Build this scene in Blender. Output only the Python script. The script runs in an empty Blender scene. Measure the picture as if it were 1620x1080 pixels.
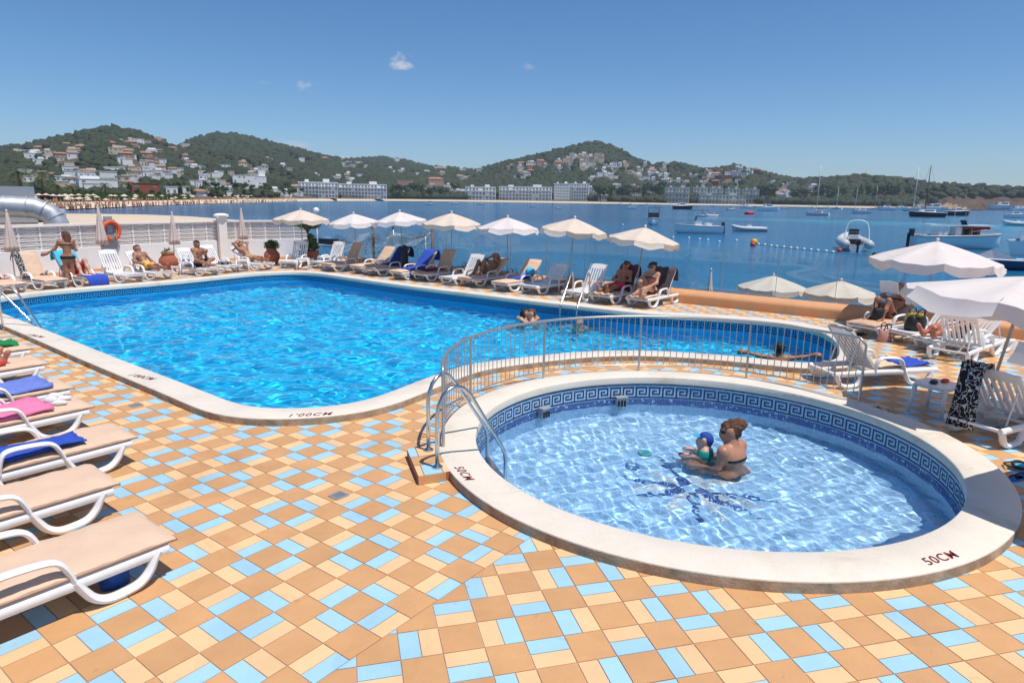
import bpy, math, random
import numpy as np
from mathutils import Vector, Matrix
from math import radians as R, sin, cos, pi, tan, atan2, hypot

random.seed(7)
rng = np.random.default_rng(7)
sc = bpy.context.scene
C = sc.collection

# ---------------------------------------------------------------- camera, sky, sun, exposure
CAM_H, FPX, PITCH, ROLL = 2.75, 1048.5, 0.2115, 0.0157
cam = bpy.data.cameras.new("camera")
cam.sensor_width = 36.0
cam.lens = FPX / 1620.0 * 36.0
cam.clip_start, cam.clip_end = 0.1, 20000
camo = bpy.data.objects.new("camera", cam)
C.objects.link(camo)
camo.matrix_world = Matrix.Translation((0, 0, CAM_H)) @ Matrix.Rotation(pi / 2 - PITCH, 4, 'X') @ Matrix.Rotation(ROLL, 4, 'Z')
sc.camera = camo

SUN_TO = Vector((0.31, -0.21, 1.0)).normalized()      # direction towards the sun
SUN_EL = math.asin(SUN_TO.z)
world = bpy.data.worlds.new("World")
sc.world = world
world.use_nodes = True
wn, wl = world.node_tree.nodes, world.node_tree.links
sky = wn.new("ShaderNodeTexSky")
sky.sky_type = 'NISHITA'
sky.sun_disc = False
sky.sun_elevation = SUN_EL
sky.sun_rotation = atan2(SUN_TO.x, SUN_TO.y)
sky.air_density = 1.0
sky.dust_density = 0.6
sky.ozone_density = 6.0
sky.altitude = 1500
bg = wn["Background"]
bg.inputs[1].default_value = 0.085

sun = bpy.data.lights.new("sun", 'SUN')
sun.energy = 4.3
sun.angle = R(0.53)
sun.color = (1.0, 0.955, 0.88)
suno = bpy.data.objects.new("sun", sun)
C.objects.link(suno)
suno.rotation_euler = (-SUN_TO).to_track_quat('-Z', 'Y').to_euler()
sun.cycles.is_caustics_light = True                    # real refracted light on the pool floors

vs = sc.view_settings
vs.view_transform, vs.look, vs.gamma, vs.exposure = 'Standard', 'None', 1.0, 0.0
vs.use_curve_mapping = False
sc.cycles.use_denoising = True
sc.cycles.max_bounces = 8
sc.cycles.diffuse_bounces = 3
sc.cycles.glossy_bounces = 4
sc.cycles.transmission_bounces = 6
sc.cycles.transparent_max_bounces = 12
sc.cycles.sample_clamp_indirect = 4.0

# ---------------------------------------------------------------- survey helpers (photo pixel -> place on a level plane)
def ray(px, py):
    x, y = (px - 810.0) / FPX, -(py - 540.0) / FPX
    x, y = x * cos(ROLL) - y * sin(ROLL), x * sin(ROLL) + y * cos(ROLL)
    return x, cos(PITCH) + y * sin(PITCH), -sin(PITCH) + y * cos(PITCH)
def at(px, py, z=0.0):
    x, d, dz = ray(px, py)
    k = (z - CAM_H) / dz
    return Vector((x * k, d * k, z))
def azel(px, py):
    x, d, dz = ray(px, py)
    return atan2(x, d), dz / hypot(x, d)
def pix(p):
    X, Y, Z = p[0], p[1], p[2] - CAM_H
    fw, up = Y * cos(PITCH) - Z * sin(PITCH), Y * sin(PITCH) + Z * cos(PITCH)
    x, y = X / fw, up / fw
    x, y = x * cos(ROLL) + y * sin(ROLL), -x * sin(ROLL) + y * cos(ROLL)
    return 810 + FPX * x, 540 - FPX * y
def zat(x, y, py):
    lo, hi = -3.0, 12.0
    for _ in range(40):
        m = (lo + hi) / 2
        if pix((x, y, m))[1] > py: lo = m
        else: hi = m
    return lo

# ---------------------------------------------------------------- a small cloud or two, part of the sky itself
geo = wn.new("ShaderNodeTexCoord")
def cloud_mask(px, py, sx, sy, seed):
    d = Vector(ray(px, py)).normalized()
    a = atan2(d.x, d.y)
    right, up = Vector((cos(a), -sin(a), 0)), Vector((0, 0, 1))
    sub = wn.new("ShaderNodeVectorMath"); sub.operation = 'SUBTRACT'; sub.inputs[1].default_value = d
    wl.new(geo.outputs['Generated'], sub.inputs[0])
    def dot(v, s):
        n = wn.new("ShaderNodeVectorMath"); n.operation = 'DOT_PRODUCT'; n.inputs[1].default_value = v / s
        wl.new(sub.outputs[0], n.inputs[0]); return n.outputs['Value']
    c = wn.new("ShaderNodeCombineXYZ")
    wl.new(dot(right, sx), c.inputs[0]); wl.new(dot(up, sy), c.inputs[1]); c.inputs[2].default_value = 0
    ln = wn.new("ShaderNodeVectorMath"); ln.operation = 'LENGTH'; wl.new(c.outputs[0], ln.inputs[0])
    off = wn.new("ShaderNodeVectorMath"); off.operation = 'ADD'; off.inputs[1].default_value = (seed, seed, seed)
    wl.new(c.outputs[0], off.inputs[0])
    nz = wn.new("ShaderNodeTexNoise"); nz.inputs['Scale'].default_value = 1.6; nz.inputs['Detail'].default_value = 6
    wl.new(off.outputs[0], nz.inputs['Vector'])
    m = wn.new("ShaderNodeMath"); m.operation = 'SUBTRACT'
    wl.new(nz.outputs['Fac'], m.inputs[0])
    h = wn.new("ShaderNodeMath"); h.operation = 'MULTIPLY'; h.inputs[1].default_value = 0.45
    wl.new(ln.outputs['Value'], h.inputs[0]); wl.new(h.outputs[0], m.inputs[1])
    r = wn.new("ShaderNodeMapRange"); r.inputs[1].default_value = 0.12; r.inputs[2].default_value = 0.5
    wl.new(m.outputs[0], r.inputs[0])
    return r.outputs[0]
hs = wn.new("ShaderNodeHueSaturation"); hs.inputs['Saturation'].default_value = 1.16; hs.inputs['Value'].default_value = 1.29
wl.new(sky.outputs[0], hs.inputs['Color'])
tn = wn.new("ShaderNodeMix"); tn.data_type = 'RGBA'; tn.blend_type = 'MULTIPLY'; tn.inputs[0].default_value = 1.0; tn.inputs[7].default_value = (1.06, 1.10, 1.09, 1)
wl.new(hs.outputs[0], tn.inputs[6])
cur = tn.outputs[2]
for args, amt in (((634, 101, .022, .013, 3.1), .8), ((481, 136, .015, .008, 9.4), .35), ((836, 106, .012, .005, 5.2), .25),
                  ((462, 232, .035, .012, 7.7), .5), ((416, 131, .008, .004, 1.3), .2)):
    mx = wn.new("ShaderNodeMix"); mx.data_type = 'RGBA'
    ml = wn.new("ShaderNodeMath"); ml.operation = 'MULTIPLY'; ml.inputs[1].default_value = amt
    wl.new(cloud_mask(*args), ml.inputs[0]); wl.new(ml.outputs[0], mx.inputs[0])
    wl.new(cur, mx.inputs[6]); mx.inputs[7].default_value = (8.0, 8.3, 8.8, 1)
    cur = mx.outputs[2]
wl.new(cur, bg.inputs[0])

# ---------------------------------------------------------------- mesh helpers
class MB:
    def __init__(s): s.v, s.f = [], []
    def add(s, vs, fs):
        b = len(s.v); s.v += [tuple(v) for v in vs]; s.f += [tuple(b + i for i in f) for f in fs]; return s
    def box(s, c, d, rz=0.0, m=None):
        x, y, z = d[0] / 2, d[1] / 2, d[2] / 2
        P = [Vector((i * x, j * y, k * z)) for i in (-1, 1) for j in (-1, 1) for k in (-1, 1)]
        M = m if m is not None else Matrix.Rotation(rz, 3, 'Z')
        P = [M @ p + Vector(c) for p in P]
        return s.add(P, [(0, 1, 3, 2), (4, 6, 7, 5), (0, 4, 5, 1), (2, 3, 7, 6), (0, 2, 6, 4), (1, 5, 7, 3)])
    def tube(s, pts, r, n=8, closed=False, rb=None, up=(0, 0, 1), caps=True):
        """a bar along pts; r in the first cross direction, rb in the second"""
        P = [Vector(p) for p in pts]; N = len(P); rings = []
        rs = r if isinstance(r, (list, tuple)) else [r] * N
        rbs = rs if rb is None else (rb if isinstance(rb, (list, tuple)) else [rb] * N)
        U = Vector(up); prev = None
        for i in range(N):
            if closed: t = P[(i + 1) % N] - P[i - 1]
            else: t = P[min(i + 1, N - 1)] - P[max(i - 1, 0)]
            t = t.normalized() if t.length > 1e-9 else Vector((1, 0, 0))
            if prev is None:
                a = U.cross(t)
                if a.length < 1e-3: a = Vector((1, 0, 0)).cross(t)
                if a.length < 1e-3: a = Vector((0, 1, 0)).cross(t)
            else: a = prev - t * prev.dot(t)
            a.normalize(); prev = a; b = t.cross(a)
            rings.append([P[i] + a * (rs[i] * cos(2 * pi * k / n)) + b * (rbs[i] * sin(2 * pi * k / n)) for k in range(n)])
        vs = [p for g in rings for p in g]; fs = []
        for i in range(N if closed else N - 1):
            j = (i + 1) % N
            for k in range(n): fs.append((i * n + k, i * n + (k + 1) % n, j * n + (k + 1) % n, j * n + k))
        if caps and not closed: fs += [tuple(range(n))[::-1], tuple((N - 1) * n + k for k in range(n))]
        return s.add(vs, fs)
    def lathe(s, prof, c=(0, 0, 0), n=16, f=None):
        vs, fs = [], []
        for r, z in prof:
            for k in range(n):
                a = 2 * pi * k / n; q = r * (f(a, z) if f else 1)
                vs.append((c[0] + q * cos(a), c[1] + q * sin(a), c[2] + z))
        for i in range(len(prof) - 1):
            for k in range(n): fs.append((i * n + k, i * n + (k + 1) % n, (i + 1) * n + (k + 1) % n, (i + 1) * n + k))
        fs += [tuple(range(n))[::-1], tuple((len(prof) - 1) * n + k for k in range(n))]
        return s.add(vs, fs)
    def prism(s, poly, z0, z1):
        n = len(poly)
        return s.add([(p[0], p[1], z0) for p in poly] + [(p[0], p[1], z1) for p in poly],
                     [tuple(range(n))[::-1], tuple(range(n, 2 * n))] + [(k, (k + 1) % n, n + (k + 1) % n, n + k) for k in range(n)])
    def ball(s, c, r, n=10, m=6):
        rr = r if isinstance(r, (tuple, list)) else (r, r, r); vs, fs = [], []
        for i in range(1, m):
            t = pi * i / m
            for k in range(n):
                a = 2 * pi * k / n
                vs.append((c[0] + rr[0] * sin(t) * cos(a), c[1] + rr[1] * sin(t) * sin(a), c[2] + rr[2] * cos(t)))
        vs += [(c[0], c[1], c[2] + rr[2]), (c[0], c[1], c[2] - rr[2])]
        for i in range(m - 2):
            for k in range(n): fs.append((i * n + k, (i + 1) * n + k, (i + 1) * n + (k + 1) % n, i * n + (k + 1) % n))
        T = (m - 1) * n
        for k in range(n):
            fs.append((T, k, (k + 1) % n)); fs.append((T + 1, (m - 2) * n + (k + 1) % n, (m - 2) * n + k))
        return s.add(vs, fs)
    def mesh(s, name, smooth=False, angle=None):
        me = bpy.data.meshes.new(name); me.from_pydata(s.v, [], s.f); me.validate(); me.update()
        if smooth:
            me.shade_smooth()
            if angle: me.set_sharp_from_angle(angle=R(angle))
        return me
    def build(s, name, mat, parent=None, smooth=False, angle=None):
        return link(name, s.mesh(name, smooth, angle), mat, parent)
def link(name, me, mat, parent=None):
    if mat is not None and len(me.materials) == 0: me.materials.append(M[mat] if isinstance(mat, str) else mat)
    o = bpy.data.objects.new(name, me); C.objects.link(o)
    if parent is not None: o.parent = parent
    return o
def npmesh(name, v, f, smooth=False):
    me = bpy.data.meshes.new(name)
    v = np.asarray(v, np.float32); f = np.asarray(f, np.int32); k = f.shape[1]
    me.vertices.add(len(v)); me.vertices.foreach_set("co", v.ravel())
    me.loops.add(f.size); me.loops.foreach_set("vertex_index", f.ravel())
    me.polygons.add(len(f)); me.polygons.foreach_set("loop_start", np.arange(0, f.size, k, dtype=np.int32))
    me.update(calc_edges=True)
    if smooth: me.shade_smooth()
    return me
def tag(o, label=None, cat=None, group=None, kind=None):
    if label: o["label"] = label
    if cat: o["category"] = cat
    if group: o["group"] = group
    if kind: o["kind"] = kind
    return o
def thing(name, loc=(0, 0, 0), rz=0.0, label=None, cat=None, group=None):
    o = bpy.data.objects.new(name, None); C.objects.link(o)
    o.location = loc; o.rotation_euler = (0, 0, rz); o.empty_display_size = .1
    return tag(o, label, cat, group)
def tree_copy(o, parent=None):
    c = o.copy(); C.objects.link(c); c.parent = parent
    for ch in list(o.children): tree_copy(ch, c)
    return c

# ---------------------------------------------------------------- materials
M = {}
def mat(name, col, rough=.6, var=0.0, vscale=8.0, bump=0.0, bscale=40.0, metal=0.0, spec=.5, coords='Object', col2=None, detail=4, trans=0.0):
    m = bpy.data.materials.new(name); m.use_nodes = True; n, l = m.node_tree.nodes, m.node_tree.links
    p = n['Principled BSDF']; p.inputs['Roughness'].default_value = rough; p.inputs['Metallic'].default_value = metal
    p.inputs['Specular IOR Level'].default_value = spec
    c = (*col, 1)
    p.inputs['Base Color'].default_value = c
    if var or bump or col2:
        if coords == 'World':
            class _T: pass
            gp = n.new('ShaderNodeNewGeometry'); tc = _T(); tc.outputs = {'World': gp.outputs['Position']}
        else: tc = n.new('ShaderNodeTexCoord')
    if var or col2:
        nz = n.new('ShaderNodeTexNoise'); nz.inputs['Scale'].default_value = vscale; nz.inputs['Detail'].default_value = detail
        nz.inputs['Roughness'].default_value = .65
        l.new(tc.outputs[coords], nz.inputs['Vector'])
        rp = n.new('ShaderNodeValToRGB'); l.new(nz.outputs['Fac'], rp.inputs[0])
        rp.color_ramp.elements[0].position, rp.color_ramp.elements[1].position = .3, .7
        if col2: a, b = c, (*col2, 1)
        else: a, b = tuple(x * (1 - var) for x in col) + (1,), tuple(min(1, x * (1 + var)) for x in col) + (1,)
        rp.color_ramp.elements[0].color, rp.color_ramp.elements[1].color = a, b
        l.new(rp.outputs[0], p.inputs['Base Color'])
    if bump:
        nb = n.new('ShaderNodeTexNoise'); nb.inputs['Scale'].default_value = bscale; nb.inputs['Detail'].default_value = 5
        l.new(tc.outputs[coords], nb.inputs['Vector'])
        bp = n.new('ShaderNodeBump'); bp.inputs['Strength'].default_value = bump; bp.inputs['Distance'].default_value = .02
        l.new(nb.outputs['Fac'], bp.inputs['Height']); l.new(bp.outputs[0], p.inputs['Normal'])
    M[name] = m
    return m
def per_object(name, amt):
    """each tile or stone a slightly different tone"""
    m = M[name]; n, l = m.node_tree.nodes, m.node_tree.links; p = n['Principled BSDF']
    oi = n.new('ShaderNodeObjectInfo'); hs = n.new('ShaderNodeHueSaturation')
    mr = n.new('ShaderNodeMapRange'); mr.inputs[3].default_value = 1 - amt; mr.inputs[4].default_value = 1 + amt
    l.new(oi.outputs['Random'], mr.inputs[0]); l.new(mr.outputs[0], hs.inputs['Value'])
    s = p.inputs['Base Color']
    if s.is_linked: l.new(s.links[0].from_socket, hs.inputs['Color'])
    else: hs.inputs['Color'].default_value = s.default_value
    l.new(hs.outputs[0], s)

mat('tile_brown', (.63, .335, .145), .55, .09, 2.6, .08, 60, coords='World', detail=8)
mat('tile_cream', (.83, .53, .275), .55, .07, 2.6, .08, 60, coords='World', detail=8)
mat('tile_blue', (.37, .60, .735), .5, .06, 2.6, .08, 60, coords='World', detail=8)
def dirt(name, scale, lo, hi, tint, amt):
    """old stains and foot traffic with a shape of their own"""
    m = M[name]; n, l = m.node_tree.nodes, m.node_tree.links; p = n['Principled BSDF']; gp = n.new('ShaderNodeNewGeometry')
    nz = n.new('ShaderNodeTexNoise'); nz.inputs['Scale'].default_value = scale; nz.inputs['Detail'].default_value = 9; nz.inputs['Roughness'].default_value = .68; nz.inputs['Distortion'].default_value = .6; l.new(gp.outputs['Position'], nz.inputs['Vector'])
    mr = n.new('ShaderNodeMapRange'); mr.interpolation_type = 'SMOOTHSTEP'; mr.inputs[1].default_value = lo; mr.inputs[2].default_value = hi; mr.inputs[4].default_value = amt; l.new(nz.outputs['Fac'], mr.inputs[0])
    mx = n.new('ShaderNodeMix'); mx.data_type = 'RGBA'; mx.blend_type = 'MULTIPLY'; mx.inputs[7].default_value = (*tint, 1); l.new(mr.outputs[0], mx.inputs[0])
    s = p.inputs['Base Color']
    if s.is_linked: l.new(s.links[0].from_socket, mx.inputs[6])
    else: mx.inputs[6].default_value = s.default_value
    l.new(mx.outputs[2], s)
    rr = n.new('ShaderNodeMapRange'); rr.inputs[3].default_value = .42; rr.inputs[4].default_value = .72; l.new(nz.outputs['Fac'], rr.inputs[0]); l.new(rr.outputs[0], p.inputs['Roughness'])
mat('grout', (.22, .135, .085), .9, col2=(.70, .52, .42), vscale=.9, detail=6)
for k in ('tile_brown', 'tile_cream', 'tile_blue'): per_object(k, .06); dirt(k, .55, .52, .72, (.72, .66, .60), .55); dirt(k, 7, .62, .70, (.70, .64, .58), .5)
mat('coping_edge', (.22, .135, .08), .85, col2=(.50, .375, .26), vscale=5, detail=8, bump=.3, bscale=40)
mat('coping', (.78, .69, .575), .7, .06, 2.2, .2, 45, detail=9, coords='World')
dirt('coping', 1.3, .52, .72, (.78, .68, .55), .7); dirt('coping', 12, .64, .70, (.6, .5, .4), .35)
mat('white_plastic', (.84, .82, .80), .38, .04, 6)
mat('cushion', (.72, .50, .355), .85, .05, 4, .25, 25)
mat('piping', (.30, .18, .12), .9)
mat('cushion_tan', (.62, .40, .26), .85, .05, 4, .25, 25)
mat('steel', (.62, .60, .58), .22, metal=1.0)
mat('rail_paint', (.50, .47, .44), .35, metal=.7)
mat('orange_wall', (.72, .36, .17), .75, .06, 2, .1, 30)
mat('white_wall', (.80, .79, .79), .8, .05, 1.5, .1, 30)
mat('lattice', (.86, .81, .76), .8, .06, 3, .1, 40)
mat('terracotta', (.42, .13, .07), .8, .15, 8, .2, 30)
mat('cloth_white', (.86, .77, .72), .8, .04, 3)
mat('cloth_cream', (.84, .70, .57), .8, .05, 3)
mat('cloth_pinkish', (.80, .66, .60), .85, .08, 5)
mat('pole', (.42, .37, .33), .4, metal=.5)
mat('pole_wood', (.16, .09, .06), .7, .2, 20)
mat('towel_blue', (.030, .085, .48), .95, .15, 12, .5, 90)
mat('towel_navy', (.018, .03, .17), .95, .2, 12, .5, 90)
mat('towel_violet', (.16, .23, .62), .95, .12, 12, .5, 90)
mat('towel_pink', (.88, .22, .40), .95, .1, 10, .5, 90)
mat('towel_cyan', (.05, .50, .72), .9, .12, 12, .4, 90)
mat('towel_white', (.82, .80, .80), .95, .05, 12, .4, 90)
mat('towel_green', (.01, .22, .06), .9, .25, 16, .4, 60)
mat('towel_maroon', (.12, .02, .05), .95, .3, 25, .4, 60)
mat('towel_purple', (.055, .02, .05), .95, col2=(.16, .07, .11), vscale=30)
mat('towel_grey', (.045, .035, .045), .95, col2=(.10, .075, .085), vscale=9)
mat('towel_sand', (.70, .52, .36), .95, .1, 14)
mat('print_leopard', (.03, .03, .025), .8, col2=(.55, .42, .06), vscale=26, detail=1)
mat('pink_wrap', (.80, .55, .50), .95, .1, 8, .5, 30)
mat('black', (.012, .012, .014), .5)
mat('black_rubber', (.018, .018, .02), .75)
mat('red', (.60, .03, .02), .6, .1, 10)
mat('red_shorts', (.55, .015, .02), .85, .1, 20)
mat('pink_shorts', (.70, .03, .09), .85, .1, 20)
mat('yellow_shorts', (.85, .45, .07), .85, .15, 20)
mat('skin', (.50, .255, .165), .5, .10, 9)
mat('skin_warm', (.46, .215, .13), .45, .14, 11)
mat('skin_tan', (.36, .155, .085), .5, .12, 9)
mat('skin_fair', (.62, .36, .26), .5, .10, 9)
mat('skin_red', (.48, .17, .10), .5, .10, 9)
mat('hair_dark', (.015, .010, .008), .55, .3, 60, .5, 80)
mat('hair_brown', (.07, .022, .009), .5, col2=(.20, .075, .028), vscale=45, bump=.7, bscale=90)
mat('hair_blond', (.32, .17, .06), .55, .3, 60, .5, 80)
mat('lifering', (.68, .11, .035), .6, .08, 6)
mat('rope_teal', (.08, .30, .28), .8)
mat('leaf', (.055, .105, .022), .6, col2=(.13, .20, .04), vscale=2.5)
mat('leaf_dark', (.028, .060, .014), .6, col2=(.07, .12, .025), vscale=3)
mat('trunk', (.14, .085, .05), .9, .25, 12, .4, 30)
mat('forest', (.018, .030, .012), .9, col2=(.052, .064, .026), vscale=.016, coords='Object', detail=10)
mat('palm', (.06, .085, .025), .7, col2=(.14, .15, .05), vscale=.6)
mat('hill_ground', (.050, .062, .028), .95, col2=(.16, .125, .075), vscale=.012, detail=8)
mat('rock', (.045, .032, .025), .95, col2=(.15, .092, .058), vscale=.06, detail=10)
mat('dune', (.36, .235, .13), .95, .2, .05)
mat('sand', (.68, .53, .38), .95, .08, .3, .2, 2)
mat('render_white', (.80, .79, .77), .8, .04, .3)
mat('render_cream', (.66, .53, .40), .85, .08, .3)
mat('render_pink', (.52, .30, .22), .85, .1, .3)
mat('render_red', (.30, .085, .045), .85, .1, .3)
mat('render_grey', (.50, .53, .50), .8, .06, .3)
mat('roof_tile', (.40, .20, .11), .85, .15, .5)
mat('pane', (.10, .115, .14), .25)
mat('far_pane', (.19, .21, .24), .3)
mat('gelcoat', (.87, .87, .87), .25, .03, 1)
mat('gelcoat_grey', (.42, .44, .45), .4, .05, 1)
mat('hull_black', (.018, .022, .026), .3)
mat('hull_blue', (.015, .035, .11), .3)
mat('cover_blue', (.09, .13, .20), .6, .1, 2)
mat('boat_wood', (.20, .085, .04), .5, .2, 4)
mat('boat_red', (.40, .02, .02), .5)
mat('tube_grey', (.55, .56, .57), .5, .05, 2)
mat('teak', (.36, .17, .08), .6, .2, 5)
mat('windscreen', (.02, .025, .03), .08)
mat('buoy_white', (.75, .74, .72), .5)
mat('buoy_yellow', (.75, .42, .01), .5)
mat('buoy_red', (.65, .03, .04), .5)
mat('galvanised', (.46, .47, .48), .5, .12, 3, metal=.45)
mat('cabinet_grey', (.33, .36, .40), .5, .06, 1)
mat('board_dark', (.05, .05, .05), .8, .3, 6)
mat('mosaic_dark', (.010, .016, .06), .3, .3, 20)
mat('mosaic_navy', (.05, .10, .33), .3, .3, 20)
mat('mosaic_white', (.74, .80, .82), .3, .1, 20)
mat('paint_red', (.22, .012, .02), .7, .2, 30)
mat('lamp_globe', (.85, .85, .86), .3)
mat('phone', (.01, .01, .012), .2)
mat('clear_plastic', (.70, .78, .85), .2)
mat('label_blue', (.03, .07, .40), .5)
mat('bag_blue', (.02, .12, .45), .6, .3, 14)
mat('bag_red', (.45, .02, .03), .6, .3, 14)
mat('bag_green', (.02, .22, .06), .6, .2, 14)
mat('bag_pink', (.55, .30, .24), .8, .2, 14)
mat('bag_tan', (.45, .25, .13), .85, .15, 10)
mat('cap_blue', (.012, .07, .36), .8, .1, 20)
mat('cap_peak', (.02, .42, .66), .7)
mat('shirt_teal', (.01, .30, .24), .8, .1, 20)

# black cloth printed with white squiggles
def squiggle(name, a, b, sc_, wdt):
    m = bpy.data.materials.new(name); m.use_nodes = True; n, l = m.node_tree.nodes, m.node_tree.links; p = n['Principled BSDF']; p.inputs['Roughness'].default_value = .85
    tc = n.new('ShaderNodeTexCoord'); nz = n.new('ShaderNodeTexNoise'); nz.inputs['Scale'].default_value = sc_; nz.inputs['Detail'].default_value = 1.5; l.new(tc.outputs['Object'], nz.inputs['Vector'])
    s1 = n.new('ShaderNodeMath'); s1.operation = 'SUBTRACT'; s1.inputs[1].default_value = .5; l.new(nz.outputs['Fac'], s1.inputs[0])
    s2 = n.new('ShaderNodeMath'); s2.operation = 'ABSOLUTE'; l.new(s1.outputs[0], s2.inputs[0])
    s3 = n.new('ShaderNodeMath'); s3.operation = 'LESS_THAN'; s3.inputs[1].default_value = wdt; l.new(s2.outputs[0], s3.inputs[0])
    mx = n.new('ShaderNodeMix'); mx.data_type = 'RGBA'; mx.inputs[6].default_value = (*a, 1); mx.inputs[7].default_value = (*b, 1); l.new(s3.outputs[0], mx.inputs[0]); l.new(mx.outputs[2], p.inputs['Base Color']); M[name] = m
squiggle('print_bw', (.010, .010, .012), (.62, .60, .60), 16, .035)

def fabric(name, amt):
    m = M[name]; n, l = m.node_tree.nodes, m.node_tree.links; p = n['Principled BSDF']; o = n['Material Output']; tr = n.new('ShaderNodeBsdfTranslucent'); mx = n.new('ShaderNodeMixShader'); mx.inputs[0].default_value = amt
    s = p.inputs['Base Color']
    if s.is_linked: l.new(s.links[0].from_socket, tr.inputs[0])
    l.new(p.outputs[0], mx.inputs[1]); l.new(tr.outputs[0], mx.inputs[2]); l.new(mx.outputs[0], o.inputs[0])
for k in ('cloth_white', 'cloth_cream', 'cloth_pinkish'): dirt(k, 1.6, .5, .75, (.90, .85, .80), .6); fabric(k, .18)

# mosaic lining of the pools: small square glass tiles with pale joints
def mosaic(name, a, b, joint, size, rough=.35):
    m = bpy.data.materials.new(name); m.use_nodes = True; n, l = m.node_tree.nodes, m.node_tree.links; p = n['Principled BSDF']
    uv = n.new('ShaderNodeUVMap')
    br = n.new('ShaderNodeTexBrick'); br.offset = 0; br.squash = 1
    br.inputs['Color1'].default_value, br.inputs['Color2'].default_value, br.inputs['Mortar'].default_value = (*a, 1), (*b, 1), (*joint, 1)
    br.inputs['Scale'].default_value = 1.0; br.inputs['Brick Width'].default_value = size; br.inputs['Row Height'].default_value = size
    br.inputs['Mortar Size'].default_value = size * .07; br.inputs['Bias'].default_value = 0
    l.new(uv.outputs[0], br.inputs['Vector']); l.new(br.outputs[0], p.inputs['Base Color']); p.inputs['Roughness'].default_value = rough
    M[name] = m
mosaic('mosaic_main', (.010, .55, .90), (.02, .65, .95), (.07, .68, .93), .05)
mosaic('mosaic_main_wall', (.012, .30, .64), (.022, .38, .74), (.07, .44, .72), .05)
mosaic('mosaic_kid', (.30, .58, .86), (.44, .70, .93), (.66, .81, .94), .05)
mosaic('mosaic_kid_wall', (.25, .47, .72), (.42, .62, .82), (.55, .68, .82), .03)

def glass_water(name, tint):
    m = bpy.data.materials.new(name); m.use_nodes = True; n, l = m.node_tree.nodes, m.node_tree.links; n.clear()
    o = n.new('ShaderNodeOutputMaterial'); g = n.new('ShaderNodeBsdfGlass')
    g.inputs['IOR'].default_value = 1.33; g.inputs['Roughness'].default_value = 0; g.inputs['Color'].default_value = (*tint, 1)
    l.new(g.outputs[0], o.inputs[0]); M[name] = m
glass_water('water_main', (.86, .985, 1.0))
glass_water('water_kid', (.96, .99, 1.0))

def thin_glass(name, tint, extra=.02):
    m = bpy.data.materials.new(name); m.use_nodes = True; n, l = m.node_tree.nodes, m.node_tree.links; n.clear()
    o = n.new('ShaderNodeOutputMaterial'); t = n.new('ShaderNodeBsdfTransparent'); g = n.new('ShaderNodeBsdfGlossy'); mx = n.new('ShaderNodeMixShader')
    t.inputs[0].default_value = (*tint, 1); g.inputs['Roughness'].default_value = .0
    f = n.new('ShaderNodeFresnel'); f.inputs['IOR'].default_value = 1.52
    a = n.new('ShaderNodeMath'); a.operation = 'ADD'; a.inputs[1].default_value = extra; l.new(f.outputs[0], a.inputs[0])
    l.new(a.outputs[0], mx.inputs[0]); l.new(t.outputs[0], mx.inputs[1]); l.new(g.outputs[0], mx.inputs[2]); l.new(mx.outputs[0], o.inputs[0])
    M[name] = m
thin_glass('fence_glass', (.86, .93, .93), .04)

def net_material(name):
    m = bpy.data.materials.new(name); m.use_nodes = True; n, l = m.node_tree.nodes, m.node_tree.links
    p = n['Principled BSDF']; p.inputs['Base Color'].default_value = (.72, .80, .80, 1); p.inputs['Roughness'].default_value = .9
    tc = n.new('ShaderNodeTexCoord'); v = n.new('ShaderNodeTexNoise'); v.inputs['Scale'].default_value = 9; v.inputs['Detail'].default_value = 8
    r = n.new('ShaderNodeMapRange'); r.inputs[1].default_value = .38; r.inputs[2].default_value = .62; r.inputs[3].default_value = .25; r.inputs[4].default_value = .8
    l.new(tc.outputs['Object'], v.inputs['Vector']); l.new(v.outputs['Fac'], r.inputs[0]); l.new(r.outputs[0], p.inputs['Alpha']); M[name] = m
net_material('net')

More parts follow.
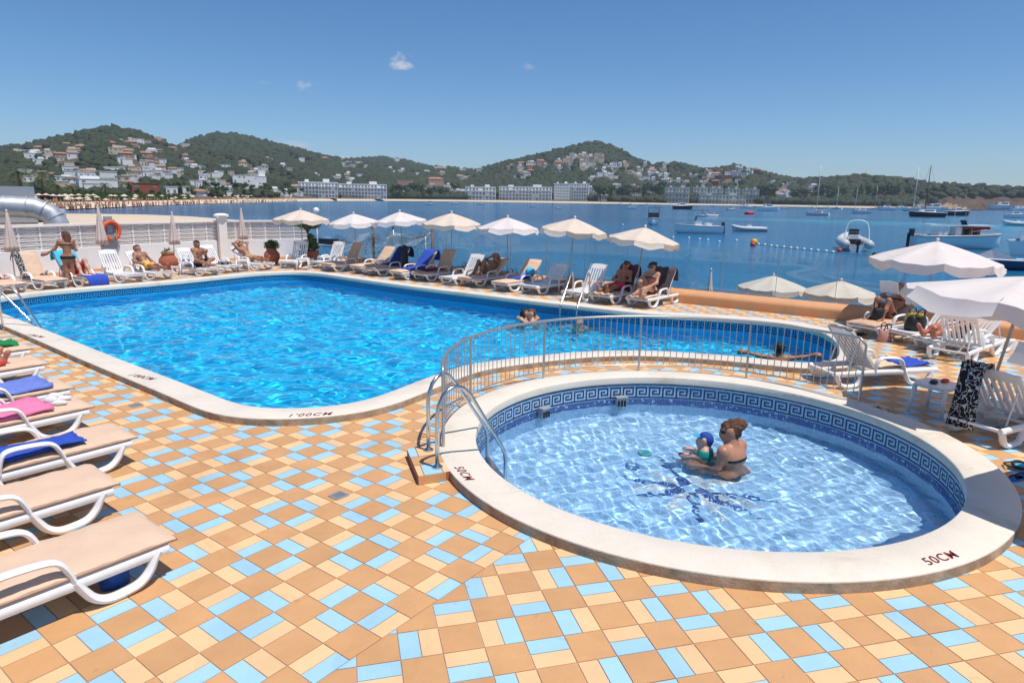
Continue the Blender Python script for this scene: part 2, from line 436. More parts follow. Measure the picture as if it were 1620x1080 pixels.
def sea_material(name):
    m = bpy.data.materials.new(name); m.use_nodes = True; n, l = m.node_tree.nodes, m.node_tree.links; p = n['Principled BSDF']
    tc = n.new('ShaderNodeTexCoord')
    mp = n.new('ShaderNodeMapping'); mp.inputs['Scale'].default_value = (.0022, .012, 1); mp.inputs['Rotation'].default_value = (0, 0, R(-14))
    l.new(tc.outputs['Object'], mp.inputs[0])
    nz = n.new('ShaderNodeTexNoise'); nz.inputs['Scale'].default_value = 1.0; nz.inputs['Detail'].default_value = 5; nz.inputs['Roughness'].default_value = .55
    l.new(mp.outputs[0], nz.inputs['Vector'])
    rp = n.new('ShaderNodeValToRGB'); l.new(nz.outputs['Fac'], rp.inputs[0]); e = rp.color_ramp.elements
    e[0].position, e[0].color = .36, (.008, .075, .19, 1)
    e[1].position, e[1].color = .68, (.009, .165, .33, 1)
    for pos, c in ((.46, (.012, .125, .28, 1)), (.54, (.012, .125, .28, 1)), (.61, (.009, .145, .30, 1))):
        q = e.new(pos); q.color = c
    # two pale sandbars under shallow water
    sx = n.new('ShaderNodeSeparateXYZ'); l.new(tc.outputs['Object'], sx.inputs[0])
    ln = n.new('ShaderNodeVectorMath'); ln.operation = 'LENGTH'; l.new(tc.outputs['Object'], ln.inputs[0]); last = rp.outputs[0]
    for r0, wd, x0, x1, amt in ((172, 26, 10, 75, .9), (128, 13, 55, 90, .75), (235, 22, 60, 160, .5)):
        a = n.new('ShaderNodeMath'); a.operation = 'SUBTRACT'; a.inputs[1].default_value = r0; l.new(ln.outputs['Value'], a.inputs[0])
        w = n.new('ShaderNodeMath'); w.operation = 'MULTIPLY_ADD'; w.inputs[1].default_value = 60; w.inputs[2].default_value = -30; l.new(nz.outputs['Fac'], w.inputs[0])
        b = n.new('ShaderNodeMath'); b.operation = 'ADD'; l.new(a.outputs[0], b.inputs[0]); l.new(w.outputs[0], b.inputs[1])
        c = n.new('ShaderNodeMath'); c.operation = 'ABSOLUTE'; l.new(b.outputs[0], c.inputs[0])
        d = n.new('ShaderNodeMapRange'); d.interpolation_type = 'SMOOTHSTEP'; d.inputs[1].default_value = wd; d.inputs[2].default_value = wd * .3; l.new(c.outputs[0], d.inputs[0])
        e2 = n.new('ShaderNodeMapRange'); e2.interpolation_type = 'SMOOTHSTEP'; e2.inputs[1].default_value = x0; e2.inputs[2].default_value = x1; e2.inputs[4].default_value = amt; l.new(sx.outputs[0], e2.inputs[0])
        f = n.new('ShaderNodeMath'); f.operation = 'MULTIPLY'; l.new(d.outputs[0], f.inputs[0]); l.new(e2.outputs[0], f.inputs[1])
        mx = n.new('ShaderNodeMix'); mx.data_type = 'RGBA'; mx.inputs[7].default_value = (.006, .27, .42, 1); l.new(f.outputs[0], mx.inputs[0]); l.new(last, mx.inputs[6]); last = mx.outputs[2]
    l.new(last, p.inputs['Base Color'])
    p.inputs['Roughness'].default_value = .12; p.inputs['IOR'].default_value = 1.33
    b1 = n.new('ShaderNodeTexNoise'); b1.inputs['Scale'].default_value = .9; b1.inputs['Detail'].default_value = 7; b1.inputs['Roughness'].default_value = .6
    mp2 = n.new('ShaderNodeMapping'); mp2.inputs['Scale'].default_value = (.7, 2.2, 1); mp2.inputs['Rotation'].default_value = (0, 0, R(8))
    l.new(tc.outputs['Object'], mp2.inputs[0]); l.new(mp2.outputs[0], b1.inputs['Vector'])
    bp = n.new('ShaderNodeBump'); bp.inputs['Strength'].default_value = .55; bp.inputs['Distance'].default_value = .25
    l.new(b1.outputs['Fac'], bp.inputs['Height']); l.new(bp.outputs[0], p.inputs['Normal'])
    M[name] = m
sea_material('sea')
# ================================================================ POOL OUTLINES
KC, KR, CW = (2.19, 7.31), 2.59, 0.42
SEA = -1.35
W_MAIN, W_KID = -0.27, -0.33
F_MAIN, F_KID = -1.30, -0.83
trace = [(-12.95, 16.3), (-12.76, 17.54), (-11.94, 18.74), (-10.45, 20.52), (-9.59, 21.91), (-8.87, 22.98), (-7.9, 23.55), (-6.94, 23.3), (-5.29, 21.95), (-3.06, 20.13),
         (-1.2, 18.8), (.49, 17.58), (1.67, 16.84), (2.74, 16.1), (3.53, 15.72), (4.64, 15.48), (5.86, 15.02), (6.41, 14.45), (6.57, 13.74), (6.38, 12.76), (6.05, 11.95), (5.6, 11.2), (5.05, 10.98),
         (4.44, 11.22), (3.62, 11.54), (2.48, 11.77), (1.4, 11.64), (.64, 11.33), (-.56, 10.65), (-.98, 10.17), (-1.3, 9.62), (-1.55, 9.15), (-1.9, 8.52), (-2.22, 8.24), (-2.73, 8.08), (-3.18, 8.07),
         (-3.5, 8.19), (-3.98, 8.57), (-4.58, 9.06), (-6.61, 10.68), (-9.26, 12.84), (-11.34, 14.51), (-12.4, 15.4)]
def smooth_loop(P, step):
    P = np.array(P, float); n = len(P); out = []
    for i in range(n):
        a, b, c, d = P[i - 1], P[i], P[(i + 1) % n], P[(i + 2) % n]
        k = max(2, int(np.hypot(*(c - b)) / .05))
        for t in np.arange(k) / k:
            out.append(.5 * ((2 * b) + (c - a) * t + (2 * a - 5 * b + 4 * c - d) * t * t + (-a + 3 * b - 3 * c + d) * t ** 3))
    Q = np.array(out)
    for _ in range(60): Q = .5 * Q + .25 * (np.roll(Q, 1, 0) + np.roll(Q, -1, 0))
    s = np.r_[0, np.cumsum(np.hypot(*(np.roll(Q, -1, 0) - Q).T))]; m = int(s[-1] / step)
    u = np.arange(m) * s[-1] / m; Q = np.vstack([Q, Q[:1]])
    Q = np.stack([np.interp(u, s, Q[:, 0]), np.interp(u, s, Q[:, 1])], 1)
    area = .5 * np.sum(Q[:, 0] * np.roll(Q[:, 1], -1) - Q[:, 1] * np.roll(Q[:, 0], -1))
    return Q if area > 0 else Q[::-1].copy()
def normals(Q):
    t = np.roll(Q, -1, 0) - np.roll(Q, 1, 0); t /= np.hypot(*t.T)[:, None]
    return np.stack([t[:, 1], -t[:, 0]], 1)
MAIN = smooth_loop(trace, .16); MN = normals(MAIN)
ang = np.arange(128) * 2 * pi / 128
KID = np.stack([KC[0] + KR * np.cos(ang), KC[1] + KR * np.sin(ang)], 1); KN = normals(KID)
def off(Q, N, d): return Q + N * d
def inside(poly, x, y):
    x, y = np.asarray(x, float), np.asarray(y, float); r = np.zeros(x.shape, bool)
    xi, yi = poly[:, 0], poly[:, 1]; xj, yj = np.roll(xi, 1), np.roll(yi, 1)
    for a, b, c, d in zip(xi, yi, xj, yj):
        if b == d: continue
        r ^= ((b > y) != (d > y)) & (x < (c - a) * (y - b) / (d - b) + a)
    return r
def set_uv(me, uvs):
    lay = me.uv_layers.new(name="uv"); idx = np.zeros(len(me.loops), np.int32); me.loops.foreach_get("vertex_index", idx)
    lay.data.foreach_set("uv", np.asarray(uvs, np.float32)[idx].ravel())
def ring(Q, N, prof):
    """sweep the profile (distance outward, z) round the loop"""
    n, m = len(Q), len(prof); v = []
    for d, z in prof:
        P = off(Q, N, d); v.append(np.c_[P, np.full(n, z)])
    v = np.vstack(v); f = []
    i = np.arange(n); j = (i + 1) % n
    for k in range(m - 1): f.append(np.stack([k * n + i, k * n + j, (k + 1) * n + j, (k + 1) * n + i], 1))
    return v, np.vstack(f)
def build_pool(name, label, Q, N, zfloor, zw, fm, wm, waterm, cell, waves, ripple_label):
    root = thing(name, (0, 0, 0), 0, label, 'pool')
    v, f = ring(Q, N, [(0.02, -.02), (0, .0), (0, .086), (.004, .094), (.014, .1), (CW - .012, .1), (CW - .003, .096), (CW, .086), (CW, -.02)])
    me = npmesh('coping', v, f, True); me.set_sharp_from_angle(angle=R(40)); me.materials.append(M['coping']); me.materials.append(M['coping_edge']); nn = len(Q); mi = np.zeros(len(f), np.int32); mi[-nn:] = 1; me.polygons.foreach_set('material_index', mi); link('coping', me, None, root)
    # wall
    n = len(Q); s = np.r_[0, np.cumsum(np.hypot(*(np.roll(Q, -1, 0) - Q).T))]
    Qc = np.vstack([Q, Q[:1]]); Nc = np.vstack([N, N[:1]]); P = off(Qc, Nc, .02)
    v = np.vstack([np.c_[P, np.full(n + 1, .01)], np.c_[P, np.full(n + 1, zfloor)]]); i = np.arange(n)
    me = npmesh('pool_wall', v, np.stack([i, n + 1 + i, n + 2 + i, i + 1], 1)); set_uv(me, np.c_[np.r_[s, s], v[:, 2]])
    w = link('pool_wall', me, wm, root); w.cycles.is_caustics_receiver = True
    # floor
    c = Q.mean(0); lo, hi = Q.min(0) - .3, Q.max(0) + .3
    xs, ys = np.arange(lo[0], hi[0], .2), np.arange(lo[1], hi[1], .2)
    X, Y = np.meshgrid(xs, ys); idx = np.arange(X.size).reshape(X.shape)
    q = np.stack([idx[:-1, :-1], idx[:-1, 1:], idx[1:, 1:], idx[1:, :-1]], -1).reshape(-1, 4)
    cx, cy = X.ravel()[q].mean(1), Y.ravel()[q].mean(1); q = q[inside(off(Q, N, .18), cx, cy)]
    v = np.c_[X.ravel(), Y.ravel(), np.full(X.size, zfloor)]; use = np.unique(q); mp = np.zeros(len(v), int); mp[use] = np.arange(len(use))
    me = npmesh('pool_floor', v[use], mp[q]); set_uv(me, v[use][:, :2]); fl = link('pool_floor', me, fm, root); fl.cycles.is_caustics_receiver = True
    # the water surface with its real ripples
    xs, ys = np.arange(lo[0], hi[0], cell), np.arange(lo[1], hi[1], cell)
    X, Y = np.meshgrid(xs, ys); Z = np.full(X.shape, zw)
    for kx, ky, ph, A in waves: Z += A * np.sin(kx * X + ky * Y + ph)
    idx = np.arange(X.size).reshape(X.shape)
    q = np.stack([idx[:-1, :-1], idx[:-1, 1:], idx[1:, 1:], idx[1:, :-1]], -1).reshape(-1, 4)
    cx, cy = X.ravel()[q].mean(1), Y.ravel()[q].mean(1); q = q[inside(off(Q, N, .08), cx, cy)]
    v = np.c_[X.ravel(), Y.ravel(), Z.ravel()]; use = np.unique(q); mp = np.zeros(len(v), int); mp[use] = np.arange(len(use))
    wo = link('water', npmesh('water', v[use], mp[q], True), waterm); tag(wo, ripple_label, kind='structure'); wo.cycles.is_caustics_caster = True
    return root
def make_waves(n, l0, l1, steep, seed, bias=None):
    g = np.random.default_rng(seed); out = []
    for _ in range(n):
        lam = math.exp(g.uniform(math.log(l0), math.log(l1))); a = g.uniform(0, 2 * pi) if bias is None else g.normal(bias, .75)
        k = 2 * pi / lam; out.append((k * cos(a), k * sin(a), g.uniform(0, 6.28), steep / k / math.sqrt(n / 2)))
    return out
main_pool = build_pool('main_pool', 'large free-form blue swimming pool with cream coping and Greek-key border', MAIN, MN, F_MAIN, W_MAIN, 'mosaic_main', 'mosaic_main_wall', 'water_main', .033,
                       make_waves(30, .2, 1.2, .12, 3) + make_waves(16, .15, .6, .085, 5, 1.75), 'rippling bright blue water of the large pool')
kid_pool = build_pool('paddling_pool', 'round shallow paddling pool with cream coping in the foreground', KID, KN, F_KID, W_KID, 'mosaic_kid', 'mosaic_kid_wall', 'water_kid', .022,
                      make_waves(30, .11, .55, .10, 11), 'pale blue shallow water of the round paddling pool')

# Greek-key frieze: dark glass tesserae set a little proud of the wall
KEY = ["#######.",
       "#.....#.",
       "#.###.#.",
       "#.#...#.",
       "#.#####.",
       "#.......",
       "########"]
def frieze(root, Q, N, z1, cell, name, extra_rows=0, flip=False):
    n = len(Q); Qc = np.vstack([Q, Q[:1]]); s = np.r_[0, np.cumsum(np.hypot(*(np.roll(Q, -1, 0) - Q).T))]; L = s[-1]
    w = len(KEY[0]); motifs = int(L / (w * cell)); c = L / (motifs * w)
    P = off(Qc, np.vstack([N, N[:1]]), .017); V, F = [], []
    def pt(u): return np.interp(u, s, P[:, 0]), np.interp(u, s, P[:, 1])
    cols = []
    for j in range(motifs):
        for i in range(w): cols.append((j * w + i, [r for r in range(len(KEY)) if KEY[r][i if flip else w - 1 - i] == '#']))
    for ci, rows in cols:
        a, b = pt((ci + .06) * c), pt((ci + .94) * c)
        for r in rows + ([-2] if extra_rows else []):
            z = z1 - r * cell; k = len(V)
            V += [(a[0], a[1], z - cell * .06), (b[0], b[1], z - cell * .06), (b[0], b[1], z - cell * .94), (a[0], a[1], z - cell * .94)]; F.append((k, k + 1, k + 2, k + 3))
    o = link(name, npmesh(name, V, F), 'mosaic_dark', root); o["kind"] = 'stuff'
frieze(main_pool, MAIN, MN, -.005, .0265, 'key_border')
frieze(kid_pool, KID, KN, -.065, .0255, 'key_border', 1)
# a darker course of tesserae under the paddling pool frieze
def course(root, Q, N, z0, z1, cell, matname, prob, name):
    Qc = np.vstack([Q, Q[:1]]); s = np.r_[0, np.cumsum(np.hypot(*(np.roll(Q, -1, 0) - Q).T))]; P = off(Qc, np.vstack([N, N[:1]]), .017)
    n = int(s[-1] / cell); V, F = [], []
    for i in range(n):
        a = [np.interp((i + .08) * s[-1] / n, s, P[:, k]) for k in (0, 1)]; b = [np.interp((i + .92) * s[-1] / n, s, P[:, k]) for k in (0, 1)]
        for r in range(int((z1 - z0) / cell)):
            if random.random() > prob: continue
            z = z1 - r * cell; k = len(V)
            V += [(a[0], a[1], z - cell * .08), (b[0], b[1], z - cell * .08), (b[0], b[1], z - cell * .92), (a[0], a[1], z - cell * .92)]; F.append((k, k + 1, k + 2, k + 3))
    o = link(name, npmesh(name, V, F), matname, root); o["kind"] = 'stuff'
course(kid_pool, KID, KN, -.40, -.255, .024, 'mosaic_navy', .9, 'mosaic_course')
# star of dark and white tesserae on the paddling pool floor
sx, sy = at(1105, 765, W_KID)[:2]
sx, sy = sx + .0, sy + .34
arms = [(a, l, d) for a, l, d in ((100, .95, 0), (160, .9, 0), (200, .8, 0), (238, .75, 1), (262, .8, 0), (310, .9, 0), (340, 1.0, 0), (20, .85, 1), (60, .8, 1), (130, .7, 1), (180, .75, 1), (285, .8, 1), (325, .85, 1))]
for darkness, nm, mm in ((0, 'star_dark', 'mosaic_navy'), (1, 'star_light', 'mosaic_white')):
    V, F = [], []; cs = .036
    for i in range(-30, 31):
        for j in range(-30, 31):
            x, y = i * cs, j * cs; r = hypot(x, y); a = math.degrees(atan2(y, x)) % 360; hit = None
            for aa, l, d in arms:
                da = (a - aa + 180) % 360 - 180
                if r < l and r > .1 and abs(r * sin(R(da))) < (.085 if d else .055) * (1 - r / l) ** .6 + .012 and abs(da) < 80: hit = d; break
            if hit is None or hit != darkness or random.random() < .1: continue
            k = len(V); h = cs * .44
            V += [(sx + x - h, sy + y - h, F_KID + .004), (sx + x + h, sy + y - h, F_KID + .004), (sx + x + h, sy + y + h, F_KID + .004), (sx + x - h, sy + y + h, F_KID + .004)]; F.append((k, k + 1, k + 2, k + 3))
    o = link(nm, npmesh(nm, V, F), mm, kid_pool); o["kind"] = 'stuff'; o.cycles.is_caustics_receiver = True

# ================================================================ DECK
GP, GD, GN = Vector((5.29, 17.77, 0)), Vector((.8066, -.5911, 0)), Vector((.5911, .8066, 0))   # the glass line: point, direction, outward normal
LW = [Vector((-17.6, 16.0, 0)), Vector((-15.75, 21.3, 0)), Vector((-14.45, 24.4, 0)), Vector((-12.3, 28.1, 0)), Vector((-9.2, 30.0, 0))]     # foot of the white wall, left
def on_deck(x, y, slack=0.0):
    if (x - GP.x) * GN.x + (y - GP.y) * GN.y > .12 + slack: return False
    for a, b in zip(LW[:-1], LW[1:]):
        d = (b - a).normalized()
        if (x - a.x) * -d.y + (y - a.y) * d.x > .05 + slack: return False
    return True
MO, KO = off(MAIN, MN, CW), off(KID, KN, CW)
step = .25
xs, ys = np.arange(-18.5, 15, step), np.arange(-4, 31, step)
X, Y = np.meshgrid(xs, ys); idx = np.arange(X.size).reshape(X.shape)
q = np.stack([idx[:-1, :-1], idx[:-1, 1:], idx[1:, 1:], idx[1:, :-1]], -1).reshape(-1, 4)
cx, cy = X.ravel()[q].mean(1), Y.ravel()[q].mean(1)
keep = ~inside(off(MAIN, MN, .21), cx, cy) & ~inside(off(KID, KN, .21), cx, cy) & np.array([on_deck(a, b, .2) for a, b in zip(cx, cy)])
q = q[keep]; v = np.c_[X.ravel(), Y.ravel(), np.full(X.size, -.006)]; use = np.unique(q); mp = np.zeros(len(v), int); mp[use] = np.arange(len(use))
deck = tag(link('terrace_floor', npmesh('terrace_floor', v[use], mp[q]), 'grout'), 'tiled pool terrace in brown, cream and pale blue squares', kind='structure')

TS = .0949 * 2.75; GAP = .0035
O1, T1 = Vector((-.5741 * 2.75, 1.4507 * 2.75)), -.6397
O2, T2 = Vector((-.1434 * 2.75, 1.3085 * 2.75)), .2485
S0, S1 = at(607, 1007), at(840, 849)
sd = (S1 - S0).normalized(); sn = Vector((sd.y, -sd.x, 0))            # normal towards the lower right pattern
def clip(poly, px, py, nx, ny):
    out = []
    for i in range(len(poly)):
        a, b = poly[i - 1], poly[i]
        da, db = (a[0] - px) * nx + (a[1] - py) * ny, (b[0] - px) * nx + (b[1] - py) * ny
        if da >= 0: out.append(a)
        if (da >= 0) != (db >= 0):
            t = da / (da - db); out.append((a[0] + (b[0] - a[0]) * t, a[1] + (b[1] - a[1]) * t))
    return out
tiles = {'square_tile': [], 'cream_half_tile': [], 'blue_half_tile': []}
MATS = {'square_tile': 'tile_brown', 'cream_half_tile': 'tile_cream', 'blue_half_tile': 'tile_blue'}
def add_tile(kind, poly, side):
    full = True; d = [(p[0] - S0.x) * sn.x + (p[1] - S0.y) * sn.y for p in poly]
    if side < 0 and max(d) > -GAP:
        if min(d) > 0: return
        poly = clip(poly, S0.x - sn.x * GAP, S0.y - sn.y * GAP, -sn.x, -sn.y); full = False
    if side > 0 and min(d) < GAP:
        if max(d) < 0: return
        poly = clip(poly, S0.x + sn.x * GAP, S0.y + sn.y * GAP, sn.x, sn.y); full = False
    if len(poly) < 3: return
    cx, cy = sum(p[0] for p in poly) / len(poly), sum(p[1] for p in poly) / len(poly)
    tiles[kind].append((cx, cy, poly, full))
for (O, T, side) in ((O1, T1, -1), (O2, T2, 1)):
    a, b = Vector((cos(T), sin(T))) * TS, Vector((-sin(T), cos(T))) * TS
    if side > 0: b = -b
    for i in range(-130, 100):
        for j in range(-90, 140):
            p = O + a * i + b * j; c = p + (a + b) / 2
            if c.y < 1.5 or not on_deck(c.x, c.y, .1): continue
            dd = (c.x - S0.x) * sn.x + (c.y - S0.y) * sn.y
            if dd * side < -TS: continue
            u, w = pix((c.x, c.y, 0))
            if u < -90 or u > 1710 or w > 1150: continue
            g = GAP / TS
            def cell(u0, u1, v0, v1): return [tuple(p + a * s + b * t) for s, t in ((u0 + g, v0 + g), (u1 - g, v0 + g), (u1 - g, v1 - g), (u0 + g, v1 - g))]
            par = (i + j) % 2
            if (par == 0) == (side < 0): add_tile('square_tile', cell(0, 1, 0, 1), side); continue
            if side < 0:
                if i % 2: hi = (((i - 1) // 2 + j // 2) % 2 == 0); sp = 'b'
                else: hi = (((j - 1) // 2 + i // 2) % 2 == 0); sp = 'a'
            else:
                if i % 2 == 0: hi = ((i // 2 + j // 2) % 2 == 0); sp = 'b'
                else: hi = (((i - 1) // 2 + (j + 1) // 2) % 2 == 0); sp = 'a'
            lo_, hi_ = ('cream_half_tile', 'blue_half_tile') if hi else ('blue_half_tile', 'cream_half_tile')
            if sp == 'b': add_tile(lo_, cell(0, 1, 0, .5), side); add_tile(hi_, cell(0, 1, .5, 1), side)
            else: add_tile(lo_, cell(0, .5, 0, 1), side); add_tile(hi_, cell(.5, 1, 0, 1), side)
MOin, KOin = off(MAIN, MN, CW - .03), off(KID, KN, CW - .03)
def tile_mesh(poly, cx, cy):
    n = len(poly); me = bpy.data.meshes.new('tile')
    vs = [(p[0] - cx, p[1] - cy, 0) for p in poly] + [(p[0] - cx, p[1] - cy, -.0058) for p in poly]
    me.from_pydata(vs, [], [tuple(range(n))] + [(k, n + k, n + (k + 1) % n, (k + 1) % n) for k in range(n)]); return me
rest = {k: [] for k in tiles}
for kind, L in tiles.items():
    vis = []
    ap = np.array([p for t in L for p in t[2]]); own = np.repeat(np.arange(len(L)), [len(t[2]) for t in L]); drop = np.zeros(len(L), bool)
    for poly, every in ((MOin, True), (KOin, True), (MAIN, False), (KID, False)):
        c = np.bincount(own, inside(poly, ap[:, 0], ap[:, 1]), len(L)); drop |= (c == np.bincount(own)) if every else (c > 0)
    for ti, t in enumerate(L):
        if drop[ti]: continue
        u, w = pix((t[0], t[1], 0)); vis.append((hypot(t[0], t[1]) if -20 < u < 1640 and w < 1100 else 999, t))
    vis.sort(key=lambda x: x[0]); shared = {}
    for k, (d, t) in enumerate(vis):
        if k < 290 and d < 900:
            cx, cy, poly, full = t
            if full:
                key = (kind, round((poly[1][0] - poly[0][0]), 3), round((poly[1][1] - poly[0][1]), 3))
                if key not in shared: shared[key] = tile_mesh(poly, cx, cy); shared[key].materials.append(M[MATS[kind]])
                me = shared[key]
            else: me = tile_mesh(poly, cx, cy); me.materials.append(M[MATS[kind]])
            o = bpy.data.objects.new(kind, me); C.objects.link(o); o.parent = deck; o.location = (cx, cy, random.uniform(-.0006, .0006))
        else: rest[kind].append(t[2])
me = bpy.data.meshes.new('far_tiles'); V, F, MI = [], [], []
for mi, kind in enumerate(tiles):
    me.materials.append(M[MATS[kind]])
    for poly in rest[kind]:
        n = len(poly); k = len(V); V += [(p[0], p[1], 0) for p in poly]; F.append(tuple(range(k, k + n))); MI.append(mi)
me.from_pydata(V, [], F); me.polygons.foreach_set('material_index', MI)
o = link('far_tiles', me, None, deck); o["kind"] = 'stuff'

# floor drains
def drain(px, py, label):
    p = at(px, py); t = thing('floor_drain', (p.x, p.y, .001), T1, label, 'drain', 'floor drains in the terrace')
    mb = MB(); mb.box((0, 0, .002), (.13, .13, .004)); mb.build('drain_plate', 'black', t)
    for i in range(6):
        mb = MB(); mb.box((-.05 + i * .02, 0, .006), (.009, .12, .005)); mb.build('drain_bar', 'galvanised', t)
    mb = MB()
    for s in (-1, 1): mb.box((0, s * .064, .006), (.136, .012, .006)); mb.box((s * .064, 0, .006), (.012, .116, .006))
    mb.build('drain_frame', 'galvanised', t)
drain(536, 784, 'square metal floor drain between the two pools in the foreground')
drain(215, 641, 'square metal floor drain near the pink towel lounger')

# depth marks stencilled on the coping
def text(txt, p, rz, h, parent, name='depth_mark', sx=1.0):
    cu = bpy.data.curves.new('t', 'FONT'); cu.body = txt; cu.size = h; cu.align_x = 'CENTER'; cu.align_y = 'CENTER'; cu.shear = .25; cu.space_character = 1.15; cu.offset = .001
    tmp = bpy.data.objects.new('t', cu); C.objects.link(tmp)
    dg = bpy.context.evaluated_depsgraph_get(); dg.update(); me = bpy.data.meshes.new_from_object(tmp.evaluated_get(dg)); bpy.data.objects.remove(tmp)
    me.materials.clear(); o = link(name, me, 'paint_red', parent); o.location = (p.x, p.y, .1035); o.rotation_euler = (0, 0, rz); o.scale = (sx, 1, 1)
    return o
def kid_mark(px, py):
    p = at(px, py, .1); a = atan2(p.y - KC[1], p.x - KC[0]); text('50CM', p, a + pi / 2, .13, kid_pool)
kid_mark(1487, 883); kid_mark(733, 748); kid_mark(1404, 649)
p, q2 = at(458, 657, .1), at(520, 654, .1); text("1'00CM", at(489, 656, .1), atan2(q2.y - p.y, q2.x - p.x), .15, main_pool)
p, q2 = at(208, 594, .1), at(238, 600, .1); text("1'00CM", at(223, 596, .1), atan2(q2.y - p.y, q2.x - p.x), .15, main_pool)
p, q2 = at(46, 529, .1), at(62, 532, .1); text("1'20CM", at(54, 531, .1), atan2(q2.y - p.y, q2.x - p.x), .15, main_pool)

# step beside the paddling pool, faced with tiles
st = thing('tiled_step', (0, 0, 0), 0, 'low tiled step under the ladder of the paddling pool', 'step')
A, B, Cc, D = at(643.7, 709, .1), at(662, 752, .1), at(711, 747, .1), at(700, 700, .1)
quad = [(A.x, A.y), (B.x, B.y), (Cc.x + .12, Cc.y + .1), (D.x + .1, D.y)]
mb = MB(); mb.prism(quad, -.002, .09); mb.build('step_core', 'terracotta', st)
def lerp(p, q, t): return (p[0] + (q[0] - p[0]) * t, p[1] + (q[1] - p[1]) * t)
def sub(u0, u1, v0, v1):
    f = lambda u, w: lerp(lerp(quad[0], quad[3], u), lerp(quad[1], quad[2], u), w)
    return [f(u0, v0), f(u0, v1), f(u1, v1), f(u1, v0)]
for u0, u1, v0, v1, mm in ((0, .17, 0, .33, 'tile_blue'), (.19, 1, 0, .33, 'tile_cream'), (0, 1, .35, .64, 'tile_brown'), (0, .12, .66, 1, 'tile_cream'), (.14, .55, .66, 1, 'tile_blue'), (.57, 1, .66, 1, 'tile_cream')):
    mb = MB(); mb.prism(sub(u0, u1, v0, v1), .0905, .096); mb.build('step_tile', mm, st)
e = (Vector((quad[2][0] - quad[1][0], quad[2][1] - quad[1][1], 0))); nrm = Vector((e.y, -e.x, 0)).normalized() * .006
mb = MB(); mb.prism([quad[1], (quad[1][0] + nrm.x, quad[1][1] + nrm.y), (quad[1][0] + nrm.x + e.x * .62, quad[1][1] + nrm.y + e.y * .62), (quad[1][0] + e.x * .62, quad[1][1] + e.y * .62)], .004, .09); mb.build('riser_tile', 'tile_brown', st)

# ================================================================ RAILS AND LADDERS
def hoops(label, bases, ends, zfoot, zend, parent_name='pool_ladder', treads=2, h=.80):
    t = thing(parent_name, tuple(bases[0]), 0, label, 'ladder'); o0 = Vector(bases[0]); tips = []
    for b, e in zip(bases, ends):
        b, e = Vector(b), Vector(e); d = (e - b); L = Vector((d.x, d.y, 0)).length; d = Vector((d.x, d.y, 0)).normalized()
        prof = [(0, zfoot), (0, zfoot + h - .25), (.02, zfoot + h - .16), (.07, zfoot + h - .07), (.15, zfoot + h - .01), (.24, zfoot + h + .005), (.33, zfoot + h - .03), (.42, zfoot + h - .12), (L - .05, .10), (L - .01, .02), (L, -.06), (L, zend)]
        pts = [(b - o0) + d * s + Vector((0, 0, z - b.z)) for s, z in prof]
        # round the corner where the rail enters the water
        MB().tube(pts, .021, 10).build('hand_rail', 'steel', t, True)
        mb = MB(); mb.lathe([(.0, 0), (.055, 0), (.055, .012), (.026, .03), (.0, .03)], (b.x - o0.x, b.y - o0.y, zfoot - b.z + .001), 14); mb.build('flange', 'steel', t, True, 40)
        tips.append((b - o0) + d * L)
    for k in range(treads):
        z = W_MAIN - .05 - k * .26
        MB().tube([tips[0] + Vector((0, 0, z - o0.z)), tips[1] + Vector((0, 0, z - o0.z))], .04, 8, rb=.012).build('tread', 'steel', t)
hoops('chrome handrail ladder on the left side of the paddling pool', [at(678, 712, .097), at(692, 739, .097)], [at(771, 672, .1), at(800, 706, .1)], .097, -.75, treads=1)
hoops('chrome ladder at the left end of the large pool', [at(-18, 507, .0), at(5.5, 522, .0)], [at(50, 507, .1), at(67, 516, .1)], 0, -1.0, h=.86)
hoops('chrome ladder on the far side of the large pool in front of white lounger', [at(906, 476, 0), at(931.5, 478.5, 0)], [at(886.5, 482, .1), at(912.5, 487, .1)], 0, -1.0, h=.82)

fence = thing('curved_fence', (KC[0], KC[1], .1), 0, 'curved grey metal railing around the back of the paddling pool', 'railing')
FR = 2.96; A0, A1, NP = R(29), R(189.3), 5
arc = [A0 + (A1 - A0) * k / 80 for k in range(81)]
top = [(FR * cos(A0), FR * sin(A0), .80)] + [(FR * cos(a), FR * sin(a), .88) for a in arc[1:-1]] + [(FR * cos(A1), FR * sin(A1), .80)]
MB().tube(top, .019, 8).build('top_rail', 'rail_paint', fence, True)
MB().tube([(FR * cos(a), FR * sin(a), .10) for a in arc], .011, 8).build('bottom_rail', 'rail_paint', fence, True)
pm = MB().tube([(0, 0, 0), (0, 0, .875)], .018, 8).mesh('post', True, 40)
bm_ = MB().tube([(0, 0, .10), (0, 0, .875)], .0065, 6).mesh('baluster', True, 40)
endp = MB().tube([(0, 0, 0), (0, 0, .80)], .018, 8).mesh('post', True, 40)
for k in range(NP + 1):
    a = A0 + (A1 - A0) * k / NP
    o = link('post', endp if k in (0, NP) else pm, 'rail_paint', fence); o.location = (FR * cos(a), FR * sin(a), 0)
    if k < NP:
        for b in range(1, 17):
            a2 = a + (A1 - A0) / NP * b / 17; o = link('baluster', bm_, 'rail_paint', fence); o.location = (FR * cos(a2), FR * sin(a2), 0)

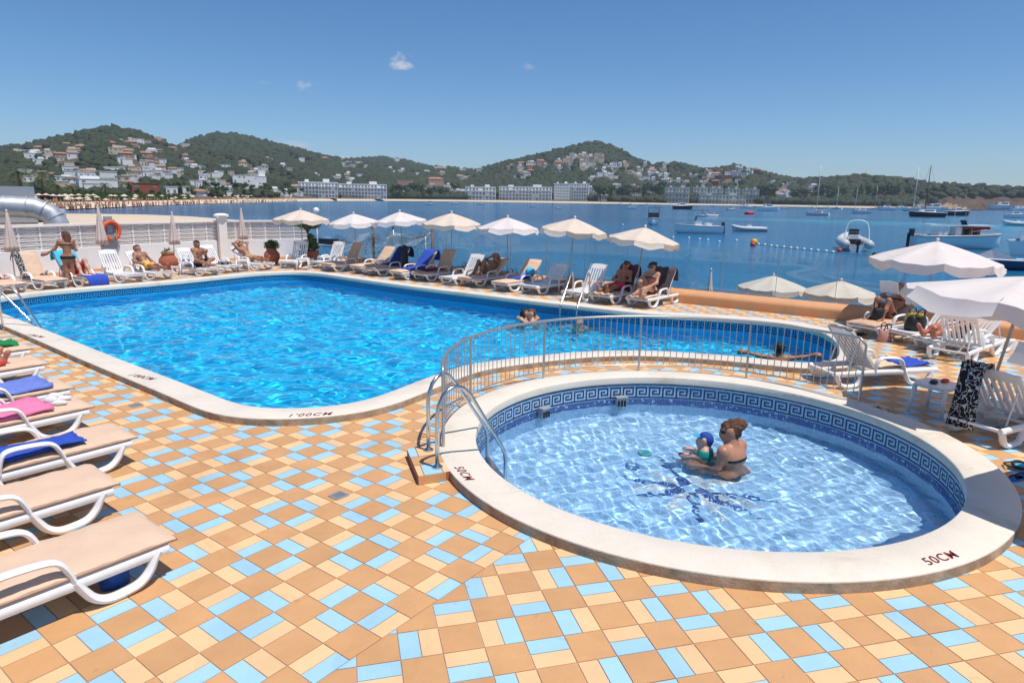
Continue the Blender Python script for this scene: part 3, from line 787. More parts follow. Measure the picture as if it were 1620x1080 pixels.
# water inlets in the paddling pool wall
for i, (px, lab) in enumerate(((856, 'grey water inlet on the paddling pool wall nearer the ladder'), (977, 'grey water inlet on the paddling pool wall farther from the ladder'))):
    best = min(range(128), key=lambda k: abs(pix((*KID[k], -.2))[0] - px) + (1e4 if KID[k][1] < KC[1] else 0)); p = KID[best]; n = -KN[best]
    t = thing('water_inlet', (p[0], p[1], -.3), atan2(n[1], n[0]), lab, 'inlet', 'inlets in the paddling pool wall')
    mb = MB(); mb.box((.05, 0, .02), (.09, .16, .16)); mb.box((.065, 0, .105), (.12, .18, .012)); mb.build('inlet_body', 'galvanised', t)
    for s in (-.05, 0, .05): mb = MB(); mb.box((.10, s, .0), (.012, .03, .1)); mb.build('inlet_slot', 'black', t)

# ================================================================ PARAPET AND GLASS
g0, g1 = -15.35, 4.6
pts = [GP + GD * s for s in np.linspace(g0, 9.5, 60)]
prof = [(0, -.01), (0, .20), (.01, .245), (.05, .285), (.12, .33), (.20, .365), (.28, .375), (.34, .36), (.36, .3), (.36, -.01)]
V, F = [], []
for p in pts:
    for d, z in prof: V.append((p.x + GN.x * d, p.y + GN.y * d, z))
m = len(prof)
for i in range(len(pts) - 1):
    for k in range(m - 1): F.append((i * m + k, (i + 1) * m + k, (i + 1) * m + k + 1, i * m + k + 1))
F += [tuple(range(m)), tuple((len(pts) - 1) * m + k for k in range(m))[::-1]]
par = link('parapet', npmesh('parapet', V, [f for f in F if len(f) == 4], True), 'orange_wall'); par.data.set_sharp_from_angle(angle=R(35))
me = par.data
MB().add([V[(len(pts) - 1) * m + k] for k in range(m)], [tuple(range(m))[::-1]]).build('parapet_end', 'orange_wall', par)
tag(par, 'low rounded orange parapet below the glass windbreak', 'parapet')
gf = thing('glass_windbreak', (0, 0, 0), 0, 'clear glass panel windbreak standing on the orange parapet', 'windbreak')
npan = 14; wdt = (g1 - .1 - g0) / npan
for k in range(npan):
    a = GP + GD * (g0 + k * wdt + .012) + GN * .25; b = GP + GD * (g0 + (k + 1) * wdt - .012) + GN * .25
    mb = MB(); z0, z1 = .372, 1.55
    if k == npan - 1: b = b
    mb.add([(a.x, a.y, z0), (b.x, b.y, z0), (b.x, b.y, z1), (a.x, a.y, z1)], [(0, 1, 2, 3)]); mb.build('glass_panel', 'fence_glass', gf)
    mb = MB(); mb.box((b.x, b.y, (z0 + z1) / 2), (.012, .012, z1 - z0), atan2(GD.y, GD.x)); mb.build('glass_joint', 'pole', gf)
for k in range(npan):
    c = GP + GD * (g0 + (k + .5) * wdt) + GN * .25
    mb = MB(); mb.box((c.x, c.y, .375), (wdt * .9, .04, .03), atan2(GD.y, GD.x)); mb.build('glass_shoe', 'galvanised', gf)

# ================================================================ WHITE WALL WITH PIERCED BLOCKS
wall = thing('pierced_wall', (0, 0, 0), 0, 'white garden wall topped with pierced concrete blocks on the left', 'wall')
ZW0, ZW1, ROWS = .86, 1.62, 5
BH = (ZW1 - ZW0) / ROWS
def wallbox(a, b, z0, z1, t, name, mm, sh=0.0):
    d = (b - a); L = d.length; c = (a + b) / 2; n = Vector((-d.y, d.x, 0)).normalized()
    mb = MB(); cc = c + n * (t / 2 - sh); mb.box((cc.x, cc.y, (z0 + z1) / 2), (L, t, z1 - z0), atan2(d.y, d.x)); return mb.build(name, mm, wall)
def block_mesh(w, h, t):
    """pierced block: a frame with an arched tongue, openings either side"""
    mb = MB(); e = .02
    mb.box((w / 2, t / 2, e / 2), (w, t, e)); mb.box((w / 2, t / 2, h - e / 2), (w, t * .9, e * .9))
    for x in (e * .55, w - e * .55): mb.box((x, t / 2, h / 2), (e * 1.1, t * .96, h - 2 * e))
    n = 8
    for k in range(n):
        x0, x1 = e + (w - 2 * e) * k / n, e + (w - 2 * e) * (k + 1) / n
        f = lambda x: h * (.45 + .38 * sin(pi * (x - e) / (w - 2 * e)))
        za, zb = f(x0), f(x1); y0, y1 = t * .15, t * .85
        mb.add([(x0, y0, za - .03), (x1, y0, zb - .03), (x1, y1, zb - .03), (x0, y1, za - .03), (x0, y0, za), (x1, y0, zb), (x1, y1, zb), (x0, y1, za)],
               [(0, 3, 2, 1), (4, 5, 6, 7), (0, 1, 5, 4), (2, 3, 7, 6)])
    for z0_, z1_, yy in ((e, h * .5, t * .55), (h * .5, h - e, t * .62)): mb.box((w / 2, yy, (z0_ + z1_) / 2), (w - 2 * e - .05, .02, z1_ - z0_ - .001))
    return mb.mesh('pierced_block')
bmesh_ = None
for a, b in zip(LW[:-1], LW[1:]):
    wallbox(a, b, .10, ZW0, .2, 'wall_base', 'white_wall'); wallbox(a, b, -.01, .10, .215, 'skirting', 'orange_wall', .012)
    wallbox(a, b, ZW1, ZW1 + .07, .26, 'wall_coping', 'lattice', .03)
    d = b - a; nb = max(1, round(d.length / .62)); bw = d.length / nb; me = block_mesh(bw, BH, .12); n = Vector((-d.y, d.x, 0)).normalized()
    for r in range(ROWS):
        for k in range(nb):
            o = link('pierced_block', me, 'lattice', wall); p = a + d * (k / nb) + n * .04; o.location = (p.x, p.y, ZW0 + r * BH); o.rotation_euler = (0, 0, atan2(d.y, d.x))
p0 = LW[3]
col = thing('wall_pillar', (p0.x + .12, p0.y - .1, 0), R(40), 'cream pillar with a wide cap in the white wall', 'pillar')
mb = MB(); mb.box((0, 0, .92), (.32, .32, 1.84)); mb.build('shaft', 'lattice', col)
mb = MB(); mb.box((0, 0, 1.87), (.46, .46, .06)); mb.lathe([(.3, 1.9), (.27, 1.94), (.15, 1.98), (0, 1.99)], n=16); mb.build('cap', 'lattice', col)
# lifebuoy on its grey board
p = LW[2]; d2 = (LW[2] - LW[1]).normalized(); n2 = Vector((d2.y, -d2.x, 0))
lb = p - d2 * .35 + n2 * .06
t = thing('lifebuoy_board', (lb.x, lb.y, 0), atan2(d2.y, d2.x), 'grey board on the white wall behind the orange lifebuoy', 'board')
mb = MB(); mb.box((0, 0, 1.15), (.5, .04, 1.3)); mb.box((0, -.03, 1.5), (.2, .05, .25)); mb.box((0, 0, 1.85), (.3, .06, .14)); mb.build('board', 'cabinet_grey', t)
t = thing('lifebuoy', (lb.x + n2.x * .08, lb.y + n2.y * .08, 1.42), atan2(d2.y, d2.x), 'orange ring lifebuoy hanging on the white wall', 'lifebuoy')
MB().tube([(.31 * cos(a), -.02, .31 * sin(a)) for a in np.linspace(0, 2 * pi, 33)[:-1]], .072, 10, closed=True, up=(0, 1, 0)).build('ring', 'lifering', t, True)
for k in range(4):
    a0 = pi / 4 + k * pi / 2
    MB().tube([(.31 * cos(a), -.02, .31 * sin(a)) for a in np.linspace(a0 - .08, a0 + .08, 4)], .077, 10, up=(0, 1, 0)).build('band', 'lifering', t, True)
MB().tube([(.1, -.1, -.1), (.03, -.12, -.2), (-.04, -.12, -.33), (-.02, -.1, -.38)], .035, 7).build('rope', 'rope_teal', t, True)
# ================================================================ SEA, FAR SHORE, HILLS
th = np.linspace(0, 2 * pi, 97)[:-1]
rad = [0.0] + list(np.geomspace(20, 3200, 40))
V = [(0, 0, SEA)] + [(r * cos(a), r * sin(a), SEA) for r in rad[1:] for a in th]
F4 = []
for i in range(len(rad) - 2):
    for k in range(96): F4.append((1 + i * 96 + k, 1 + i * 96 + (k + 1) % 96, 1 + (i + 1) * 96 + (k + 1) % 96, 1 + (i + 1) * 96 + k))
sea = tag(link('sea', npmesh('sea', V, F4), 'sea'), 'blue sea bay with turquoise streaks', kind='structure')

def prof(points, rp):
    L = sorted([(azel(x, y + 2)[0], azel(x, y + 2)[1]) for x, y in points]); a = np.array([p[0] for p in L]); t = np.array([p[1] for p in L])
    rpf = rp if callable(rp) else (lambda az: np.full(np.shape(az), float(rp)))
    return a, t, rpf
shore_px = [(-300, 346), (-100, 339), (60, 334), (112, 331), (180, 328), (250, 325), (330, 322), (405, 320), (505, 318), (630, 317.8), (720, 318.6), (810, 319.8), (930, 321.7), (1060, 323.7), (1215, 326), (1415, 329.8), (1500, 331), (1560, 331.6), (1620, 332.6), (1760, 335.5), (1900, 338)]
SH = sorted([(atan2(p.x, p.y), hypot(p.x, p.y)) for p in (at(x, y, SEA) for x, y in shore_px)])
SHa, SHr = np.array([s[0] for s in SH]), np.array([s[1] for s in SH])
def shore(az): return np.interp(az, SHa, SHr)
azl, azr = azel(1130, 300)[0], azel(1480, 300)[0]
LAY = [prof([(-300, 262), (-120, 250), (0, 241), (60, 233), (100, 225), (140, 214), (185, 207), (222, 212), (262, 226), (300, 248), (340, 268), (420, 296), (520, 330)], 1150),
       prof([(60, 320), (150, 290), (230, 248), (285, 229), (320, 217), (345, 212), (375, 214), (420, 225), (480, 240), (520, 250), (580, 256), (650, 263), (720, 268), (780, 276), (860, 300), (960, 330)], 1600),
       prof([(470, 300), (530, 257), (560, 248), (600, 244), (640, 250), (685, 264), (760, 290), (820, 330)], 2300),
       prof([(690, 330), (730, 282), (770, 270), (800, 262), (850, 248), (900, 235), (925, 227), (945, 226), (965, 229), (985, 239), (1010, 254), (1030, 262), (1050, 259), (1075, 259), (1100, 267), (1125, 270), (1200, 290), (1300, 330)], 1500),
       prof([(1000, 330), (1060, 290), (1110, 272), (1140, 268), (1160, 265), (1200, 273), (1240, 283), (1270, 287), (1310, 287), (1350, 283), (1385, 284), (1420, 286), (1450, 290), (1468, 296), (1500, 295), (1540, 298), (1580, 298), (1620, 298), (1700, 300), (1850, 304)],
            lambda az: shore(az) + np.interp(az, [azel(1000, 300)[0], azl, azel(1430, 300)[0], azr, azel(1540, 300)[0]], [380, 320, 240, 130, 95]))]
_n = np.random.default_rng(21)
bump = [(_n.uniform(.004, .03), _n.uniform(0, 6.28), _n.uniform(0, 6.28)) for _ in range(26)]
def relief(x, y):
    z = 0
    for k, d, p in bump: z = z + np.sin((x * cos(d) + y * sin(d)) * k + p) * (.09 / k) * .16
    return z
def height(az, r):
    az, r = np.asarray(az, float), np.asarray(r, float); r0 = shore(az); d = r - r0
    h = SEA - 1.2 + np.clip(d / 14, -.5, 1) * 2.6 + np.clip(d - 14, 0, 60) * .035 + np.clip(d - 60, 0, 400) * .012
    low = h.copy() if hasattr(h, 'copy') else h
    for li, (a, t, rpf) in enumerate(LAY):
        rp = rpf(az); top = CAM_H + rp * np.interp(az, a, t) - SEA; top = np.where((az < a[0]) | (az > a[-1]), -5, top)
        steep = np.clip((az - azel(1455, 300)[0]) / .03, 0, 1) if li == 4 else 0
        q = np.clip((r - (r0 + 41 * (1 - steep) + 4)) / np.maximum(rp - r0 - 41 * (1 - steep) - 4, 20), 0, 1.0)
        p = np.where(r <= rp, q ** (1.15 - .5 * steep), np.clip(1 - ((r - rp) / 700) ** 1.4, 0, 1))
        hh = SEA + np.maximum(top, 0) * p
        h = np.maximum(h, hh)
    x, y = r * np.sin(az), r * np.cos(az)
    w = np.clip(d / 250, 0, 1)
    cl = np.clip((az - azel(1445, 300)[0]) / .03, 0, 1) * np.clip(d / 12, 0, 1) * np.clip((130 - d) / 40, 0, 1)
    crag = np.abs(np.sin(x * .09 + np.sin(y * .07) * 2)) * 3.2 + np.abs(np.sin(x * .23 + y * .11)) * 1.7 + np.sin(y * .31 + x * .17) * 1.0 - 3.2
    return h + relief(x, y) * w * .55 + crag * cl
azs = np.linspace(azel(-260, 310)[0], azel(1880, 310)[0], 640)
rows = np.r_[np.linspace(-12, 120, 34), np.geomspace(128, 2300, 74)]
AZ, D = np.meshgrid(azs, rows); RR = shore(AZ) + D
HH = height(AZ, RR)
XX, YY = RR * np.sin(AZ), RR * np.cos(AZ)
idx = np.arange(AZ.size).reshape(AZ.shape)
q = np.stack([idx[:-1, :-1], idx[:-1, 1:], idx[1:, 1:], idx[1:, :-1]], -1).reshape(-1, 4)
me = npmesh('hills', np.c_[XX.ravel(), YY.ravel(), HH.ravel()], q, False)
# cliffs on the headland and bare dune patches are other ground, not shade
me.materials.append(M['hill_ground']); me.materials.append(M['rock']); me.materials.append(M['dune']); me.materials.append(M['sand'])
caz, cd = AZ.ravel()[q].mean(1), D.ravel()[q].mean(1)
cz = HH.ravel()[q]; rise = (cz.max(1) - cz.min(1)) / 14
cpx = 810 + FPX * np.tan(caz) * 1.02
nzz = np.sin(caz * 190) + np.sin(caz * 71 + cd * .05) + np.sin(cd * .11 + 1)
mi = np.zeros(len(q), np.int32)
mi[(cpx > 1462) & (cd > 3)] = 1
mi[(cpx > 1330) & (cpx < 1475) & (nzz > .5) & (cd < 75) & (cd > 3)] = 2
mi[(cpx > 1470) & (cpx < 1540) & (cd < 20 - (cpx - 1470) * .25)] = 2
mi[(cd < 22) & (cpx < 1470)] = 3
mi[(cpx > 1545) & (cd > 1)] = 1
mi[(cpx > 1440) & (cd > 200)] = 0
me.polygons.foreach_set('material_index', mi)
hills = tag(link('hills', me, None), 'wooded hills behind the bay with a rocky headland', kind='structure')

def ground_hit(px, py):
    az, te = azel(px, py); r = np.arange(shore(az) + 5, 2500, 3.0); h = height(np.full(r.shape, az), r); z = CAM_H + r * te
    k = np.nonzero(h >= z)[0]
    if len(k) == 0: return None
    r = r[k[0]]; return Vector((r * sin(az), r * cos(az), float(h[k[0]]))), r

# ---------------------------------------------------------------- far houses
def unit_window(): return MB().box((0, 0, 0), (1, 1, 1)).mesh('window')
WIN = unit_window(); WIN.materials.append(M['far_pane'])
occupied, corridor = [], []
def house(px, py, wpx, hpx, mm, roof='flat', label='', group='', name='house', storeys=None, deep=None):
    g = ground_hit(px, py)
    if g is None: return
    p, r = g; w, h = wpx * r / FPX, hpx * 1.25 * r / FPX; dp = deep or w * random.uniform(.6, .9)
    az = atan2(p.x, p.y); t = thing(name, (p.x, p.y, p.z - 1.0), -az + random.uniform(-.25, .25), label, 'house', group)
    mb = MB(); k = random.random()
    mb.box((0, dp / 2, h / 2 + .5), (w, dp, h + 1))
    mb.build('wall', mm, t)
    if k < .55 and w > 7:
        mb = MB(); mb.box((random.choice((-1, 1)) * w * .18, dp * .62, h + 1 + h * .2), (w * .5, dp * .55, h * .4)); mb.build('upper_storey', mm, t)
    if roof == 'pitched':
        mb = MB(); e = .5
        mb.add([(-w / 2 - e, -e, h + 1), (w / 2 + e, -e, h + 1), (w / 2 + e, dp + e, h + 1), (-w / 2 - e, dp + e, h + 1), (-w / 2 * .6, dp / 2, h + 1 + dp * .2), (w / 2 * .6, dp / 2, h + 1 + dp * .2)],
               [(0, 1, 5, 4), (1, 2, 5), (2, 3, 4, 5), (3, 0, 4), (0, 3, 2, 1)]); mb.build('roof', 'roof_tile', t)
    else:
        mb = MB(); mb.box((0, dp / 2, h + 1.12), (w + .4, dp + .4, .25)); mb.build('roof', mm, t)
    ns = storeys or max(1, round(h / 3.4)); nw = max(2, min(5, round(w / 3.6)))
    for s in range(ns):
        for i in range(nw):
            if random.random() < .3: continue
            o = link('window', WIN, None, t); o.location = ((i + .5) / nw * w - w / 2, -.0, 1 + (s + .5) * h / ns); o.scale = (w / nw * random.uniform(.22, .5), .12, h / ns * random.uniform(.3, .5))
    occupied.append((p.x, p.y, max(w, dp) * .6 + 1.5)); corridor.append((az, r, w * .5 + .5, 48, dp + 2))
WHITE = 'render_white'
clusters = [  # x0, x1, y0, y1, count, w range, h range, colours, where
    (10, 130, 232, 262, 12, (9, 20), (4, 6), 'wcp', 'high on the left end of the left hill'),
    (40, 145, 262, 292, 9, (9, 18), (4, 6), 'wwc', 'low on the left end of the left hill'),
    (175, 300, 226, 258, 24, (8, 20), (4, 7), 'wcpp', 'in the estate near the top of the left hill'),
    (190, 310, 258, 285, 26, (7, 15), (4, 7), 'wwwc', 'on the middle slope of the left hill'),
    (95, 215, 272, 302, 14, (9, 20), (5, 8), 'wwc', 'near the shore below the left hill'),
    (300, 420, 266, 300, 30, (7, 15), (4, 7), 'wwwwc', 'on the saddle between the two left hills'),
    (420, 560, 253, 292, 12, (7, 14), (3, 6), 'wwc', 'scattered on the wooded second hill'),
    (540, 700, 256, 282, 8, (6, 14), (3, 5), 'wwcp', 'in the woods right of the second hill'),
    (680, 830, 266, 292, 18, (6, 13), (3, 6), 'wwwc', 'on the low rise left of the conical hill'),
    (815, 905, 252, 286, 12, (6, 13), (4, 6), 'wwp', 'on the left flank of the conical hill'),
    (895, 960, 248, 272, 18, (6, 12), (4, 6), 'wccp', 'in the terraced estate high on the conical hill'),
    (930, 1060, 262, 288, 28, (6, 13), (3, 6), 'wwwc', 'on the right flank of the conical hill'),
    (1030, 1130, 278, 296, 14, (6, 12), (3, 6), 'wwwc', 'above the grey apartment blocks'),
    (1110, 1215, 268, 296, 22, (6, 12), (4, 6), 'wwpr', 'on the ridge right of the conical hill'),
    (1205, 1290, 285, 316, 14, (6, 11), (3, 5), 'wwwc', 'in the pines right of the apartment blocks'),
    (300, 470, 302, 311, 14, (10, 20), (4, 7), 'wwwc', 'right behind the far beach'),
    (615, 735, 298, 311, 10, (9, 18), (4, 6), 'wwc', 'by the water right of the long hotel'),
    (930, 1050, 298, 313, 10, (9, 18), (4, 6), 'wwwc', 'among pines right of the tall hotels'),
    (1190, 1310, 300, 318, 12, (8, 16), (3, 5), 'wwc', 'by the water left of the dunes'),
    (1480, 1540, 293, 297, 3, (9, 16), (4, 6), 'ww', 'on the clifftop of the headland'),
]
CM = {'w': (WHITE, 'white'), 'c': ('render_cream', 'cream'), 'p': ('render_pink', 'pinkish'), 'r': ('render_red', 'red-brown')}
for x0, x1, y0, y1, n, wr, hr, cols, where in clusters:
    for i in range(int(n * 1.25)):
        c = random.choice(cols); mm, cn = CM[c]; x, y = random.uniform(x0, x1), random.uniform(y0, y1)
        rf = 'pitched' if (c in 'pr' and random.random() < .8) or random.random() < .12 else 'flat'
        house(x, y, random.uniform(*wr), random.uniform(*hr), mm, rf, f"{cn} {'tile-roofed' if rf == 'pitched' else 'flat-roofed'} house {where}", f"{cn} {rf} houses {where}")
# single houses that can be told apart
house(157, 298, 44, 9, WHITE, 'flat', 'long white terraced block just above the far beach at the left', 'single far houses', storeys=2)
house(232, 310, 34, 13, 'render_red', 'flat', 'red-brown flat-roofed house behind the beach at the left', 'single far houses', storeys=2)
house(272, 309, 16, 9, WHITE, 'flat', 'small white house right of the red-brown beach house', 'single far houses')
house(293, 309, 14, 9, WHITE, 'flat', 'small white house second right of the red-brown beach house', 'single far houses')
house(387, 296, 30, 13, WHITE, 'flat', 'white terraced villa above the beach left of the long hotel', 'single far houses', storeys=3)
house(412, 302, 18, 16, WHITE, 'flat', 'tall white block beside the far beach left of the long hotel', 'single far houses', storeys=3)
house(560, 262, 24, 5, WHITE, 'flat', 'white villa alone on the green slope above the long hotel', 'single far houses')
house(640, 297, 22, 9, 'render_pink', 'flat', 'pink house in the trees right of the long hotel', 'single far houses', storeys=2)
house(690, 298, 24, 11, 'render_pink', 'pitched', 'salmon pink villa among pines by the water', 'single far houses', storeys=2)
house(864, 268, 9, 6, 'render_cream', 'flat', 'ochre cube house on the left flank of the conical hill', 'single far houses')

# ---------------------------------------------------------------- hotels on the far shore
def hotel(x0, x1, yb, yt, storeys, bays, mm, label, name='hotel', back=30, step=None, balcony=True):
    az0, az1 = azel(x0, yb)[0], azel(x1, yb)[0]; azm = (az0 + az1) / 2; r = float(shore(azm)) + back
    w = r * (tan(az1 - azm) * 2); z0 = float(height(azm, r)) - .5; h = CAM_H + r * azel((x0 + x1) / 2, yt)[1] - z0
    x, y = r * sin(azm), r * cos(azm); dp = 16
    t = thing(name, (x, y, z0), -azm + random.uniform(-.06, .06), label, 'hotel', 'large white buildings along the far shore')
    mb = MB(); mb.box((0, dp / 2, h / 2), (w, dp, h)); mb.build('wall', mm, t)
    mb = MB(); mb.box((0, dp / 2, h + .3), (w + .6, dp + .6, .6)); mb.build('roof', mm, t)
    mb = MB(); mb.box((w * .22, dp * .6, h + 2), (w * .16, 6, 3)); mb.build('roof_house', mm, t)
    mb = MB(); mb.box((-w * .28, dp * .6, h + 1.6), (w * .1, 6, 2.4)); mb.build('roof_house', mm, t)
    fh = h / storeys
    for s in range(storeys):
        for i in range(bays):
            if random.random() < .06: continue
            o = link('window', WIN, None, t); o.location = ((i + .5) / bays * w - w / 2, -.02, (s + .48) * fh); o.scale = (w / bays * .55, .2, fh * .52)
        if balcony:
            mb = MB(); mb.box((0, -.9, (s + .1) * fh), (w * .98, 1.8, fh * .09)); mb.build('balcony', mm, t)
            mb = MB()
            for i in range(0, bays + 1, 3): mb.box((i / bays * w * .98 - w * .49, -.9, (s + .5) * fh), (.35, 1.7, fh * .82))
            mb.build('balcony_screens', mm, t)
    corridor.append((azm, r, w * .54, 60, dp + 4))
hotel(473, 535, 314, 289, 4, 12, WHITE, 'long white hotel with dark balconies, left half', back=45)
hotel(536, 612, 314, 292, 4, 15, WHITE, 'long white hotel with dark balconies, right half', back=42)
hotel(736, 784, 314, 296, 3, 9, WHITE, 'low white hotel left of the broad white hotel', back=40)
hotel(789, 873, 317, 296, 4, 16, WHITE, 'broad white hotel with many small windows by the water', back=36)
hotel(876, 902, 318, 291, 6, 9, WHITE, 'tall white hotel block with a grid of dark windows', back=44, balcony=False)
hotel(903, 931, 318, 291, 5, 7, WHITE, 'tall white hotel block with balconies at its right', back=46)
hotel(942, 965, 309, 301, 2, 5, WHITE, 'small white terrace building among the pines', back=60)
hotel(1052, 1090, 315, 297, 3, 7, 'render_grey', 'grey-green apartment block, leftmost of the stepped row', back=48)
hotel(1096, 1118, 313, 297, 3, 4, 'render_grey', 'grey-green apartment block, second of the stepped row', back=60)
hotel(1122, 1143, 314, 298, 3, 4, 'render_grey', 'grey-green apartment block, third of the stepped row', back=58)
hotel(1147, 1170, 315, 299, 3, 4, 'render_grey', 'grey-green apartment block, fourth of the stepped row', back=56)
hotel(1174, 1200, 316, 300, 3, 5, 'render_grey', 'grey-green apartment block, rightmost of the stepped row', back=54)
hotel(1105, 1180, 318, 309, 2, 14, 'render_grey', 'low grey-green terrace in front of the stepped row', back=26)

# ---------------------------------------------------------------- woodland on the hills (one mass)
ICO = MB(); ph = (1 + 5 ** .5) / 2
iv = np.array([(-1, ph, 0), (1, ph, 0), (-1, -ph, 0), (1, -ph, 0), (0, -1, ph), (0, 1, ph), (0, -1, -ph), (0, 1, -ph), (ph, 0, -1), (ph, 0, 1), (-ph, 0, -1), (-ph, 0, 1)], float) / hypot(1, ph)
if_ = np.array([(0, 11, 5), (0, 5, 1), (0, 1, 7), (0, 7, 10), (0, 10, 11), (1, 5, 9), (5, 11, 4), (11, 10, 2), (10, 7, 6), (7, 1, 8), (3, 9, 4), (3, 4, 2), (3, 2, 6), (3, 6, 8), (3, 8, 9), (4, 9, 5), (2, 4, 11), (6, 2, 10), (8, 6, 7), (9, 8, 1)])
g = np.random.default_rng(5); N = 90000
az = g.uniform(azel(-120, 300)[0], azel(1740, 300)[0], N); u = g.random(N)
r = shore(az) + 46 + u ** 1.7 * (2250 - shore(az)) * .95
hh = height(az, r); x, y = r * np.sin(az), r * np.cos(az)
cp = 810 + FPX * np.tan(az) * 1.02
ok = np.ones(N, bool)
ok &= ~((cp > 1440) & (r - shore(az) < 130) & (g.random(N) < .93)) & ~((cp > 1320) & (cp < 1470) & (r - shore(az) < 70) & (g.random(N) < .75))
oc = np.array(occupied)
for a, b, c in oc:
    ok &= np.hypot(x - a, y - b) > c
for ca, cr, cw, cn, cf in corridor: ok &= ~((np.abs(az - ca) * r < cw) & (r > cr - cn) & (r < cr + cf))
patch = np.sin(x * .011 + 2) + np.sin(y * .013) + np.sin((x + y) * .021) + g.normal(0, .8, N)
ok &= patch > -1.7
# keep only what could be seen over the ground in front
te = (hh + 6 - CAM_H) / r
def horizon_before(az, r):
    best = np.full(az.shape, -9.0)
    for f in np.linspace(.3, .985, 26):
        rr = shore(az) + (r - shore(az)) * f; best = np.maximum(best, (height(az, rr) - CAM_H) / rr)
    return best
ok[ok] &= te[ok] > horizon_before(az[ok], r[ok]) - .001
ii = np.nonzero(ok)[0][:34000]; n = len(ii)
sz = g.uniform(2.2, 5.2, n) * np.clip(r[ii] / 1000, .38, 1.2); sx_, sz_ = sz * g.uniform(.9, 1.5, n), sz * g.uniform(.75, 1.25, n)
ro = g.uniform(0, 6.28, n); jit = 1 + g.normal(0, .14, (n, 12, 1))
vv = iv[None] * jit; vx = (vv[..., 0] * np.cos(ro)[:, None] - vv[..., 1] * np.sin(ro)[:, None]) * sx_[:, None] + x[ii][:, None]
vy = (vv[..., 0] * np.sin(ro)[:, None] + vv[..., 1] * np.cos(ro)[:, None]) * sx_[:, None] + y[ii][:, None]
vz = vv[..., 2] * sz_[:, None] + (hh[ii] + sz_ * .6)[:, None]
ff = (if_[None] + (np.arange(n) * 12)[:, None, None]).reshape(-1, 3)
wood = tag(link('woodland', npmesh('woodland', np.stack([vx, vy, vz], -1).reshape(-1, 3), ff, False), 'forest'), 'dark green pine woodland covering the hills', kind='stuff')

# individual larger pines near the far water's edge
def leafy(mb, c, rad, n, size, seed, flat=.8):
    g = np.random.default_rng(seed)
    for _ in range(n):
        d = g.normal(0, 1, 3); d /= np.linalg.norm(d); q = Vector(c) + Vector(d * np.array([1, 1, flat]) * rad * g.uniform(.45, 1.05))
        nrm = Vector(d + g.normal(0, .7, 3)).normalized(); a = nrm.orthogonal().normalized(); a.rotate(Matrix.Rotation(g.uniform(0, 6.28), 3, nrm)); b = nrm.cross(a); s = size * g.uniform(.6, 1.3)
        mb.add([q - a * s, q + b * s * .45, q + a * s, q - b * s * .45], [(0, 1, 2, 3)])
def pine_protos():
    out = []
    for s in range(4):
        t = thing('pine_tree'); h = 9.0; gg = random.Random(s)
        MB().tube([(0, 0, -.5), (.1, .05, h * .3), (.3, -.1, h * .62)], [.32, .25, .12], 7).build('trunk', 'trunk', t, True)
        mb = MB()
        for k in range(9):
            a = gg.uniform(0, 6.28); rr = gg.uniform(.4, 2.6); leafy(mb, (rr * cos(a), rr * sin(a), h * gg.uniform(.42, .92)), gg.uniform(1.1, 1.9), 70, .55, s * 31 + k, .7)
        mb.build('crown', 'leaf_dark', t); out.append(t)
    return out
PINES = pine_protos(); npine = 0
def pine(px, py, hpx, lab, grp):
    global npine
    g = ground_hit(px, py)
    if not g: return
    p, r = g; o = PINES[npine] if npine < len(PINES) else tree_copy(PINES[npine % 4]); npine += 1
    o.location = (p.x, p.y, p.z); o.scale = (hpx * r / FPX / 9.0,) * 3; o.rotation_euler = (0, 0, random.uniform(0, 6.28)); tag(o, lab, 'tree', grp)
for x0, x1, y, n, hp, wh in ((620, 730, 314, 16, (14, 24), 'on the shore right of the long hotel'), (935, 1050, 317, 18, (16, 26), 'on the shore right of the tall hotel blocks'), (1080, 1215, 318, 10, (8, 12), 'in front of the stepped apartment blocks'),
                         (1200, 1320, 318, 18, (12, 22), 'on the shore left of the dunes'), (1300, 1450, 316, 20, (12, 20), 'on the wooded point above the dunes'), (255, 460, 309, 22, (10, 18), 'behind the far beach at the left'), (455, 480, 312, 4, (10, 14), 'at the left end of the long hotel'), (1480, 1590, 297, 8, (6, 11), 'on the clifftop of the headland')):
    for k in range(n): pine(random.uniform(x0, x1), y + random.uniform(-4, 2), random.uniform(*hp), f'dark green pine {wh}', f'pines {wh}')

# palms behind the near end of the beach
def palm(px, py, hpx, lab):
    g = ground_hit(px, py)
    if not g: return
    p, r = g; h = hpx * r / FPX; t = thing('palm_tree', (p.x, p.y, p.z - .3), random.uniform(0, 6), lab, 'palm', 'palms behind the far beach'); hh = h * .68
    MB().tube([(0, 0, 0), (.1, 0, hh * .5), (.0, .1, hh)], [h * .035, h * .028, h * .026], 7).build('trunk', 'trunk', t, True)
    for k in range(26):
        a = k * 2.4 + random.uniform(-.2, .2); up = random.uniform(-.35, 1.1); L = h * random.uniform(.3, .4); mb = MB(); pts = []
        for i in range(7):
            s = i / 6; pts.append(Vector((cos(a) * L * s * cos(up * .6), sin(a) * L * s * cos(up * .6), hh + L * (sin(up) * s - .75 * s * s))))
        for i in range(6):
            d = (pts[i + 1] - pts[i]); sd_ = Vector((-sin(a), cos(a), 0))
            for sg in (-1, 1):
                for j in range(2):
                    b0 = pts[i] + d * (j / 2); w = L * .17 * (1 - abs(i / 6 - .4)); mb.add([b0, b0 + d * .28, b0 + d * .5 + sd_ * sg * w + Vector((0, 0, -w * .5))], [(0, 1, 2)])
        mb.build('frond', 'palm', t)
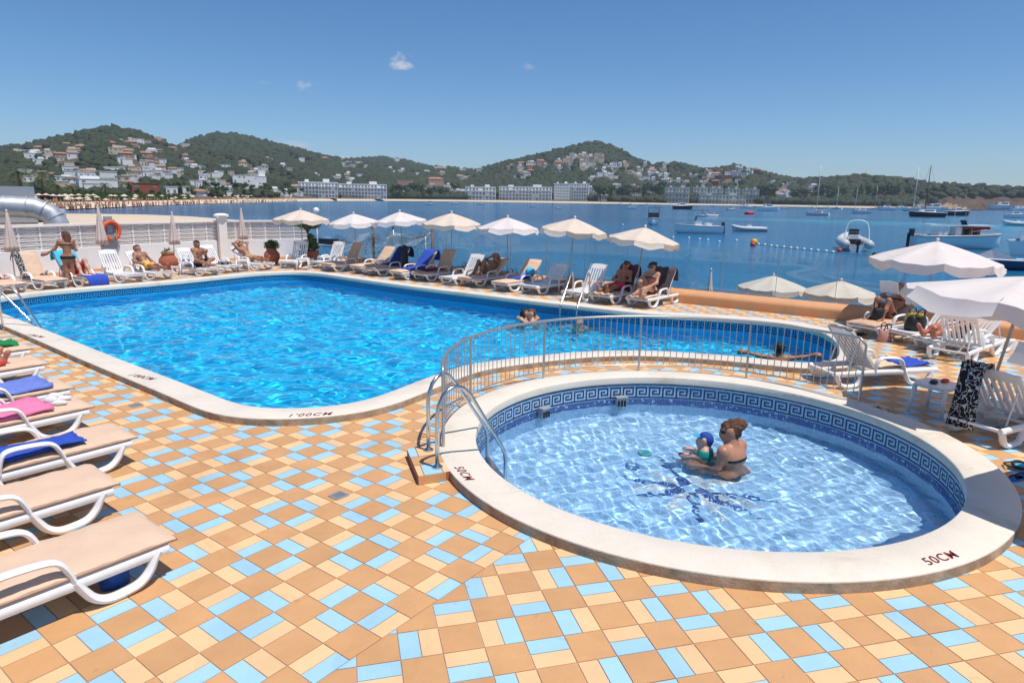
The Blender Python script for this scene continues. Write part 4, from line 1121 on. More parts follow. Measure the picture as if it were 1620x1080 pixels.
for px, py, hp, lab in ((36, 318, 54, 'tall palm at the far left, nearest the roof ducts'), (70, 316, 48, 'tall palm second from the left behind the ducts'), (93, 318, 32, 'shorter palm right of the two tall palms'), (115, 318, 28, 'short palm behind the near end of the beach'),
                        (168, 316, 30, 'bushy palm below the long white terraced block'), (205, 312, 28, 'palm left of the red-brown beach house'), (305, 313, 24, 'palm right of the small white beach houses'), (332, 314, 22, 'yellowish palm behind the beach umbrellas'), (372, 313, 20, 'palm in front of the white terraced villa')): palm(px, py, hp, lab)
for k, (x0, x1, y, n) in enumerate(((60, 260, 315, 16), (260, 470, 314, 14))):
    for j in range(n): pine(random.uniform(x0, x1), y + random.uniform(-5, 1), random.uniform(8, 15), 'low green bush-like pine right behind the far beach', 'bushy pines along the far beach')
# reeds behind the beach
V, F = [], []
for k in range(2600):
    a, _ = azel(random.uniform(100, 300), 316); r = float(shore(a)) + random.uniform(26, 40); x, y = r * sin(a), r * cos(a); z = float(height(a, r)) - .2; w = random.uniform(.3, .6); h = random.uniform(1.2, 2.8); n = len(V)
    V += [(x - w, y, z), (x + w, y, z), (x + random.uniform(-.5, .5), y, z + h)]; F.append((n, n + 1, n + 2))
tag(link('reeds', npmesh('reeds', V, F), 'leaf'), 'green reeds along the back of the far beach', kind='stuff')

# far beach crowd and sunshades: too small to pick apart
V, F = [], []; crowd = MB(); shades = MB(); gg = random.Random(4)
for k in range(420):
    a, _ = azel(gg.uniform(20, 470), 318); r = float(shore(a)) + gg.uniform(-9, 22); x, y = r * sin(a), r * cos(a); z = max(float(height(a, r)), SEA - .6)
    h = gg.uniform(.9, 1.7); crowd.tube([(x, y, z), (x + .05, y, z + h * .5), (x, y, z + h * .78)], [.12, .2, .17], 5); crowd.ball((x, y, z + h * .9), .12, 5, 4)
for k in range(70):
    a, _ = azel(gg.uniform(20, 470), 318); r = float(shore(a)) + gg.uniform(6, 24); x, y = r * sin(a), r * cos(a); z = float(height(a, r))
    shades.tube([(x, y, z), (x, y, z + 2)], .04, 4); shades.lathe([(.95, 1.75), (.0, 2.2)], (x, y, z), 7)
tag(crowd.build('beach_crowd', 'skin'), 'crowd of bathers on the far beach', kind='stuff'); tag(shades.build('beach_sunshades', 'cloth_cream'), 'straw-coloured sunshades on the far beach', kind='stuff')

# near beach behind the white wall, and the neighbour's roof plant
nb = [at(*p) for p in ((60, 343, -.9), (100, 338.5, -1.15), (160, 339, -1.15), (230, 340, -1.15), (300, 343, -1.15), (352, 347, -1.15), (420, 352, -1.15))]
mb = MB(); far = [(p.x, p.y, SEA - .3) for p in nb]; mid = [(p.x * .86, p.y * .86, -.55) for p in nb]; near = [(p.x * .42 - 1, p.y * .42 + 6, -.7) for p in nb]
n = len(nb); mb.add(far + mid + near, [(i, i + 1, n + i + 1, n + i) for i in range(n - 1)] + [(n + i, n + i + 1, 2 * n + i + 1, 2 * n + i) for i in range(n - 1)])
tag(mb.build('near_beach', 'sand', None, True), 'pale sand strip just behind the white wall', kind='structure')
bx = at(10, 345, .2); bx = Vector((-21.5, 27.5, 0))
t = thing('roof_plant', (bx.x, bx.y, 0), R(35), 'silver air duct with elbow and metal cabinet on the roof next door', 'ventilation plant')
mb = MB(); mb.box((0, 0, .3), (9, 4, 2.2)); mb.build('plinth', 'render_cream', t)
MB().tube([(-5, -1.2, 2.15), (.9, -1.2, 2.15), (1.6, -1.25, 2.1), (2.1, -1.35, 1.85), (2.3, -1.45, 1.45), (2.32, -1.5, 1.0)], .42, 16).build('duct', 'galvanised', t, True)
for i in range(7):
    x = -4.5 + i * .85; MB().tube([(x, -1.2, 2.15), (x + .05, -1.2, 2.15)], .45, 16).build('duct_flange', 'galvanised', t, True, 40)
for k, (px_, pz_, ang_) in enumerate(((1.35, 2.13, -.1), (1.85, 2.0, -.5), (2.2, 1.7, -1.0))): MB().tube([(px_, -1.24 - k * .07, pz_), (px_ + .05 * cos(ang_), -1.25 - k * .07, pz_ + .05 * sin(ang_))], .45, 16).build('elbow_seam', 'galvanised', t, True, 40)
mb = MB(); mb.box((-2.2, .8, 2.35), (4.6, 1.5, 1.9)); mb.build('cabinet', 'cabinet_grey', t)
mb = MB(); mb.box((1.0, .9, 2.2), (1.3, 1.3, 1.5)); mb.build('cabinet', 'cabinet_grey', t)
t = thing('white_cabinet', tuple(at(88, 356, 0.9) + Vector((0, 0, -1.2))), R(25), 'white metal cabinet behind the wall right of the silver duct', 'cabinet')
mb = MB(); mb.box((0, 0, 1.0), (1.05, .6, 2.2)); mb.build('body', 'white_wall', t)
for k in range(5): mb = MB(); mb.box((0, -.31, .9 + k * .22), (.9, .03, .03)); mb.build('louvre', 'cabinet_grey', t)
# ================================================================ SUN LOUNGERS
SEAT = .27
def flat_tube(pts, w, t): return MB().tube(pts, t, 8, rb=w, up=(0, 1, 0))
def catmull(P, k=4):
    P = [Vector(p) for p in P]; out = []
    for i in range(len(P) - 1):
        a, b, c, d = P[max(i - 1, 0)], P[i], P[i + 1], P[min(i + 2, len(P) - 1)]
        for j in range(k):
            t = j / k; out.append(.5 * ((2 * b) + (c - a) * t + (2 * a - 5 * b + 4 * c - d) * t * t + (3 * b - a - 3 * c + d) * t ** 3))
    return out + [P[-1]]
LG = {}
def lounger_meshes():
    y0 = .31
    def side(name, P, w, t):
        for s in (-1, 1):
            LG[name, s] = flat_tube(catmull([(x, s * y0, z) for x, z in P]), w, t).mesh(name, True, 50)
    side('side_rail', [(.03, SEAT - .035), (.5, SEAT - .04), (1.2, SEAT - .04), (1.84, SEAT - .05)], .03, .044)
    side('front_leg', [(.10, SEAT - .02), (.13, .20), (.17, .12), (.24, .055), (.34, .034), (.45, .036), (.535, .085), (.59, .17), (.63, SEAT - .02)], .042, .032)
    side('armrest', [(.63, SEAT - .02), (.67, .36), (.72, .425), (.81, .45), (1.0, .46), (1.09, .44), (1.13, .36), (1.15, SEAT - .02)], .040, .022)
    side('rear_leg', [(1.38, SEAT - .05), (1.40, .12), (1.45, .05), (1.53, .034), (1.64, .034), (1.72, .06), (1.77, .13), (1.80, SEAT - .05)], .042, .032)
    mb = MB()
    for x in (.05, .62, 1.2, 1.82): mb.box((x, 0, SEAT - .045), (.05, .6, .03))
    LG['cross_bar'] = mb.mesh('cross_bars')
    LG['seat_slat'] = MB().box((.57, 0, SEAT), (1.10, .068, .016)).mesh('slat')
    L = .78
    mb = MB(); mb.box((L * .5, -.275, 0), (L * .96, .05, .024)); mb.box((L * .5, .275, 0), (L * .96, .05, .024)); mb.box((.04, 0, 0), (.07, .5, .024))
    n = 10; P = []
    for k in range(n + 1):
        a = -pi / 2 + pi * k / n; P.append((L - .07 + .07 * cos(a), .30 * sin(a)))
    poly = [(L - .16, -.25)] + P + [(L - .16, .25)]; mb.prism(poly, -.012, .012)
    LG['backrest'] = mb.mesh('backrest')
    LG['back_slat'] = MB().box((L * .44, 0, 0), (L * .70, .043, .018)).mesh('slat')
    def pad(x0, x1, w, t, seed):
        g = np.random.default_rng(seed); nx, ny = 26, 12; V, F = [], []; prof = []
        def zt(u, v):
            e = min(u, 1 - u) * 14; f = min(v, 1 - v) * 7; return t * (1 - math.exp(-e * 1.4) * .7) * (1 - math.exp(-f * 1.2) * .6) + .004 * sin(u * 23 + v * 5 + seed) * sin(v * 9 + seed) + .003 * sin(u * 51 + v * 12)
        for i in range(nx + 1):
            for j in range(ny + 1): u, v = i / nx, j / ny; V.append((x0 + (x1 - x0) * u, (v - .5) * w, zt(u, v)))
        nb = len(V)
        for i in range(nx + 1):
            for j in range(ny + 1): u, v = i / nx, j / ny; V.append((x0 + (x1 - x0) * u, (v - .5) * w, 0))
        for i in range(nx):
            for j in range(ny): a = i * (ny + 1) + j; b = a + ny + 1; F.append((a, b, b + 1, a + 1)); F.append((nb + a, nb + a + 1, nb + b + 1, nb + b))
        for i in range(nx):
            a = i * (ny + 1); b = a + ny + 1; F.append((a, nb + a, nb + b, b)); a += ny; b += ny; F.append((a, b, nb + b, nb + a))
        for j in range(ny): F.append((j, j + 1, nb + j + 1, nb + j)); a = nx * (ny + 1) + j; F.append((a, nb + a, nb + a + 1, a + 1))
        me = npmesh('cushion', V, F, True); me.set_sharp_from_angle(angle=R(60)); return me
    LG['piping'] = MB().tube([(-.03, -.33, .004), (1.13, -.33, .004), (1.13, .33, .004), (-.03, .33, .004)], .006, 6, closed=True).mesh('piping', True)
    LG['seat_pad'] = pad(-.03, 1.14, .66, .065, 1); LG['back_pad'] = pad(.02, L + .03, .60, .05, 2)
    # cover folded over the top of the backrest
    LG['hood'] = flat_tube([(L + .03, -.29, .01), (L + .035, 0, .012), (L + .03, .29, .01)], .03, .02).mesh('hood', True)
lounger_meshes()
HINGE = 1.13
def lounger(x, y, head, back, style, label, group):
    """head: world angle from foot to head; back: backrest angle in degrees; style: slats | pad | tan"""
    t = thing('sun_lounger', (x, y, 0), head, label, 'lounger', group)
    def sh(name, key, mm, par=t): return link(name, LG[key], mm, par)
    for nm in ('side_rail', 'front_leg', 'armrest', 'rear_leg'):
        for s in (-1, 1): sh(nm, (nm, s), 'white_plastic')
    sh('cross_bars', 'cross_bar', 'white_plastic')
    for k in range(7): o = sh('seat_slat', 'seat_slat', 'white_plastic'); o.location = (0, (k - 3) * .0835, 0)
    b = sh('backrest', 'backrest', 'white_plastic'); b.location = (HINGE, 0, SEAT); b.rotation_euler = (0, -R(back), 0)
    for k in range(6): o = sh('back_slat', 'back_slat', 'white_plastic', b); o.location = (0, (k - 2.5) * .082, 0)
    st = MB().tube([(HINGE + .5 * cos(R(back)), .22, SEAT + .5 * sin(R(back)) - .02), (HINGE + .5 * cos(R(back)) + .12, .22, SEAT - .04)], .012, 6); st.tube([(HINGE + .5 * cos(R(back)), -.22, SEAT + .5 * sin(R(back)) - .02), (HINGE + .5 * cos(R(back)) + .12, -.22, SEAT - .04)], .012, 6)
    if back > 12: st.build('back_prop', 'white_plastic', t)
    if style != 'slats':
        cm = 'cushion' if style == 'pad' else 'cushion_tan'
        o = link('seat_cushion', padded('seat_pad', cm), None, t); o.location = (0, 0, SEAT + .012); link('piping', LG['piping'], 'piping', o)
        o = link('back_cushion', padded('back_pad', cm), None, b); o.location = (0, 0, .014)
        o = link('cushion_hood', padded('hood', cm), None, b)
    return t
_pc = {}
def padded(key, cm):
    if (key, cm) not in _pc:
        me = LG[key].copy(); me.materials.clear(); me.materials.append(M[cm]); _pc[key, cm] = me
    return _pc[key, cm]
def lxform(t): return Matrix.Translation(t.location) @ Matrix.Rotation(t.rotation_euler.z, 4, 'Z')

# back row along the glass: the two front leg marks give place and width direction
HB = atan2(.76, .65)
back_row = [  # right front leg px (x, y), back angle, style, heading tweak, label
    ((534, 430), 62, 'tan', .0, 'brown-cushioned lounger at the left end of the row along the glass'),
    ((581, 433.5), 50, 'pad', .0, 'cream-cushioned lounger second from the left along the glass'),
    ((604, 437), 50, 'tan', .0, 'lounger with a navy towel hung over its raised back'),
    ((645.5, 443), 48, 'pad', .0, 'lounger with a bright blue towel trailing off its side'),
    ((681, 445.5), 60, 'tan', .0, 'brown-cushioned lounger with a maroon towel on its seat'),
    ((725.5, 452), 58, 'slats', .0, 'empty white slatted lounger left of the sunbathing woman with raised knees'),
    ((758, 454), 40, 'pad', .0, 'cushioned lounger under the sunbathing woman with raised knees'),
    ((812, 462), 46, 'pad', .0, 'cushioned lounger with a blue towel and turquoise beach toy'),
    ((856.7, 466.7), 44, 'slats', .0, 'empty white slatted lounger in shade left of the ladder'),
    ((926, 477), 60, 'slats', .05, 'white slatted lounger right behind the far pool ladder'),
    ((972, 482), 58, 'slats', .0, 'lounger with a dark purple towel under the man in pink trunks'),
    ((1031, 487.8), 56, 'slats', .0, 'lounger with a dark grey towel, nearest the bare orange parapet')]
BR = []
for (px, py), bk, stl, dh, lab in back_row:
    p = at(px, py); h = HB + dh; d = Vector((cos(h), sin(h), 0)); n = Vector((-sin(h), cos(h), 0)); o = p - d * .3 + n * .31
    BR.append(lounger(o.x, o.y, h, bk, stl, lab, 'loungers in the row along the glass'))
# left row, backs to the white wall: left front leg mark (seen nearest)
HL = atan2(.47, -.88)
left_row = [((-4, 467), 30, 'pad', 0, 'cushioned lounger cut by the left edge of the view beside the white wall'), ((64, 459.5), 62, 'pad', 0, 'cream-cushioned lounger in front of the standing woman'), ((128, 455), 55, 'pad', 0, 'cushioned lounger under the man in red trunks'),
            ((193, 448), 64, 'slats', 0, 'empty white slatted lounger right of the blue towel by the wall'), ((240, 443.5), 50, 'slats', 0, 'white lounger under the man in yellow shorts'),
            ((318, 437), 52, 'slats', 0, 'white lounger under the man looking at his phone'), ((352, 432), 58, 'slats', 0, 'white lounger with dark clothes on it beside the pillar'),
            ((406, 428), 42, 'slats', 0, 'white lounger under the man with his arms raised')]
LR = []
for (px, py), bk, stl, dh, lab in left_row:
    p = at(px, py); h = HL + dh; d = Vector((cos(h), sin(h), 0)); n = Vector((-sin(h), cos(h), 0)); o = p - d * .3 - n * .31
    LR.append(lounger(o.x, o.y, h, bk, stl, lab, 'loungers along the white wall'))
p = at(458, 424); lounger(p.x, p.y - .3, R(84), 66, 'slats', 'white slatted lounger facing the camera left of the potted tree', 'loungers by the potted tree')
p = at(497, 424); lounger(p.x + .1, p.y - .3, R(62), 66, 'slats', 'white slatted lounger right of the potted tree', 'loungers by the potted tree')
# near left row: foot ends towards the pool
HN = atan2(-.79, -.62)
near_row = [((270, 850), 0, 'big cream-cushioned lounger nearest the camera with a toy bag beneath'), ((182, 763), 0, 'cream-cushioned lounger second from the camera at the left'), ((211, 690), 0, 'cushioned lounger with a dark blue towel and orange toy'),
            ((143, 642), 0, 'cushioned lounger under the pink towel'), ((112, 612), 0, 'cushioned lounger under the violet-blue towel'), ((72, 574), 0, 'cushioned lounger with a small red towel'), ((49, 550), 0, 'cushioned lounger with green clothes')]
NR = []
for (px, py), bk, lab in near_row:
    p = at(px, py, SEAT + .03); d = Vector((cos(HN), sin(HN), 0)); n = Vector((-sin(HN), cos(HN), 0)); o = p - n * .30
    NR.append(lounger(o.x, o.y, HN, 4, 'pad', lab, 'loungers in the near left row'))
# right-hand group
def by_leg(px, py, h, side, bk, stl, lab, sx=.3):
    p = at(px, py); d = Vector((cos(h), sin(h), 0)); n = Vector((-sin(h), cos(h), 0)); o = p - d * sx + n * (.31 * side)
    return lounger(o.x, o.y, h, bk, stl, lab, 'loungers on the right of the terrace')
R1 = by_leg(1395, 536, atan2(.52, .85), 1, 48, 'tan', 'lounger in shade under the woman reading with raised knees')
R2 = by_leg(1461, 549, atan2(.36, .93), 1, 50, 'slats', 'white slatted lounger carrying a black and yellow beach bag')
R3 = by_leg(1500, 562, atan2(.25, .97), 1, 46, 'slats', 'white lounger under the sunburnt person at the right edge')
R4 = by_leg(1535, 577, atan2(-.62, -.79), -1, 52, 'slats', 'striped-back lounger seen from behind at the right edge', sx=1.6)
R5 = by_leg(1367, 613, atan2(-.2, -.98), -1, 52, 'slats', 'white lounger with a blue towel right behind the curved railing', sx=1.3)
p6 = at(1500, 684); h6 = atan2(-.42, -.91); d6 = Vector((cos(h6), sin(h6), 0)); n6 = Vector((-sin(h6), cos(h6), 0)); o6 = p6 - d6 * 1.75 - n6 * -.0 + n6 * .31
R6 = lounger(o6.x, o6.y, h6, 50, 'slats', 'shaded lounger at the right with a black and white sarong over its back', 'loungers on the right of the terrace')

# ================================================================ TOWELS AND CLOTHS ON LOUNGERS
def profile(back, over, x0):
    b = R(back); L = .80; P = []
    for x in np.linspace(x0, HINGE - .02, 8): P.append((x, SEAT + .01))
    for s in np.linspace(.06, L, 8): P.append((HINGE + s * cos(b) - .0, SEAT + s * sin(b)))
    top = P[-1]
    if over > 0:
        P.append((top[0] + .05, top[1] + .015)); 
        for s in np.linspace(.06, over, 4): P.append((top[0] + .075 + s * cos(b) * .15, top[1] - s))
    return P
def cloth(t, label, mm, P, w, y=0.0, off_=.098, skew=0.0, seed=0, amp=.012, name='towel', cat='towel', taper=0.0):
    g = np.random.default_rng(seed); ny = 12; V, F = [], []; n = len(P); Q = [Vector((p[0], 0, p[1])) for p in P]
    for i in range(n):
        tn = (Q[min(i + 1, n - 1)] - Q[max(i - 1, 0)]).normalized(); nr = Vector((-tn.z, 0, tn.x))
        for j in range(ny + 1):
            v = j / ny - .5; ww = w * (1 - taper * i / n)
            yy = y + v * ww + skew * i / n; o = off_ + amp * sin(v * 17 + i * .8 + seed) * (1 + .6 * sin(i * 1.7 + seed)) + amp * .5 * sin(v * 33 + i * 2.1)
            q = Q[i] + nr * o; z = q.z; ex = abs(yy) - .30
            if ex > 0: z -= ex * 1.2
            V.append((q.x + .006 * sin(j * .55 + i * .4 + seed), yy if ex < 0 else math.copysign(.30 + ex * .25, yy), z))
    for i in range(n - 1):
        for j in range(ny): a = i * (ny + 1) + j; F.append((a, a + 1, a + ny + 2, a + ny + 1))
    o = link(name, npmesh(name, V, F, True), mm); o.location = t.location; o.rotation_euler = t.rotation_euler
    sol = o.modifiers.new('thick', 'SOLIDIFY'); sol.thickness = .012; sol.offset = 1
    return tag(o, label, cat)
def flatP(x0, x1, n=9): return [(x, SEAT + .01) for x in np.linspace(x0, x1, n)]
cloth(BR[2], 'navy towel hung over the back of a lounger by the glass', 'towel_navy', profile(50, .3, .75), .56, seed=1)
cloth(BR[3], 'bright blue towel over lounger back, trailing off its side', 'towel_blue', profile(48, .3, .55), .54, seed=2)
cloth(BR[3], 'bright blue towel end hanging down beside lounger leg', 'towel_blue', [(.36, SEAT + .01), (.45, SEAT + .012), (.58, SEAT + .012), (.7, SEAT + .01)], .8, y=-.18, seed=3)
cloth(BR[4], 'maroon towel spread on the seat of a brown lounger', 'towel_maroon', flatP(.2, 1.05), .56, seed=4)
cloth(BR[7], 'blue towel on the lounger with the turquoise toy', 'towel_blue', flatP(.62, 1.12), .5, seed=5)
cloth(BR[10], 'dark purple patterned towel over the lounger of the man in pink trunks', 'towel_purple', profile(58, .34, .95), .66, off_=.03, seed=6)
cloth(BR[11], 'dark grey towel over the lounger back of the seated woman', 'towel_grey', profile(56, .32, 1.0), .62, off_=.03, seed=7)
cloth(BR[11], 'cream towel under the seated woman on the white lounger', 'towel_sand', flatP(-.01, 1.1), .6, off_=.025, seed=8)
cloth(BR[10], 'pale towel under the legs of the man in pink trunks', 'towel_sand', flatP(-.01, 1.0), .6, off_=.025, seed=9)
cloth(BR[7], 'lilac shirt lying beside the turquoise toy', 'towel_violet', [(1.0, SEAT + .01), (1.13, SEAT + .02), (1.3, SEAT + .17)], .3, y=-.05, off_=.085, seed=10, name='shirt', cat='shirt')
cloth(NR[2], 'dark blue towel on the third near lounger', 'towel_blue', flatP(.42, 1.75, 14), .36, y=.10, seed=11, amp=.014)
cloth(NR[3], 'pink towel on the fourth near lounger', 'towel_pink', flatP(.36, 1.75, 16), .80, y=-.08, seed=12, amp=.016)
cloth(NR[4], 'violet-blue towel on the fifth near lounger', 'towel_violet', flatP(.18, 1.75, 16), .72, y=-.04, seed=13, amp=.012)
cloth(NR[5], 'small red towel on the sixth near lounger', 'red', flatP(.45, 1.4, 10), .42, y=.05, seed=14)
cloth(NR[6], 'green clothes on the farthest near lounger', 'towel_green', flatP(.12, .7, 9), .4, y=.0, seed=15, amp=.03, name='clothes', cat='clothes')
cloth(NR[6], 'white cloth beside the green clothes on the farthest near lounger', 'towel_white', flatP(.15, .8, 9), .16, y=-.26, seed=16, amp=.02, name='clothes', cat='clothes')
cloth(R5, 'blue towel on the seat behind the curved railing', 'towel_blue', flatP(.05, .62), .52, off_=.04, seed=17, amp=.02)
cloth(R5, 'sand-coloured towel on the lounger behind the curved railing', 'towel_sand', profile(52, 0, .62), .54, off_=.03, seed=18)
cloth(LR[2], 'dark blue towel hanging over the foot of the lounger by the wall', 'towel_blue', [(-.06, .02), (-.055, .12), (-.05, .2), (-.03, SEAT + .0), (.05, SEAT + .02), (.3, SEAT + .01), (.5, SEAT + .01)], .6, off_=.065, seed=19, amp=.006)
cloth(LR[2], 'light blue towel over the head of the lounger by the wall', 'towel_cyan', profile(55, .2, HINGE + .0)[10:], .62, off_=.08, seed=20)
cloth(LR[1], 'black and white printed sarong hanging beside the standing woman', 'print_bw', profile(62, .1, .75)[2:], .24, y=.30, off_=.08, seed=21, name='sarong', cat='sarong')
cloth(R6, 'black and white sarong draped over the shaded lounger back', 'print_bw', profile(50, .75, HINGE + .3)[13:], .30, y=-.16, off_=.035, seed=22, amp=.03, name='sarong', cat='sarong')
cloth(LR[0], 'pale pink towel bundled on the lounger at the left edge', 'pink_wrap', profile(30, .0, .9), .5, off_=.12, seed=23, amp=.05)

# ================================================================ PARASOLS
def parasol(bx, by, h, r, cm, label, group, tilt=(0, 0), z0=0.0, seed=0, drop=None, rim=None, turn=None, ns=8):
    """open eight-panel parasol with hanging flaps; tilt moves the top sideways in metres (x, y)"""
    t = thing('parasol', (bx, by, z0), 0, label, 'parasol', group); g = random.Random(seed)
    top = Vector((tilt[0], tilt[1], h)); ax = top.normalized(); rot = Vector((0, 0, 1)).rotation_difference(ax).to_matrix().to_4x4(); a0 = g.uniform(0, pi / 4) if turn is None else turn; sa = 2 * pi / ns
    MB().tube([Vector((0, 0, 0)), ax * (h * .98)], .019, 8).build('pole', 'pole', t, True)
    head = bpy.data.objects.new('canopy', None)
    dr = drop or r * .34; V, F = [], []; nseg, nr = 48, 8
    def rr(a, s):
        k = (a - a0) / sa; f = abs(k - round(k)) * 2            # 0 on a rib, 1 mid panel
        m = (k % 1); chord = cos(sa / 2) / cos((m - .5) * sa)
        return r * s * (chord * .25 + .75 * chord), f
    V.append((0, 0, h))
    for i in range(1, nr + 1):
        s = i / nr
        for k in range(nseg):
            a = a0 + 2 * pi * k / nseg; R_, m = rr(a, s); m = ((a - a0) / sa) % 1; sag = sin(pi * m)
            z = h - dr * (s ** 1.12) - .055 * r * sag * s * (1 - s * .2) + .010 * r * sin(k * 1.9 + i + seed) * s * s
            V.append((R_ * cos(a), R_ * sin(a), z))
    for k in range(nseg): F.append((0, 1 + k, 1 + (k + 1) % nseg))
    for i in range(nr - 1):
        for k in range(nseg): F.append((1 + i * nseg + k, 1 + (i + 1) * nseg + k, 1 + (i + 1) * nseg + (k + 1) % nseg, 1 + i * nseg + (k + 1) % nseg))
    me = bpy.data.meshes.new('canopy'); me.from_pydata(V, [], F); me.shade_smooth(); me.transform(rot); bpy.data.objects.remove(head)
    can = link('canopy', me, cm, t)
    rimv = V[-nseg:]; fl = .15 * r
    nj = nseg // ns
    for p in range(ns):
        ks = [p * nj + j for j in range(0, nj + 1)]; W, G_ = [], []; out = g.uniform(-.25, .5)
        for j, k in enumerate(ks):
            q = Vector(rimv[k % nseg]); dd = Vector((q.x, q.y, 0)).normalized(); sc_ = sin(pi * j / nj) * .3 + .8
            for z_, o_ in ((0, 0), (.5, .35), (1, 1)): W.append(q + dd * (out * fl * o_ + .008 * sin(j * 2.3 + p) * o_) + Vector((0, 0, -fl * z_ * sc_)))
        for j in range(nj):
            for i in range(2): a = j * 3 + i; G_.append((a, a + 3, a + 4, a + 1))
        me = bpy.data.meshes.new('flap'); me.from_pydata([tuple(w) for w in W], [], G_); me.shade_smooth(); me.transform(rot); link('flap', me, cm, t)
    for p in range(ns):
        a = a0 + p * sa; e = Vector((r * .97 * cos(a), r * .97 * sin(a), h - dr * .97 - .012))
        mb = MB().tube([rot @ Vector((0, 0, h - .03)), rot @ ((Vector((0, 0, h)) + e) / 2 + Vector((0, 0, .02 - .012))), rot @ e], .007, 5); mb.build('rib', 'pole', t)
        s = Vector((r * .5 * cos(a), r * .5 * sin(a), h - dr * .5 - .02)); MB().tube([rot @ Vector((0, 0, h - dr * 1.25)), rot @ s], .005, 5).build('strut', 'pole', t)
    mb = MB().lathe([(.0, 0), (.03, 0), (.035, .03), (.028, .075), (.0, .08)], (0, 0, 0), 10); o = mb.build('finial', 'cloth_white', t, True); o.matrix_local = Matrix.Translation(rot @ Vector((0, 0, h - .005)))
    mb = MB(); mb.lathe([(.0, 0), (.2, 0), (.2, .05), (.04, .07), (.03, .22), (.0, .22)], (0, 0, 0), 14); mb.build('base', 'render_grey', t, True, 40)
    return t
def glass_base(px, inset):
    best = None
    for k in range(2400):
        y = 395 + k * .1; p = at(px, y); d = (p.x - GP.x) * GN.x + (p.y - GP.y) * GN.y + inset
        if best is None or abs(d) < best[0]: best = (abs(d), p)
    return best[1]
for i, (px, ya, w, cm, inset, lab) in enumerate(((567, 338, 1.9, 'cloth_white', .6, 'white parasol leftmost of the row over the glass'), (640, 335, 1.85, 'cloth_white', .6, 'white parasol second in the row over the glass'), (714, 337, 1.95, 'cloth_cream', .6, 'cream parasol third in the row over the glass'),
                                               (802, 344, 1.95, 'cloth_white', .6, 'white parasol fourth in the row over the glass'), (897, 345, 1.95, 'cloth_cream', .5, 'cream parasol fifth in the row over the glass'))):
    p = glass_base(px, inset); parasol(p.x, p.y, zat(p.x, p.y, ya), w / 2, cm, lab, 'open parasols over the glass', seed=i + 1, tilt=(random.uniform(-.16, .16), random.uniform(-.1, .1)))
p = glass_base(1003, .7); parasol(p.x, p.y, 2.06, .98, 'cloth_cream', 'cream parasol over the man and woman at the right of the row', 'open parasols over the glass', seed=9, tilt=(.2, .0))
p = at(480, 419); parasol(p.x, p.y, 2.2, 1.07, 'cloth_cream', 'beige parasol above the potted tree', 'open parasols over the glass', seed=11)
p = at(1459, 520); parasol(p.x, p.y, 1.98, 1.30, 'cloth_white', 'large white parasol over the reading woman', 'big parasols on the right', seed=12, tilt=(.05, 0), drop=.42)
p = at(1549, 668); parasol(p.x, p.y, zat(p.x, p.y, 433), 1.32, 'cloth_white', 'large white parasol over the side table at the right', 'big parasols on the right', seed=15, tilt=(.34, .02), drop=.38)
parasol(5.80, 5.05, 2.03, 1.56, 'cloth_white', 'white parasol cut by the right edge, low in front', 'big parasols on the right', seed=18, drop=.38, turn=R(72), ns=4)
# parasols on the lower level beyond the parapet
for i, (px, py, wpx, cm, lab) in enumerate(((1224, 436, 104, 'cloth_cream', 'white parasol just beyond the parapet, left of two'), (1331, 444, 110, 'cloth_cream', 'white parasol just beyond the parapet, right of two'))):
    r_ = .98; Y = 2 * r_ * FPX / wpx; d = Vector(ray(px, py)); k = Y / d.y * .985; p = Vector((d.x * k, d.y * k, CAM_H + d.z * k)); parasol(p.x, p.y, p.z + 1.3, r_, cm, lab, 'parasols on the lower terrace', z0=-1.3, seed=30 + i)
low = MB(); c0, c1 = GP + GD * 0 + GN * .36, GP + GD * 12 + GN * .36
low.prism([(c0.x, c0.y), (c1.x, c1.y), (c1.x + GN.x * 4.5, c1.y + GN.y * 4.5), (c0.x + GN.x * 4.5, c0.y + GN.y * 4.5)], -1.6, -1.31); tag(low.build('lower_terrace', 'sand'), 'lower beach terrace beyond the parapet', kind='structure')
def closed_parasol(bx, by, h, label, group, cm='cloth_pinkish', tilt=0.0, z0=0.0, full=1.0):
    t = thing('closed_parasol', (bx, by, z0), 0, label, 'parasol', group); g = random.Random(int(bx * 100))
    MB().tube([(0, 0, 0), (tilt * .5, 0, h * .5), (tilt, 0, h)], .018, 8).build('pole', 'pole', t, True)
    L = h * .56; ph_ = g.uniform(0, 6)
    mb = MB(); prof_ = [(.02, 0), (.035, -.05), (.07, -L * .3), (.11, -L * .6), (.15, -L * .85), (.17, -L), (.12, -L * .98), (.02, -L * .9)]
    mb.lathe([(r * full, z) for r, z in prof_[::-1]], (tilt, 0, h), 48, lambda a, z: 1 + .24 * sin(a * 8 + ph_ + z * 2) * min(1, -z / L * 1.3) + .05 * sin(a * 3 + z * 5)); o = mb.build('folded_canopy', cm, t, True)
    mb = MB(); mb.lathe([(.0, 0), (.03, 0), (.033, .03), (.02, .07), (.0, .075)], (tilt, 0, h), 10); mb.build('finial', 'cloth_white', t, True)
    mb = MB(); mb.lathe([(.0, 0), (.2, 0), (.2, .05), (.04, .07), (.03, .22), (.0, .22)], (0, 0, 0), 14); mb.build('base', 'render_grey', t, True, 40)
for px, py, ya, tl, lab in ((25, 447, 335, .02, 'closed pink parasol at the far left by the white wall'), (164, 433, 327, .06, 'closed pink parasol left of the lifebuoy'), (277, 424, 338, .06, 'closed pink parasol between the lifebuoy and the pillar'), (385, 415, 332, .05, 'closed pale parasol just right of the pillar')):
    p = at(px, py); closed_parasol(p.x, p.y, zat(p.x, p.y, ya), lab, 'closed parasols along the white wall', tilt=tl)
